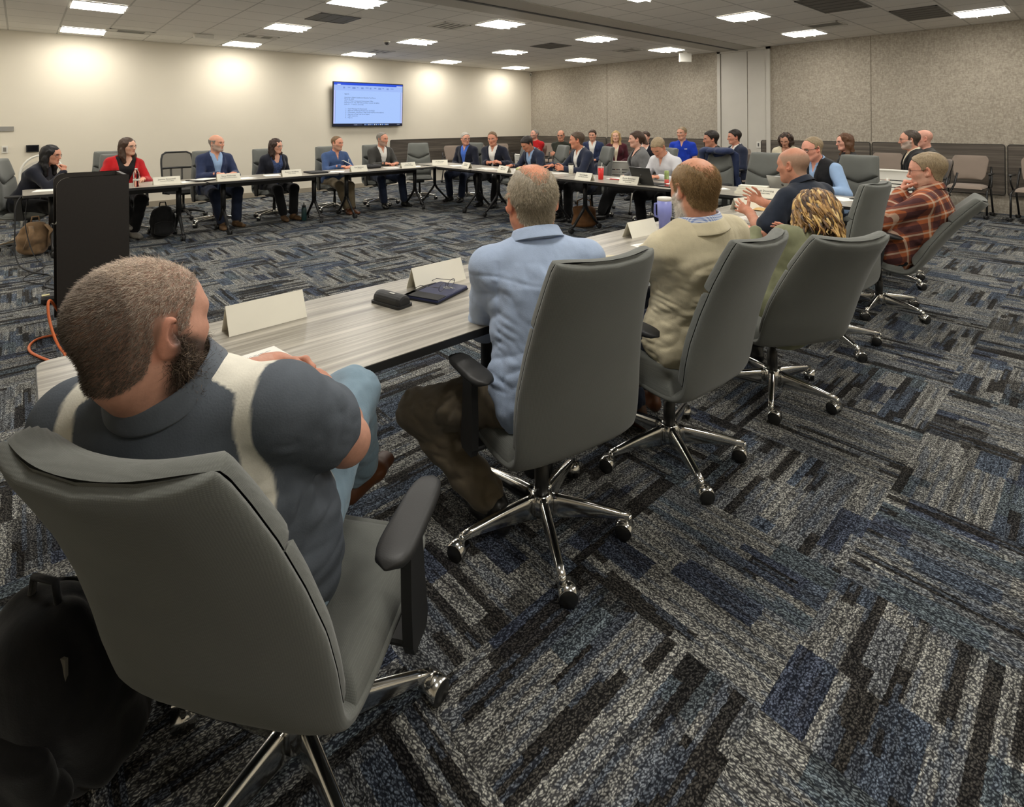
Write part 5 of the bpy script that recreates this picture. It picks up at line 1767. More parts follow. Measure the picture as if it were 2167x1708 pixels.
# black travel mug on the floor? -> none; laptops
def laptop(x, y, rz, label, m, ang=100, w=.32, d=.22, logo=True):
    r = empty('laptop', (x, y, .7405), rz); tag(r, label, 'laptop')
    b = MB(); b.box((0, 0, .009), (w, d, .016), m, bev=.004); base = b.build('base', r)
    b = MB(); b.box((0, .0, .0178), (w * .88, d * .5, .001), M_BLACK); b.build('keyboard', base)
    M = Matrix.Translation((0, d / 2, .017)) @ Matrix.Rotation(R(ang - 90), 4, 'X').inverted()
    b = MB(); b.box(M @ Vector((0, 0, d * .48)), (w, .008, d * .96), m, M=Matrix.Rotation(-R(ang - 90), 4, 'X')); lid = b.build('screen_lid', r)
    if logo:
        b = MB(); b.lathe([(.014, 0), (.014, .0008)], mat('logo_grey', srgb(70, 70, 72), .3), 20, M @ Vector((0, .0046, d * .5)), (Matrix.Rotation(-R(ang - 90), 4, 'X') @ Matrix.Rotation(-PI / 2, 4, 'X'))); b.build('round_logo', lid)
    return r
laptop(-3.78, 5.68, R(172), 'open black laptop seen from behind, before the man in the white shirt', mat('laptop_dark', srgb(52, 52, 50), .4), 112)
laptop(-2.22, 5.90, R(168), 'open silver laptop before the man in the black vest', mat('laptop_silver', srgb(168, 168, 166), .35, .4), 118, .30, .21)
o = MB().box((0, 0, .006), (.19, .27, .010), M_BLACK, bev=.003).build('tablet'); o.location = (-3.46, 5.62, .7405); o.rotation_euler = (0, 0, R(80)); tag(o, 'black tablet lying before the man in the white shirt', 'tablet')
MB().box((0, 0, .0113), (.175, .25, .0006), mat('dark_glass')).build('screen', o)
o = MB().box((0, 0, .006), (.19, .27, .010), M_BLACK, bev=.003).build('tablet'); o.location = (-1.88, 5.06, .7405); o.rotation_euler = (0, 0, R(70)); tag(o, 'dark tablet on the short table beside the navy shirt', 'tablet')
MB().box((0, 0, .0113), (.175, .25, .0006), mat('dark_glass')).build('screen', o)
# shoe shaped holder
b = MB(); b.loft([[(x_, w_ * math.cos(a), .006 + h_ * (1 + math.sin(a)) / 2) for a in np.linspace(0, 2 * PI, 15)[:-1]] for x_, w_, h_ in ((-.15, .02, .02), (-.13, .045, .05), (-.06, .055, .06), (.02, .045, .045), (.09, .035, .03), (.14, .03, .025), (.155, .015, .015))], mat('shell_green', srgb(168, 170, 112), .5, noise=.3, nscale=40))
o = b.build('bead_bag'); o.location = (-6.18, 5.78, .7405); o.rotation_euler = (0, 0, R(-20)); tag(o, 'green and white shell-shaped pouch on the far dark table', 'pouch')
MB().loft([[(x_, w_ * math.cos(a), .004 + h_ * (1 + math.sin(a)) / 2) for a in np.linspace(0, 2 * PI, 15)[:-1]] for x_, w_, h_ in ((-.152, .025, .012), (-.12, .055, .022), (.02, .052, .022), (.13, .036, .018), (.158, .018, .012))], M_WHITEPL).build('white_rim', o)
# soft black bag on far table
o = MB().box((0, 0, .03), (.22, .30, .06), mat('bag_black', (.02, .02, .022), .8, bump=.2, bscale=60), bev=.024).build('small_bag'); o.location = (-8.52, 4.46, .7405); o.rotation_euler = (0, 0, R(20)); tag(o, 'soft black case on the table between the blue shirt and the grey blazer', 'bag')
MB().tube([(-.05, 0, .058), (0, 0, .07), (.05, 0, .058)], .006, M_BLACK, 6).build('handle', o)

# ------------------------------------------------------------------ lectern
M_LECT = mat('lectern_laminate', srgb(36, 31, 27), .55, noise=.12, nscale=60)
M_LEDGE = mat('lectern_edge', srgb(150, 140, 126), .5)
lec = empty('lectern', (-5.11, .385, 0)); tag(lec, 'dark brown rolling lectern with open shelves standing by the near table', 'lectern')
def side_poly():
    return [(-.205, .06), (.205, .06), (.205, 1.14), (-.14, 1.14)] + [(-.14 - .065 * math.sin(a), 1.075 + .065 * math.cos(a)) for a in np.linspace(.2, PI / 2, 7)]
for sx in (-1, 1):
    M = Matrix.Translation((sx * .24 - .011, 0, 0)) @ Matrix.Rotation(PI / 2, 4, 'Z') @ Matrix.Rotation(PI / 2, 4, 'X')
    b = MB(); b.prism(side_poly(), .022, M_LECT, M); pnl = b.build('side_panel', lec)
    b = MB(); pl = side_poly()[2:]
    b.tube([M @ Vector((p[0], p[1] + .001, .011)) for p in pl], .0115, M_LEDGE, 6, flat=(1, .25)) if 0 else None
    for i in range(len(pl) - 1):
        p, q = pl[i], pl[i + 1]
        b.add([M @ Vector((p[0], p[1] + .001, 0)), M @ Vector((q[0], q[1] + .001, 0)), M @ Vector((q[0], q[1] + .001, .022)), M @ Vector((p[0], p[1] + .001, .022))], [(0, 1, 2, 3), (3, 2, 1, 0)], M_LEDGE, False)
    b.build('edge_band', pnl)
b = MB(); b.box((0, .19, .60), (.458, .022, 1.075), M_LECT); b.build('front_panel', lec)
b = MB(); b.box((0, 0, 1.045), (.456, .36, .018), mat('shelf_pale', srgb(170, 164, 152), .5)); b.build('top_shelf', lec)
for z in (.80, .50, .12):
    b = MB(); b.box((0, 0, z), (.456, .36, .018), M_LECT); b.build('shelf', lec)
for sx in (-1, 1):
    for sy in (-1, 1):
        b = MB(); caster(b, (sx * .21, sy * .16, .06), 1.0, False, .028); b.build('caster', lec)
o = MB().box((0, 0, .07), (.16, .10, .14), M_WHITEPL, bev=.03).build('white_adapter'); o.location = (-5.0, .25, .809); tag(o, 'white rounded device on the upper lectern shelf', 'device')
MB().tube([(0, -.05, .05), (.02, -.07, .0), (.03, -.09, .01)], .004, M_WHITEPL, 6).build('lead', o)
o = MB().box((0, 0, .06), (.16, .16, .12), mat('grey_bag', srgb(84, 84, 86), .8), bev=.03).build('grey_pouch'); o.location = (-5.0, .27, .509); tag(o, 'grey pouch on the middle lectern shelf', 'pouch')
MB().box((0, -.081, .08), (.12, .004, .006), M_BLACK).build('zipper', o)
# cables
def cord(name, pts, r, m, label, cat='cord'):
    c = bpy.data.curves.new(name, 'CURVE'); c.dimensions = '3D'; c.bevel_depth = r; c.bevel_resolution = 3; c.resolution_u = 8
    s = c.splines.new('NURBS'); s.points.add(len(pts) - 1); s.use_endpoint_u = True; s.order_u = 3
    for p, q in zip(s.points, pts): p.co = (*q, 1)
    c.materials.append(m)
    t_ = bpy.data.objects.new(name, c); link(t_)
    me = bpy.data.meshes.new_from_object(t_); bpy.data.objects.remove(t_); bpy.data.curves.remove(c)
    if not me.materials: me.materials.append(m)
    o = bpy.data.objects.new(name, me); link(o); tag(o, label, cat); return o
M_ORANGE = mat('orange_rubber', srgb(226, 116, 62), .5)
cord('extension_cord', [(-5.02, .22, .12), (-4.93, .16, .28), (-4.80, .13, .34), (-4.76, .13, .22), (-4.66, .17, .06), (-4.52, .22, .012), (-4.44, .17, .010), (-4.60, .10, .010), (-4.85, .02, .010), (-5.06, .06, .010), (-5.08, .17, .010), (-4.98, .26, .010), (-5.02, .33, .012)], .008, M_ORANGE, 'orange extension cord looping out of the lectern onto the carpet')
cord('power_cable', [(-8.25, .0, .705), (-8.12, -.05, .66), (-8.06, -.05, .40), (-8.02, -.06, .15), (-7.9, -.03, .02), (-7.7, .0, .008), (-7.35, .10, .008), (-7.1, .25, .008), (-6.7, .12, .008), (-6.4, .28, .008), (-5.9, .20, .008), (-5.38, .30, .02)], .006, M_BLACK, 'black cable hanging from the far table end and trailing to the lectern')
cord('power_cable', [(-8.22, .06, .705), (-8.14, .02, .5), (-8.10, .06, .2), (-7.9, .12, .03), (-7.6, .22, .008), (-7.2, -.02, .008), (-6.9, .06, .008), (-6.6, .3, .008), (-6.2, .14, .008), (-5.8, .34, .008), (-5.38, .36, .02)], .0045, M_BLACK, 'thinner black cable crossing the first one on the carpet by the tan bag')
o = MB().box((0, 0, .035), (.14, .12, .07), M_BLACK, bev=.02).build('floor_outlet'); o.location = (-6.05, .18, 0); tag(o, 'dark power box on the carpet beside the lectern', 'power box')
MB().box((.0, -.03, .072), (.05, .05, .006), mat('tag_yellow', srgb(200, 190, 140), .7)).build('tag', o)

# ------------------------------------------------------------------ bags
def sdf_obj(name, prims, h, m, parent=None, post=None, fold=0.0, ff=(10, 10, 10)):
    F, ax = field(prims, h)
    X = ax[0][:, None, None]; Y = ax[1][None, :, None]; Z = ax[2][None, None, :]
    if fold: F = F + (fold * (1 - 2 * np.abs(vnoise(X * ff[0], Y * ff[1], Z * ff[2])))).astype(F32)
    F = np.maximum(F, .002 - Z + 0 * X + 0 * Y)
    if post: F = post(F, X, Y, Z)
    return npmesh(name, *surfnets(F, ax), m, parent)
I3 = np.eye(3)
def backpack(name, x, y, rz, label, m, w=.30, d=.20, hgt=.44, strapm=None, lean=0.0, h=.010, det=None):
    pr = [ecap((0, 0, .10), (0, lean * .6, hgt * .55), (1, 0, 0), (w / 2, d / 2), (w / 2 * .97, d / 2), .05), ecap((0, lean * .6, hgt * .55), (0, lean, hgt - .09), (1, 0, 0), (w / 2 * .97, d / 2), (w / 2 * .80, d / 2 * .75), .05)]
    o = sdf_obj(name, pr, h, m, None, None, .010, (14, 14, 9))
    o.location = (x, y, 0); o.rotation_euler = (0, 0, rz); tag(o, label, 'bag')
    sm = strapm or m
    sdf_obj('front_pocket', [ecap((0, -d / 2 - .01, .09), (0, -d / 2 + lean * .5 - .005, hgt * .45), (1, 0, 0), (w * .38, .05), (w * .36, .04), .03)], h, m, o, None, .006)
    b = MB()
    for s in (-1, 1):
        b.tube([(s * .07, d / 2 * .8 + lean, hgt - .06), (s * .09, d / 2 + .05 + lean, hgt - .12), (s * .10, d / 2 + .05, hgt * .45), (s * .11, d / 2 + .01, .10)], .018, sm, 8, flat=(1.3, .4))
    b.build('shoulder_strap', o)
    b = MB(); b.tube([(-.04, lean, hgt - .02), (-.03, lean, hgt + .035), (.03, lean, hgt + .035), (.04, lean, hgt - .02)], .008, sm, 8); b.build('grab_handle', o)
    if det: det(o, w, d, hgt)
    return o
M_BAGK = cloth('bag_black_nylon', (20, 20, 21), .2, 20, .8)
M_BAGT = cloth('bag_tan_canvas', (146, 118, 88), .15, 20, .85)
def det1(o, w, d, hgt):
    b = MB(); b.box((.0, -d / 2 - .052, .17), (.022, .006, .032), M_WHITEPL); b.build('white_tag', o)
    b = MB(); b.box((.10, -d / 2 - .006, .36), (.04, .006, .055), mat('badge_grey', srgb(112, 108, 98), .8)); b.build('patch', o)
    b = MB(); b.tube([(-.10, -d / 2 - .06, .10), (.10, -d / 2 - .06, .11)], .004, M_BLKMET, 6); b.build('zipper', o)
backpack('backpack', -8.50, 1.40, R(90), 'black backpack on the carpet under the table of the red jacket', M_BAGK)
backpack('canvas_backpack', -8.42, .10, R(-70), 'tan canvas backpack on the carpet below the dark-haired woman', M_BAGT, .32, .20, .42, lean=.06)
backpack('backpack', -1.64, .10, R(35), 'large black backpack on the carpet in the dark lower left corner', M_BAGK, .34, .24, .46, lean=-.08, h=.008, det=det1)
lb = sdf_obj('leather_handbag', [ecap((0, 0, .06), (0, 0, .26), (1, 0, 0), (.19, .08), (.15, .05), .05), ecap((-.12, 0, .24), (.12, 0, .24), (0, 1, 0), (.04, .05), (.04, .05), .04)], .011, cloth('brown_leather', (96, 64, 34), .2, 14, .45), None, None, .008)
lb.location = (-5.08, 5.98, 0); lb.rotation_euler = (0, 0, R(35)); tag(lb, 'brown leather handbag on the carpet under the dark table', 'bag')
b = MB(); b.tube([(-.10, .0, .26), (-.09, -.03, .38), (0, -.04, .42), (.09, -.03, .38), (.10, 0, .26)], .010, MATS['brown_leather'], 8); b.build('handle', lb)

# ------------------------------------------------------------------ clothes
def C(name, r, g, b, **k): return cloth(name, (r, g, b), **k)
navy = C('navy_suiting', 38, 44, 62); navy2 = C('dark_navy_suiting', 30, 33, 46); navyb = C('blue_blazer', 44, 54, 84)
black = C('black_wool', 24, 24, 25); charc = C('charcoal_wool', 62, 61, 58); whites = C('white_cotton', 226, 224, 218, var=.04)
lblue = C('light_blue_cotton', 150, 178, 214, var=.06); blue = C('bright_blue_cotton', 66, 104, 190); denim = C('dark_denim', 38, 46, 66); khaki = C('khaki_cotton', 118, 106, 84); brownp = C('brown_trousers', 106, 96, 80)
redj = C('red_wool', 178, 28, 32); slate = C('slate_blue_cotton', 66, 88, 130); royal = C('royal_blue_polo', 30, 62, 178); olive = C('dark_olive_knit', 46, 48, 40); burg = C('burgundy_wool', 70, 26, 34); cream = C('cream_linen', 216, 206, 180, var=.05)
greyb = C('grey_blazer', 112, 112, 112); stripew = C('pale_stripe_cotton', 208, 208, 212, var=.04); sage = C('olive_knit', 124, 126, 98); nblk = C('navy_black_knit', 28, 30, 40); tealp = C('dark_teal_trousers', 32, 42, 48)
shoeb = mat('black_shoe', (.012, .012, .012), .35); shoebr = mat('brown_shoe', srgb(92, 54, 30), .4); shoet = mat('tan_boot', srgb(104, 78, 50), .7); shoeg = mat('grey_sneaker', srgb(150, 146, 138), .7)
def hairm(name, rgb, var=.35):
    if name in MATS: return MATS[name]
    m = bpy.data.materials.new(name); N = NT(m); b = N.b; c = srgb(*rgb)
    n = N.noise(1.0, N.mapping(N.coord(), (190, 190, 34)), 4, .6)
    N.link(N.ramp(n, [(.3, tuple(x * (1 - var) for x in c)), (.7, tuple(min(1, x * (1 + var)) for x in c))]), b.inputs['Base Color'])
    b.inputs['Roughness'].default_value = .55; b.inputs['Specular IOR Level'].default_value = .35
    N.bump(n, .5, .004); MATS[name] = m; return m
h_grey = hairm('grey_hair', (128, 122, 114)); h_white = hairm('white_hair', (176, 170, 160)); h_brown = hairm('brown_hair', (66, 48, 36)); h_dark = hairm('dark_hair', (34, 27, 23)); h_blond = hairm('blond_hair', (178, 148, 100)); h_lbr = hairm('light_brown_hair', (112, 88, 62)); h_sand = hairm('sandy_grey_hair', (146, 128, 100)); h_aub = hairm('auburn_hair', (92, 62, 40)); h_blk = hairm('black_hair', (20, 18, 19))
g_blk = dict(mat=mat('black_rim', (.012, .012, .014), .3), r=.0022); g_thin = dict(mat=mat('thin_rim', (.05, .045, .045), .3, .5), r=.0012); g_brn = dict(mat=mat('brown_rim', srgb(86, 42, 30), .35), r=.0022)

FOLD = dict(handR=dict(w=(.10, .40, .785), d=(-.93, .35, -.05), n=(.0, -.25, -1), curl=.40), handL=dict(w=(-.12, .42, .775), d=(.93, .30, -.02), n=(0, -.2, -1), curl=.40))
LAP = dict(handR=dict(w=(.10, .24, .66), d=(-.6, .75, -.1), n=(0, -.2, -1), curl=.5), handL=dict(w=(-.10, .25, .65), d=(.6, .75, -.1), n=(0, -.2, -1), curl=.5))
KNEE = dict(handR=dict(w=(.13, .30, .665), d=(-.1, .95, -.25), n=(0, -.2, -1), curl=.35), handL=dict(w=(-.13, .30, .665), d=(.1, .95, -.25), n=(0, -.2, -1), curl=.35))
CROSS = dict(handR=dict(w=(-.10, .21, .80), d=(-.95, .1, .15), n=(.1, -1, -.1), curl=.3), handL=dict(w=(.08, .23, .775), d=(.95, .05, .0), n=(0, -1, -.1), curl=.35))
def hub(loc, th, o=.05): return loc[0] + o * math.cos(R(th)), loc[1] + o * math.sin(R(th))
def sit(loc, th, label, chairlabel=None, rec=None, cth=None, bs=0, o=.05, cxy=None, **k):
    if chairlabel:
        c_ = th if cth is None else cth
        x, y = cxy if cxy else hub(loc, c_, o)
        chair(x, y, c_, chairlabel, rec, bs)
    return person(dict(loc=loc, th=th, label=label, **k))

# ---- row along the white wall
sit((-9.02, .03), 62, 'person at the far left with long black hair, glasses and a hand at the mouth', 'grey swivel chair of the dark-haired woman at the far left', cth=70, fem=True, lean=22, lean2=26, head=(-4, 8, 0), skin=(206, 150, 124), brow=(30, 24, 22),
    hair=dict(cut='long', mat=h_blk, len=.20, rough=.002), glasses=g_brn, top=dict(kind='sweater', mat=nblk), pants=black, shoes=shoeb,
    handR=dict(w=(.07, .45, .93), d=(-.25, .0, .95), n=(-.3, -1, .1), curl=.9, pole=(.5, .2, -1)), handL=dict(w=(-.02, .50, .775), d=(.95, .2, 0), n=(0, 0, -1), curl=.3))
sit((-9.15, 1.02), 6, 'person with long brown hair and glasses in a red jacket over a black top', 'grey swivel chair behind the red jacket', cth=2, fem=True, lean=2, lean2=4, side=-6, head=(34, 2, 3), skin=(220, 172, 146), brow=(80, 58, 44),
    hair=dict(cut='long', mat=h_brown, len=.15), glasses=g_thin, top=dict(kind='jacket', mat=redj, shirt=black, inner='blouse', w0=.085, deep=.42, w1=.03), pants=black, shoes=shoeg, s=1.02, footR=(-.02, .32, .20), footL=(-.05, .40),
    handR=dict(w=(.20, .38, .775), d=(-.8, .5, 0), n=(0, 0, -1), curl=.3), handL=dict(w=(-.16, .40, .775), d=(.5, .8, 0), n=(0, 0, -1), curl=.3))
sit((-9.15, 2.16), 8, 'bald person with a grey beard and navy blazer, hands folded beside the white wall', 'grey swivel chair behind the bald man in the navy blazer', lean=6, lean2=10, head=(30, 0, 0), skin=(214, 158, 132), stubble=((120, 112, 104), .55, .03), beard=((168, 160, 150), .7, .11),
    hair=dict(cut='balding', mat=h_grey, ztop=.045, t=.006), top=dict(kind='jacket', mat=navyb, shirt=lblue), pants=denim, shoes=shoet, fat=1.08, belly=.02, s=1.04, footR=(.10, .56), footL=(-.12, .50), **FOLD)
sit((-9.13, 3.02), 10, 'person with curly dark hair and red-brown glasses in a dark cardigan over a blue top', 'grey swivel chair behind the curly dark-haired woman', fem=True, lean=4, lean2=12, head=(26, 6, 6), skin=(216, 164, 140), brow=(50, 36, 30), seat=.44, s=.98,
    hair=dict(cut='long', mat=hairm('curly_dark_hair', (52, 36, 28)), len=.14, rough=.004, wave=.014, freq=60), glasses=g_brn, top=dict(kind='jacket', mat=nblk, shirt=C('patterned_blue', 60, 76, 116, var=.5, nscale=60), inner='blouse', w0=.06, w1=.04), pants=black, shoes=shoet, footR=(.07, .46), footL=(-.07, .50), **LAP)
sit((-9.15, 4.05), 4, 'person with short reddish hair in a slate blue button shirt, pen in clasped hands', 'grey swivel chair behind the man in the slate blue shirt', lean=8, lean2=12, head=(22, 4, 0), skin=(216, 154, 128), beard=((170, 150, 130), .5, .115), seat=.44,
    hair=dict(cut='thin', mat=h_lbr, rec=.030, spot=.0, t=.006), top=dict(kind='shirt', mat=slate), pants=khaki, shoes=shoebr, fat=1.1, belly=.03, footR=(.05, .58), footL=(.0, .62), **FOLD)
sit((-9.15, 4.93), 2, 'person with slicked grey hair and goatee in a dark grey blazer below the wall screen', 'grey swivel chair behind the dark grey blazer', lean=8, lean2=10, head=(20, 2, 0), skin=(206, 146, 120), beard=((150, 140, 128), .65, .115),
    hair=dict(cut='thin', mat=h_grey, rec=.028, spot=.0, t=.008), top=dict(kind='jacket', mat=charc, shirt=whites), pants=denim, shoes=shoeb, fat=1.08, s=1.03, footR=(.16, .46), footL=(-.22, .52), **FOLD)
chair(-9.20, 5.85, -28, 'empty grey swivel chair at the far corner of the tables, seen from the front')
b = MB(); b.tube([(-.006, 0, 0), (.0, .0, .08)], .004, M_WHITEPL, 6); o = b.build('pen'); o.location = (-8.68, 4.12, .83); tag(o, 'white pen held upright by the man in the slate blue shirt', 'pen')
MB().tube([(0, 0, .08), (.001, 0, .092)], .002, M_INK, 6).build('pen_tip', o)

# ---- row with its back to the panelled wall
sit((-8.58, 6.58), -72, 'person with white hair and dark glasses in a navy blazer over a bright blue shirt', 'grey swivel chair behind the man in glasses and bright blue shirt', lean=4, lean2=8, head=(58, 6, 0), skin=(212, 154, 130), hair=dict(cut='short', mat=h_white, rec=.018), glasses=g_blk, top=dict(kind='jacket', mat=navy2, shirt=blue), pants=denim, shoes=shoeb, **KNEE)
sit((-7.74, 6.58), -62, 'person with short brown hair in a navy suit and open white shirt, hands clasped', 'grey swivel chair tilted behind the man in the navy suit and white shirt', cxy=(-7.46, 6.72), cth=-120, lean=6, lean2=10, head=(6, 8, 4), skin=(206, 144, 118), hair=dict(cut='short', mat=h_lbr, rec=.02, t=.006), top=dict(kind='jacket', mat=navy2, shirt=whites), pants=black, shoes=shoeb,
    handR=dict(w=(-.06, .42, .79), d=(-.9, .3, .2), n=(0, -.4, -1), curl=.5), handL=dict(w=(-.26, .40, .78), d=(.5, .4, .3), n=(.6, -.4, -1), curl=.5), s=1.03)
sit((-6.62, 6.62), -95, 'person with black hair looking down, in a navy jacket and light blue shirt', 'grey swivel chair behind the man looking down in a navy jacket', cth=-112, cxy=(-6.50, 6.72), lean=16, lean2=22, head=(-8, 32, 0), skin=(192, 132, 104), brow=(24, 20, 18), shut=True, hair=dict(cut='short', mat=h_dark, t=.016, fringe=-.012), top=dict(kind='jacket', mat=navy, shirt=lblue), pants=brownp, shoes=shoeb,
    handR=dict(w=(.16, .48, .775), d=(.3, .9, 0), n=(0, 0, -1), curl=.3), handL=dict(w=(-.18, .46, .775), d=(.3, .9, 0), n=(0, 0, -1), curl=.3))
sit((-5.55, 6.60), -108, 'person in profile in a navy jacket, reaching over the table beside a travel cup', 'grey swivel chair behind the man with the travel cup', cth=-118, cxy=(-5.60, 6.78), lean=10, lean2=14, head=(-30, 4, 0), skin=(204, 140, 112), brow=(60, 46, 36), hair=dict(cut='short', mat=hairm('greying_brown', (84, 68, 54)), t=.011, rec=.012), top=dict(kind='jacket', mat=navy, shirt=whites), pants=black, shoes=shoeb, s=1.05,
    handR=dict(w=(.26, .46, .82), d=(.55, .8, .0), n=(0, -.1, -1), curl=.12), handL=dict(w=(-.10, .46, .80), d=(.3, .9, .1), n=(1, 0, -.2), curl=.5))
sit((-4.80, 6.98), -128, 'person with a brown ponytail in a grey blazer and black top, seen in profile', 'grey swivel chair behind the ponytail woman in the grey blazer', cth=-122, cxy=(-4.62, 7.02), fem=True, lean=2, lean2=4, head=(-12, 2, 0), skin=(220, 170, 148), hair=dict(cut='pony', mat=h_brown, t=.011), top=dict(kind='jacket', mat=greyb, shirt=black, inner='blouse', w0=.09, w1=.03), pants=black, shoes=shoeb, shoetop=False, s=1.05,
    footR=(.10, .60, .095), footL=(.24, .50, .095), **LAP)
sit((-4.02, 6.55), -98, 'person looking down with short sandy hair, in a pale striped button shirt', None, lean=14, lean2=20, head=(6, 40, 0), skin=(210, 150, 122), shut=True, brow=(150, 116, 84), hair=dict(cut='short', mat=h_sand, t=.008), top=dict(kind='shirt', mat=stripew), pants=black, shoes=shoeb, s=1.03,
    handR=dict(w=(.12, .44, .79), d=(-.3, .9, 0), n=(-.4, 0, -1), curl=.5), handL=dict(w=(-.16, .42, .785), d=(.5, .8, .1), n=(.3, 0, -1), curl=.4))
chair(-3.70, 6.92, -104, 'grey swivel chair with a navy jacket hung over its back')
chair(-2.92, 6.62, -94, 'empty grey swivel chair facing the camera, right of the chair with the hung jacket')
sit((-2.12, 6.66), -112, 'person with rectangular black glasses in a black puffer vest over a light blue shirt', 'grey swivel chair behind the man in the black vest', cth=-100, cxy=(-1.98, 6.78), q='mid', lean=14, lean2=20, head=(-14, 12, 0), skin=(222, 158, 136), brow=(160, 120, 90), hair=dict(cut='thin', mat=h_sand, rec=.034, spot=.0, t=.006), glasses=dict(g_blk, r=.0028, hgt=.016), top=dict(kind='vest', mat=C('black_puffer', 26, 27, 30, rough=.6), shirt=lblue, w0=.045, deep=.2), pants=denim, shoes=shoeb, fat=1.15, s=1.04,
    handR=dict(w=(.14, .40, .79), d=(-.3, .9, 0), n=(0, 0, -1), curl=.4), handL=dict(w=(-.26, .42, .785), d=(.3, .9, 0), n=(0, 0, -1), curl=.4))

# ---- audience by the panelled wall
SC = 'side chair'; SG = 'taupe stacking side chairs'; WG = 'white slotted chairs'
def aud(x, y, th, label, ck='w', cth=None, clabel=None, **k):
    cx_, cy_ = hub((x, y), th if cth is None else cth, .03)
    if ck == 't': place('side', side_chair, cx_, cy_, th if cth is None else cth, clabel, SC, SG)
    elif ck == 'w': place('white', white_chair, cx_, cy_, th if cth is None else cth, clabel, 'white chair', WG)
    return person(dict(loc=(x, y), th=th, label=label, **k))
aud(-9.62, 9.5, -78, 'person with a grey beard leaning his head back, in a bright red jacket', 't', None, 'taupe side chair under the man in the red jacket', lean=-2, lean2=6, head=(-22, -14, 4), skin=(216, 160, 138), beard=((110, 96, 84), .6, .115), hair=dict(cut='short', mat=h_grey, rec=.02, t=.006), top=dict(kind='sweater', mat=redj), pants=denim, shoes=shoeb, **CROSS)
aud(-8.62, 9.35, -60, 'person with a bald head and glasses, arms folded in a dark olive sweater', 't', None, 'taupe side chair under the man in the dark olive sweater', lean=-4, lean2=4, head=(0, 6, 0), skin=(206, 146, 118), glasses=g_blk, stubble=((60, 48, 40), .6, .05), hair=dict(cut='balding', mat=h_dark, ztop=.05, t=.005), top=dict(kind='sweater', mat=olive), pants=denim, shoes=shoeb, **CROSS)
aud(-8.0, 9.75, -62, 'person, young with dark brown hair, in a blue suit and white open shirt', 't', None, 'taupe side chair under the young man in the blue suit', lean=2, lean2=4, head=(-2, 2, 0), skin=(216, 160, 134), brow=(50, 38, 30), beard=((120, 90, 72), .3, .11), hair=dict(cut='short', mat=h_brown, t=.016), top=dict(kind='jacket', mat=navyb, shirt=whites), pants=navy, shoes=shoeb, **LAP)
aud(-7.08, 9.4, -58, 'person with long blond hair in a burgundy jacket', 't', None, 'taupe side chair under the blond woman in burgundy', fem=True, lean=2, lean2=4, head=(-4, 2, 0), skin=(226, 176, 150), brow=(140, 108, 80), hair=dict(cut='long', mat=h_blond, len=.24), top=dict(kind='jacket', mat=burg, shirt=cream, inner='blouse', w0=.06), pants=black, shoes=shoeb, **LAP)
aud(-6.14, 9.15, -84, 'person with pulled-back brown hair and white collar, half hidden behind the ponytail woman', 't', None, 'taupe side chair under the woman with pulled-back hair', fem=True, lean=4, lean2=4, head=(-6, 4, 0), skin=(222, 172, 150), hair=dict(cut='bun', mat=h_brown, t=.008), top=dict(kind='jacket', mat=nblk, shirt=whites, inner='blouse', w0=.07), pants=black, shoes=shoeb, **LAP)
aud(-5.90, 10.05, -72, 'person with short grey-blond hair in a royal blue polo shirt', 't', None, 'taupe side chair under the man in the royal blue polo', lean=0, lean2=2, head=(-18, 0, 0), skin=(218, 162, 136), hair=dict(cut='short', mat=h_sand, rec=.012, t=.007), top=dict(kind='polo', mat=royal, sleeve=.5), pants=khaki, shoes=shoeb, s=1.08, **LAP)
aud(-4.22, 8.15, -132, 'person with thick dark hair in a black blazer, arms crossed, beside the folding door', 'w', None, 'white slotted chair under the man in the black blazer', lean=-2, lean2=6, head=(-6, 4, 0), skin=(202, 142, 116), brow=(30, 24, 20), hair=dict(cut='short', mat=h_dark, t=.018), top=dict(kind='jacket', mat=black, shirt=charc), pants=khaki, shoes=shoeb, s=1.03, **CROSS)
aud(-4.42, 9.35, -125, 'person in a dark blue suit mostly hidden behind the man in the black blazer', 't', None, 'taupe side chair under the hidden man in the dark blue suit', lean=0, lean2=4, head=(-10, 2, 0), skin=(204, 144, 120), hair=dict(cut='short', mat=h_dark, t=.014), top=dict(kind='jacket', mat=navy, shirt=whites), pants=navy, shoes=shoeb, s=1.03, **LAP)
aud(-3.74, 9.75, -80, 'person with curly dark hair looking down, in a cream jacket', 't', None, 'taupe side chair under the woman in the cream jacket', fem=True, lean=4, lean2=10, head=(-4, 26, 0), skin=(206, 152, 126), shut=True, hair=dict(cut='curlybig', mat=hairm('curly_brown', (58, 44, 36)), r=.040, wave=.016, rough=.004), top=dict(kind='jacket', mat=cream, shirt=khaki, inner='blouse', w0=.05), pants=cream, shoes=shoeb, **LAP)
aud(-2.50, 8.75, -140, 'person with long auburn hair and glasses in a black fleece jacket', 't', None, 'taupe side chair under the woman in the black fleece', fem=True, lean=0, lean2=6, head=(0, 4, 4), skin=(224, 166, 144), glasses=g_thin, hair=dict(cut='long', mat=h_aub, len=.24, wave=.010), top=dict(kind='sweater', mat=black), pants=black, shoes=shoeb, seat=.44, s=1.02, **CROSS)
aud(-1.74, 8.85, -158, 'person in profile with grey goatee and glasses, black coat over a white shirt', 't', -150, 'taupe side chair under the man in the black coat', q='mid', lean=0, lean2=8, head=(-6, 2, 0), skin=(212, 154, 130), glasses=g_thin, beard=((190, 182, 170), .75, .115), hair=dict(cut='thin', mat=hairm('greying_dark', (72, 62, 54)), rec=.03, spot=.0, t=.007), top=dict(kind='jacket', mat=black, shirt=cream), pants=black, shoes=shoeb, s=1.05, fat=1.1, **KNEE)
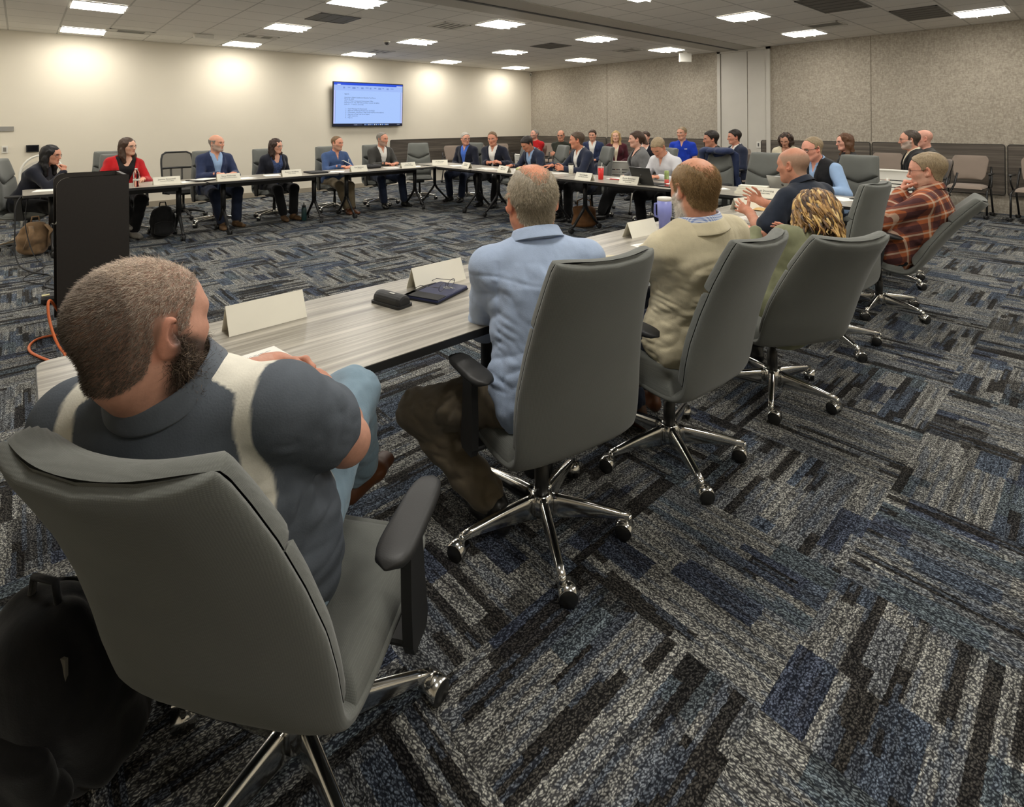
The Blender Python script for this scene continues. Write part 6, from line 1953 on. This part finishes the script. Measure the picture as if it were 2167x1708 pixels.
aud(-1.78, 9.78, -150, 'person with a bald pink head behind the man in the black coat', 't', None, 'taupe side chair under the bald man by the wood panel', lean=0, lean2=6, head=(-8, 4, 0), skin=(222, 164, 144), stubble=((190, 150, 130), .4, .05), top=dict(kind='sweater', mat=charc), pants=denim, shoes=shoeb, s=1.04, **LAP)
for x, y, th, l in ((-.72, 10.92, -96, 'empty taupe side chair against the wood panel at the right edge'), (-1.52, 10.95, -92, 'empty taupe side chair left of the last one against the wood panel'), (-2.62, 10.95, -90, 'empty taupe side chair behind the woman in the black fleece'),
                    (-11.1, 8.1, -20, 'empty taupe side chair by the white wall panel, behind the dark grey blazer'), (-11.1, 8.9, -20, 'empty taupe side chair by the white wall panel, right of the empty swivel chair'), (-11.1, 9.7, -25, 'empty taupe side chair nearest the room corner'), (-10.4, 10.7, -60, 'empty taupe side chair in the corner behind the man in the navy suit'), (-5.2, 10.9, -90, 'empty taupe side chair in front of the pale folding door')):
    place('side', side_chair, x, y, th, l, SC, SG)
for x, y, th, l in ((-5.52, 7.45, 105, 'white slotted chair beside the ponytail woman'), (-6.85, 7.75, 95, 'white slotted chair between the two men in navy jackets'), (-8.0, 7.75, 95, 'white slotted chair behind the reading man, left of his swivel chair'), (-1.90, 8.05, -100, 'white slotted chair between the black fleece and the black coat')):
    place('white', white_chair, x, y, th, l, 'white chair', WG)
place('mesh', mesh_chair, -10.1, 1.95, 8, 'black mesh task chair standing by the white wall', 'office chair', None)
place('hoop', hoop_chair, -11.1, .25, 0, 'white hoop-backed chair by the white wall behind the dark-haired woman', 'chair', None)
chair(-10.2, 1.05, 4, 'grey swivel chair by the white wall just behind the red jacket')

# jacket hung over the chair back
jk = sdf_obj('hung_jacket', [ecap((-.22, 0, 1.08), (.22, 0, 1.08), (0, 1, 0), (.085, .045), (.085, .045), .05), ecap((-.20, -.075, 1.02), (-.215, -.055, .52), (1, 0, 0), (.07, .022), (.085, .02), .03), ecap((.20, -.075, 1.02), (.215, -.055, .52), (1, 0, 0), (.07, .022), (.085, .02), .03), ecap((0, -.085, 1.05), (0, -.055, .50), (1, 0, 0), (.21, .022), (.25, .02), .03),
                         ecap((.21, .055, 1.06), (.23, .02, .70), (1, 0, 0), (.05, .025), (.04, .02), .03)], .010, navyb, None, None, .008, (12, 12, 5))
jk.location = (-3.62, 7.24, .03); jk.rotation_euler = (R(-8), 0, R(-104 - 90)); tag(jk, 'navy blue jacket draped over a swivel chair back', 'jacket')

from mathutils.bvhtree import BVHTree
def chest_mark(p, name, lx, lz, w, h_, m, label=None):
    tp = [c for c in p['root'].children if c.name.split('.')[0] in ('shirt', 'polo_shirt', 'sweater', 'jacket', 'blouse')][-1]
    me = tp.data
    bv = BVHTree.FromPolygons([v.co for v in me.vertices], [q.vertices for q in me.polygons])
    P = []
    for iz in range(3):
        row = []
        for ix in range(7):
            o = V(p['N']) + p['r1'] * (lx + w * (ix / 6 - .5)) + p['up'] * (lz + h_ * (iz / 2 - .5)) + p['f1'] * .5
            hit = bv.ray_cast(Vector(o), Vector(-p['f1']))[0]
            if hit is None: return
            row.append(tuple(V(*hit) + p['f1'] * .003))
        P.append(row)
    b = MB(); b.grid(P, m); o = b.build(name, p['root'])
    if label: o['label'] = label
for p_ in PEOPLE:
    l_ = p_['root']['label']
    if 'slate blue button' in l_: chest_mark(p_, 'shirt_logo', -.09, -.13, .055, .012, M_WHITEPL)
    if 'royal blue polo' in l_: chest_mark(p_, 'shirt_logo', -.09, -.14, .05, .014, M_WHITEPL)
    if 'black fleece' in l_: chest_mark(p_, 'jacket_logo', -.09, -.11, .07, .014, M_WHITEPL)
    if 'red jacket over' in l_:
        b = MB(); q_ = p_
        b.tube([q_['N'] + q_['r1'] * .072 * math.cos(a) - q_['f1'] * .085 * math.sin(a) + q_['up'] * (.0 - (.075 if math.sin(a) < 0 else 0) * -math.sin(a)) + q_['f1'] * .018 for a in np.linspace(0, 2 * PI, 25)[:-1]], .0035, mat('pearl', srgb(214, 206, 190), .3), 6, closed=True)
        b.build('necklace', q_['root'])

# ---- near row: large figures seen from behind
NEAR = []
# man in the navy shirt, gesturing
L5, T5 = (-1.36, 4.10), 172
sit(L5, T5, 'person with a shaved grey head in a dark navy shirt, both hands raised', 'grey swivel chair behind the man in the dark navy shirt', cxy=(-1.31, 4.06), cth=176, q='mid', twist=-10, nl=.145, lean=12, lean2=16, head=(2, 6, 0), skin=(196, 138, 112), stubble=((150, 128, 108), .75, .075), brow=(110, 84, 64), s=1.02, fat=1.1, belly=.02,
    top=dict(kind='polo', mat=C('dark_navy_shirt', 38, 44, 56), sleeve=.74, fold=.005), pants=denim, shoes=shoeb, nk=1.08,
    handR=dict(w=lw(L5, T5, -1.86, 4.34, .86), d=(.05, .92, .38), n=(-1, -.1, .0), curl=.16, spread=1.5, thumb=1.1), handL=dict(w=lw(L5, T5, -1.80, 3.98, .83), d=(.22, .93, .28), n=(1, .15, -.1), curl=.14, spread=1.6, thumb=1.1))
# plaid shirt man, chin in hand
plaid = bpy.data.materials.new('plaid_flannel'); N = NT(plaid); co = N.mapping(N.coord('Object'), (1, 1, 1), (R(8), R(12), R(38)))
sep = N.new('ShaderNodeSeparateXYZ'); N.link(co, sep.inputs[0])
def band(v, per, w, off=0.0): return N.math('LESS_THAN', N.math('FRACT', N.math('ADD', N.math('DIVIDE', v, per), 50 + off)), w)
u_ = N.math('ADD', sep.outputs[0], N.math('MULTIPLY', sep.outputs[1], .35)); v_ = N.math('ADD', sep.outputs[2], N.math('MULTIPLY', sep.outputs[1], .25))
c_ = N.mix(N.math('MULTIPLY', band(u_, .105, .48), .60), srgb(178, 98, 58), srgb(44, 34, 50)); c_ = N.mix(N.math('MULTIPLY', band(v_, .105, .48), .60), c_, srgb(38, 30, 46))
c_ = N.mix(N.math('MULTIPLY', band(u_, .105, .12, .25), .50), c_, srgb(226, 204, 178)); c_ = N.mix(N.math('MULTIPLY', band(v_, .105, .12, .25), .50), c_, srgb(226, 204, 178))
N.link(c_, N.b.inputs['Base Color']); N.b.inputs['Roughness'].default_value = .95; N.bump(N.noise(30, N.coord(), 3), .3, .01)
L6, T6 = (-1.104, 4.996), 180
sit(L6, T6, 'person in an orange and brown plaid shirt leaning back, fist at the mouth', 'grey swivel chair tilted back under the man in plaid', rec=(18, 10), cxy=(-1.24, 5.02), cth=188, bs=10, q='mid', lean=-36, lean2=-8, nl=.134, hs=1.04, seat=.43, head=(4, 6, 0), skin=(220, 160, 136), brow=(150, 120, 90), beard=((196, 176, 156), .4, .11),
    hair=dict(cut='short', mat=h_sand, rec=.012, t=.009), glasses=dict(g_brn, r=.0016), top=dict(kind='shirt', mat=plaid, fold=.005), pants=C('black_denim', 26, 27, 30), shoes=shoeb, fat=1.1, belly=.03, s=1.04,
    handR=dict(w=(.0, .07, .77), d=(-.9, .25, .1), n=(0, -1, -.3), curl=.4), handL=dict(w=(-.03, -.025, .955), d=(.10, -.30, .95), n=(.30, -1, -.2), curl=1.1, pole=(-.6, .3, -1)))
chair(-1.42, 6.02, 188, 'empty grey swivel chair between the navy shirt and the plaid shirt, facing left')
# woman with curly blond hair
L4, T4 = (-1.215, 3.10), 150
p4 = sit(L4, T4, 'person with wavy blond-brown hair in an olive top, leaning over with one hand out', 'grey swivel chair in front of the wavy-haired woman, seen from behind', cxy=(-1.26, 3.06), cth=149, rec=(12, 10), bs=-2, q='mid', fem=True, lean=1, lean2=-2, side=25, head=(-10, 30, 14), nl=.15, skin=(214, 152, 128), seat=.335, s=.95,
    top=dict(kind='blouse', mat=sage, v=.06), pants=black, shoes=shoeb, hair=dict(cut='curlybig', mat=hairm('wavy_underlayer', (86, 62, 38)), r=.026, wave=.006, top=.06),
    handR=dict(w=(.30, .30, .80), d=(-.1, .9, .2), n=(-1, 0, -.2), curl=.25), handL=dict(w=(.05, .30, .83), d=(-.28, .95, .1), n=(.4, .1, -1), curl=.15, thumb=1.3, spread=1.2))
# beige blazer
L3, T3 = (-1.285, 2.225), 164
linen = C('beige_linen', 214, 203, 172, var=.08, nscale=10, bump=.45)
ging = bpy.data.materials.new('blue_gingham'); N = NT(ging); sep = N.new('ShaderNodeSeparateXYZ'); N.link(N.coord('Object'), sep.inputs[0])
ck = N.math('MULTIPLY', N.math('ADD', N.math('LESS_THAN', N.math('FRACT', N.math('MULTIPLY', N.math('ADD', sep.outputs[0], sep.outputs[1]), 110)), .5), N.math('LESS_THAN', N.math('FRACT', N.math('MULTIPLY', sep.outputs[2], 110)), .5)), .5)
N.link(N.ramp(ck, [(.1, srgb(226, 230, 240)), (.9, srgb(112, 138, 196))]), N.b.inputs['Base Color'])
p3 = sit(L3, T3, 'balding person with a white beard in a beige linen blazer, seen from behind', 'grey swivel chair behind the beige blazer', cxy=(-1.35, 2.17), cth=177, rec=(6, 5), bs=3, q='near', lean=-12, lean2=-14, side=-5, hs=1.05, nl=.142, head=(-8, 8, 0), skin=(208, 148, 118), stubble=((120, 96, 66), .5, .05), beard=((226, 222, 214), .85, .12), s=1.05, nk=1.14,
    hair=dict(cut='balding', mat=hairm('thin_brown_hair', (150, 124, 90)), bald=(.056, .085, -.030, .040), t=.003), top=dict(kind='jacket', mat=linen, shirt=ging, fold=.0065, ff=(8, 8, 20)), pants=denim, shoes=shoebr, footR=(.12, .40), footL=(-.06, .30),
    handR=dict(w=(.16, .40, .78), d=(-.5, .8, 0), n=(0, 0, -1), curl=.4), handL=dict(w=(-.14, .42, .78), d=(.5, .8, 0), n=(0, 0, -1), curl=.4))
# light blue shirt
L2, T2 = (-1.365, 1.40), 162
chambray = C('chambray', 170, 187, 214, var=.07, nscale=10, bump=.4)
def seam2(F, X, Y, Z, chest):
    lx, ly, lz = chest(X, Y, Z)
    g = np.abs(lz + .115 + .02 * np.cos(lx * 14)) ; bk = (ly < 0)
    F = F + (.0035 * np.exp(-(g / .006) ** 2) * bk).astype(F32)
    for s_ in (-1, 1):
        g2 = np.abs(np.abs(lx) - .165) ; F = F + (.003 * np.exp(-(g2 / .006) ** 2) * (lz < -.05)).astype(F32) * .5
    return F
p2 = sit(L2, T2, 'person with a bald crown and grey hair in a light blue shirt, from behind', 'grey swivel chair nearest the camera in the middle, back turned', cxy=(-1.42, 1.42), cth=168.5, rec=(6, 0), bs=14, q='near', lean=11, lean2=5, twist=-14, sw=1.0, hs=1.1, nl=.146, head=(-8, 6, 0), skin=(214, 146, 116), s=1.03, nk=1.18, fat=1.1, jaw=1.08,
    hair=dict(cut='balding', mat=hairm('short_grey_hair', (164, 154, 138)), bald=(.048, .075, -.035, .035), t=.003), top=dict(kind='shirt', mat=chambray, fold=.0065, post2=seam2, ff=(9, 9, 18)), pants=brownp, shoes=shoeb, footL=(-.16, .12, .10), footR=(.16, .36), kneeL=(-.9, .7, 1),
    handR=dict(w=(.16, .44, .79), d=(-.8, .5, 0), n=(0, 0, -1), curl=.4), handL=dict(w=(.05, .41, .795), d=(.95, .25, 0), n=(0, 0, -1), curl=.4, pole=(-.35, .05, -1)))
# bearded man in the two-tone polo
L1, T1 = (-1.33, .365), 131
POLO = colmat('two_tone_polo', .85, .10, 22, 0, .15, .25, 260)
cg, cw = np.array(srgb(92, 98, 106)), np.array(srgb(226, 222, 208))
def polo_paint(v, lx, ly, lz):
    ax_ = np.abs(lx)
    st = lambda d, w=.0035: np.clip(.5 + d / w, 0, 1)
    # pale yoke that runs from the collar over the shoulder and narrows down to the arm pit
    t = np.clip((-lz - .01) / .24, 0, 1)
    k = np.clip((ly + .040) / .030, 0, 1); k = k * k * (3 - 2 * k)
    inner = .150 - .072 * k; outer = .182 - .004 * t
    yoke = np.minimum(np.minimum(ax_ - inner, outer - ax_), np.minimum(lz + .27, .03 - ly + 1.2 * np.clip(lz + .06, 0, 1)))
    front = np.minimum(np.minimum(ly - .03, ax_ - .09), np.minimum(.19 - ax_, lz + .26))
    low = np.minimum(np.minimum(np.minimum(-.30 - lz, ly - .035 - (lz + .30) * .10), ax_ - .05), .185 - ax_)
    w = np.maximum(np.maximum(st(yoke), st(front)), st(low))[:, None]
    return cg * (1 - w) + cw * w
p1 = sit(L1, T1, 'person nearest the camera with a buzz cut, dark beard and grey and white polo', 'large grey swivel chair at lower left under the bearded man', rec=(12, 3, -.030), cxy=(-1.285, .475), cth=126, bs=18, q='near', lean=-22, lean2=-22, side=-2, neck=-15, nl=.128, seat=.432, head=(-16, 2, -5), skin=(198, 147, 125), brow=(60, 46, 36), stubble=((128, 108, 94), .60, .200), beard=((48, 40, 34), .9, .11), s=1.05, sw=1.09, fat=1.15, belly=.03, nk=1.24, arm=1.08, twist=7,
    top=dict(kind='polo', mat=POLO, cmat=C('polo_grey', 92, 98, 106), sleeve=.50, fold=.0045, paint=polo_paint, e=.0155, ff=(8, 8, 18)), pants=C('light_denim', 132, 156, 172, var=.12, nscale=8, bump=.35), shoes=shoebr, footR=(.01, .64, .31), footL=(-.20, .55), kneeR=(.1, .4, 1),
    handR=dict(w=(.075, .305, .735), d=(-.60, .75, .22), n=(-.75, -.35, -.6), curl=.60, pole=(.95, -.3, -.8)), handL=dict(w=(-.12, .40, .785), d=(.85, .32, -.12), n=(.15, -.75, -.7), curl=.65))

# ---- fine hair on the near heads
M_STRAND = colmat('hair_strands', .6, .05, 60, 0, .3, 0)
def scatter_hair(p, n, fn_len, col, rad, fn_dir, mask, seed, name='hair_strands', tint=.35, curl=.06, grav=(0, 0, 0), parent=None, seg=3, jit=.25, src=None):
    rs = np.random.RandomState(seed)
    me = (src or p['root']).data
    k = len(me.vertices); co = np.zeros(k * 3, F32); me.vertices.foreach_get('co', co); co = co.reshape(-1, 3).astype(float)
    no = np.zeros(k * 3, F32); me.vertices.foreach_get('normal', no); no = no.reshape(-1, 3).astype(float)
    L = ((co - p['HC']) @ p['Rm'].T) / p['hs']
    near = np.linalg.norm(L, axis=1) < .2
    idx = np.where(near & mask(L))[0]
    if len(idx) == 0: return
    pick = rs.choice(idx, n)
    root = co[pick] + rs.randn(n, 3) * .0012
    Lp = L[pick]; Nl = no[pick] @ p['Rm'].T
    D = fn_dir(Lp, Nl) + rs.randn(n, 3) * jit
    D /= np.linalg.norm(D, axis=1)[:, None]
    Dw = D @ p['Rm']
    ln = fn_len(Lp, rs)
    c = np.array([srgb(*q) for q in (col(Lp) if callable(col) else [col] * n)])
    v, q, cc = strands(name, root, Dw, ln, rad, M_STRAND, None, grav, curl, seg, c, seed, tint)
    return npmesh(name, v, q, M_STRAND, parent or p['root'], cc)
def bald(L, bx, by, cy, zm, soft, sd):
    d = np.sqrt((L[:, 0] / bx) ** 2 + ((L[:, 1] - cy) / by) ** 2)
    return (L[:, 2] < zm) | (d > 1 - soft * np.random.RandomState(sd).rand(len(L)) ** 1.5)
inter = lambda L: (hl(L[:, 1]) < L[:, 2])
# bearded man: buzz cut swept back from the forehead, frizzy beard
scatter_hair(p1, 26000, lambda L, r: .008 + .008 * np.clip(L[:, 2] * 10, 0, 1) * r.uniform(.5, 1, len(L)), lambda L: [(lambda g: (232 - g * 130, 214 - g * 124, 196 - g * 116))(float(np.clip(.62 - z * 5 + (.30 if y < -.06 else 0) + random.uniform(-.3, .3), 0, 1))) for y, z in zip(L[:, 1], L[:, 2])], .00042,
             lambda L, Nn: Nn * .42 + np.array([0, -.75, -.30]), lambda L: inter(L) & (L[:, 1] < .075) & ~((np.abs(L[:, 0]) > .07) & (np.abs(L[:, 1] + .01) < .02) & (L[:, 2] < .035)), 3)
BM = lambda L: (L[:, 2] < -.035 + np.clip((.06 - L[:, 1]) * .8, 0, .06)) & (L[:, 2] > -.135) & (L[:, 1] > -.004) & ~((np.abs(L[:, 2] + .063) < .010) & (np.abs(L[:, 0]) < .024)) & ~((np.abs(L[:, 0]) < .020) & (L[:, 2] > -.046)) & (np.abs(L[:, 0]) < .074)
T_, hs_ = p1['T'], p1['hs']
bp_ = [ell(T_(0, .076, -.124), p1['Rm'], (hs_ * .062, hs_ * .058, hs_ * .062), .03), cap(T_(-.060, .012, -.052), T_(-.036, .055, -.104), hs_ * .022, hs_ * .030, .03), cap(T_(.060, .012, -.052), T_(.036, .055, -.104), hs_ * .022, hs_ * .030, .03),
       cap(T_(-.066, .012, -.020), T_(-.060, .014, -.055), hs_ * .011, hs_ * .020, .02), cap(T_(.066, .012, -.020), T_(.060, .014, -.055), hs_ * .011, hs_ * .020, .02), cap(T_(-.020, .086, -.050), T_(-.034, .070, -.085), hs_ * .010, hs_ * .014, .02), cap(T_(.020, .086, -.050), T_(.034, .070, -.085), hs_ * .010, hs_ * .014, .02), cap(T_(-.016, .092, -.047), T_(.016, .092, -.047), hs_ * .007, None, .01)]
F_, ax_ = field(bp_, .004)
X_, Y_, Z_ = ax_[0][:, None, None], ax_[1][None, :, None], ax_[2][None, None, :]
F_ = F_ + .007 * vnoise(X_ * 70, Y_ * 70, Z_ * 60).astype(F32) + .004 * vnoise(X_ * 150, Y_ * 150, Z_ * 150).astype(F32)
beard_ = npmesh('beard', *surfnets(F_, ax_), hairm('dark_beard', (84, 70, 58), .5), p1['root'])
scatter_hair(p1, 14000, lambda L, r: .010 + .016 * r.uniform(.2, 1, len(L)), lambda L: [random.choice([(74, 60, 48), (92, 76, 62), (58, 48, 40), (124, 108, 92)]) for _ in range(len(L))], .0007, lambda L, Nn: Nn * .9 + np.array([0, .1, -.35]), lambda L: L[:, 2] < .1, 5, 'beard_strands', .3, .45, (0, 0, -.02), None, 5, .35, src=beard_)
# light blue shirt man: soft grey hair round the crown
scatter_hair(p2, 26000, lambda L, r: .009 + .009 * r.uniform(.3, 1, len(L)), lambda L: [(lambda g: (226 - g, 214 - g, 192 - g))(random.randint(0, 70)) for _ in range(len(L))], .0006, lambda L, Nn: Nn * .34 + np.array([0, -.25, -.9]), lambda L: inter(L) & bald(L, .052, .080, -.035, .030, .5, 1), 7)
scatter_hair(p2, 1800, lambda L, r: .012 * r.uniform(.4, 1, len(L)), (226, 200, 172), .0003, lambda L, Nn: Nn * .22 + np.array([0, -.9, -.2]), lambda L: (L[:, 2] > .07) & (L[:, 1] < .06), 8)
# beige blazer man: close brown hair
scatter_hair(p3, 22000, lambda L, r: .009 + .006 * r.uniform(.3, 1, len(L)), lambda L: [(lambda g: (190 - g, 160 - g, 118 - g))(random.randint(0, 60)) for _ in range(len(L))], .0006, lambda L, Nn: Nn * .35 + np.array([0, -.35, -.85]), lambda L: inter(L) & bald(L, .060, .090, -.030, .038, .35, 2), 9)
scatter_hair(p3, 2500, lambda L, r: .008 + .008 * r.uniform(.3, 1, len(L)), (226, 220, 208), .0006, lambda L, Nn: Nn * .6 + np.array([0, .2, -.6]), BM, 10, 'beard')
# wavy locks of the woman with blond-brown hair
def locks(p, n, seed):
    rs = np.random.RandomState(seed); T, hs = p['T'], p['hs']
    cols = [srgb(*c) for c in ((196, 158, 92), (160, 120, 66), (92, 64, 36), (214, 184, 124), (62, 44, 28), (132, 98, 54))]
    m = [mat('lock_%d' % i, c, .5, noise=.25, nscale=60) for i, c in enumerate(cols)]
    b = MB()
    for i in range(n):
        a = rs.uniform(0, 2 * PI); el = math.asin(rs.uniform(.12, .99))
        if math.sin(a) * math.cos(el) > .50 and el < .9: a += PI
        L_ = rs.uniform(.12, .27); ph = rs.uniform(0, 6.3); fr = rs.uniform(1.1, 2.0) * L_ / .2; amp = rs.uniform(.008, .019)
        pts = []; r_ = rs.uniform(.004, .0085)
        tx, ty = -math.sin(a), math.cos(a); puff = rs.uniform(.0, .020)
        nk_ = 13
        for k in range(nk_):
            t = k / (nk_ - 1); e2 = el - t * L_ / .115
            if e2 < -.12: zz = -.014 - (-.12 - e2) * .115; rad = 1.0 + .10 * (-.12 - e2)
            else: zz = math.sin(e2) * .116; rad = math.cos(e2)
            w = amp * math.sin(ph + t * fr * 2 * PI) * (.3 + .7 * t); w2 = amp * .8 * math.cos(ph + t * fr * 2 * PI) * (.3 + .7 * t) + puff
            px = math.cos(a) * (.104 * rad + w2) + tx * w; py = math.sin(a) * (.122 * rad + w2) + ty * w - .014
            pts.append(T(px, py, .030 + zz + puff * math.sin(max(e2, 0))))
        b.tube(pts, [r_ * (.55 + .45 * math.sin(PI * min(1, k / (nk_ - 1) * 1.1))) for k in range(nk_ - 1)] + [r_ * .15], m[int(rs.choice(6, p=[.24, .22, .20, .10, .12, .12]))], 6, flat=(1.5, .6))
    return b.build('hair_locks', p['root'])
locks(p4, 620, 11)
# ------------------------------------------------------------------ camera, render look
cam = bpy.data.cameras.new('camera'); co_ = bpy.data.objects.new('camera', cam); link(co_)
cam.sensor_fit = 'HORIZONTAL'; cam.sensor_width = 36.0; cam.lens = 36.0 * 1149.03 / 2167
cam.shift_y = -(854 - 259.95) / 2167; cam.shift_x = 0.0
cam.clip_start = .05; cam.clip_end = 60
yaw = -math.atan2(.741, .671)
yaw = 0.735668 - 0
# view direction in room axes: cam forward = (v_y, u_y)
th_ = 0.735668
fwd = Vector((-math.cos(th_), math.sin(th_), 0)); rgt = Vector((math.sin(th_), math.cos(th_), 0)); upv = Vector((0, 0, 1))
rl = -0.0071297
r_2 = rgt * math.cos(rl) + upv * math.sin(rl); u_2 = upv * math.cos(rl) - rgt * math.sin(rl)
co_.matrix_world = Matrix(((r_2.x, u_2.x, -fwd.x, 0), (r_2.y, u_2.y, -fwd.y, 0), (r_2.z, u_2.z, -fwd.z, 1.5), (0, 0, 0, 1)))
scene.camera = co_
w = bpy.data.worlds.new('world'); scene.world = w; w.use_nodes = True
w.node_tree.nodes['Background'].inputs[0].default_value = (.9, .92, 1, 1); w.node_tree.nodes['Background'].inputs[1].default_value = .05
scene.view_settings.view_transform = 'Standard'
scene.view_settings.look = 'None'
scene.view_settings.exposure = 0.0
scene.cycles.max_bounces = 6; scene.cycles.diffuse_bounces = 4; scene.cycles.glossy_bounces = 3; scene.cycles.transmission_bounces = 5; scene.cycles.transparent_max_bounces = 8
scene.cycles.caustics_reflective = False; scene.cycles.caustics_refractive = False
scene.cycles.sample_clamp_indirect = 4.0
scene.cycles.use_denoising = True
scene.cycles.use_adaptive_sampling = True
scene.cycles.adaptive_threshold = .08
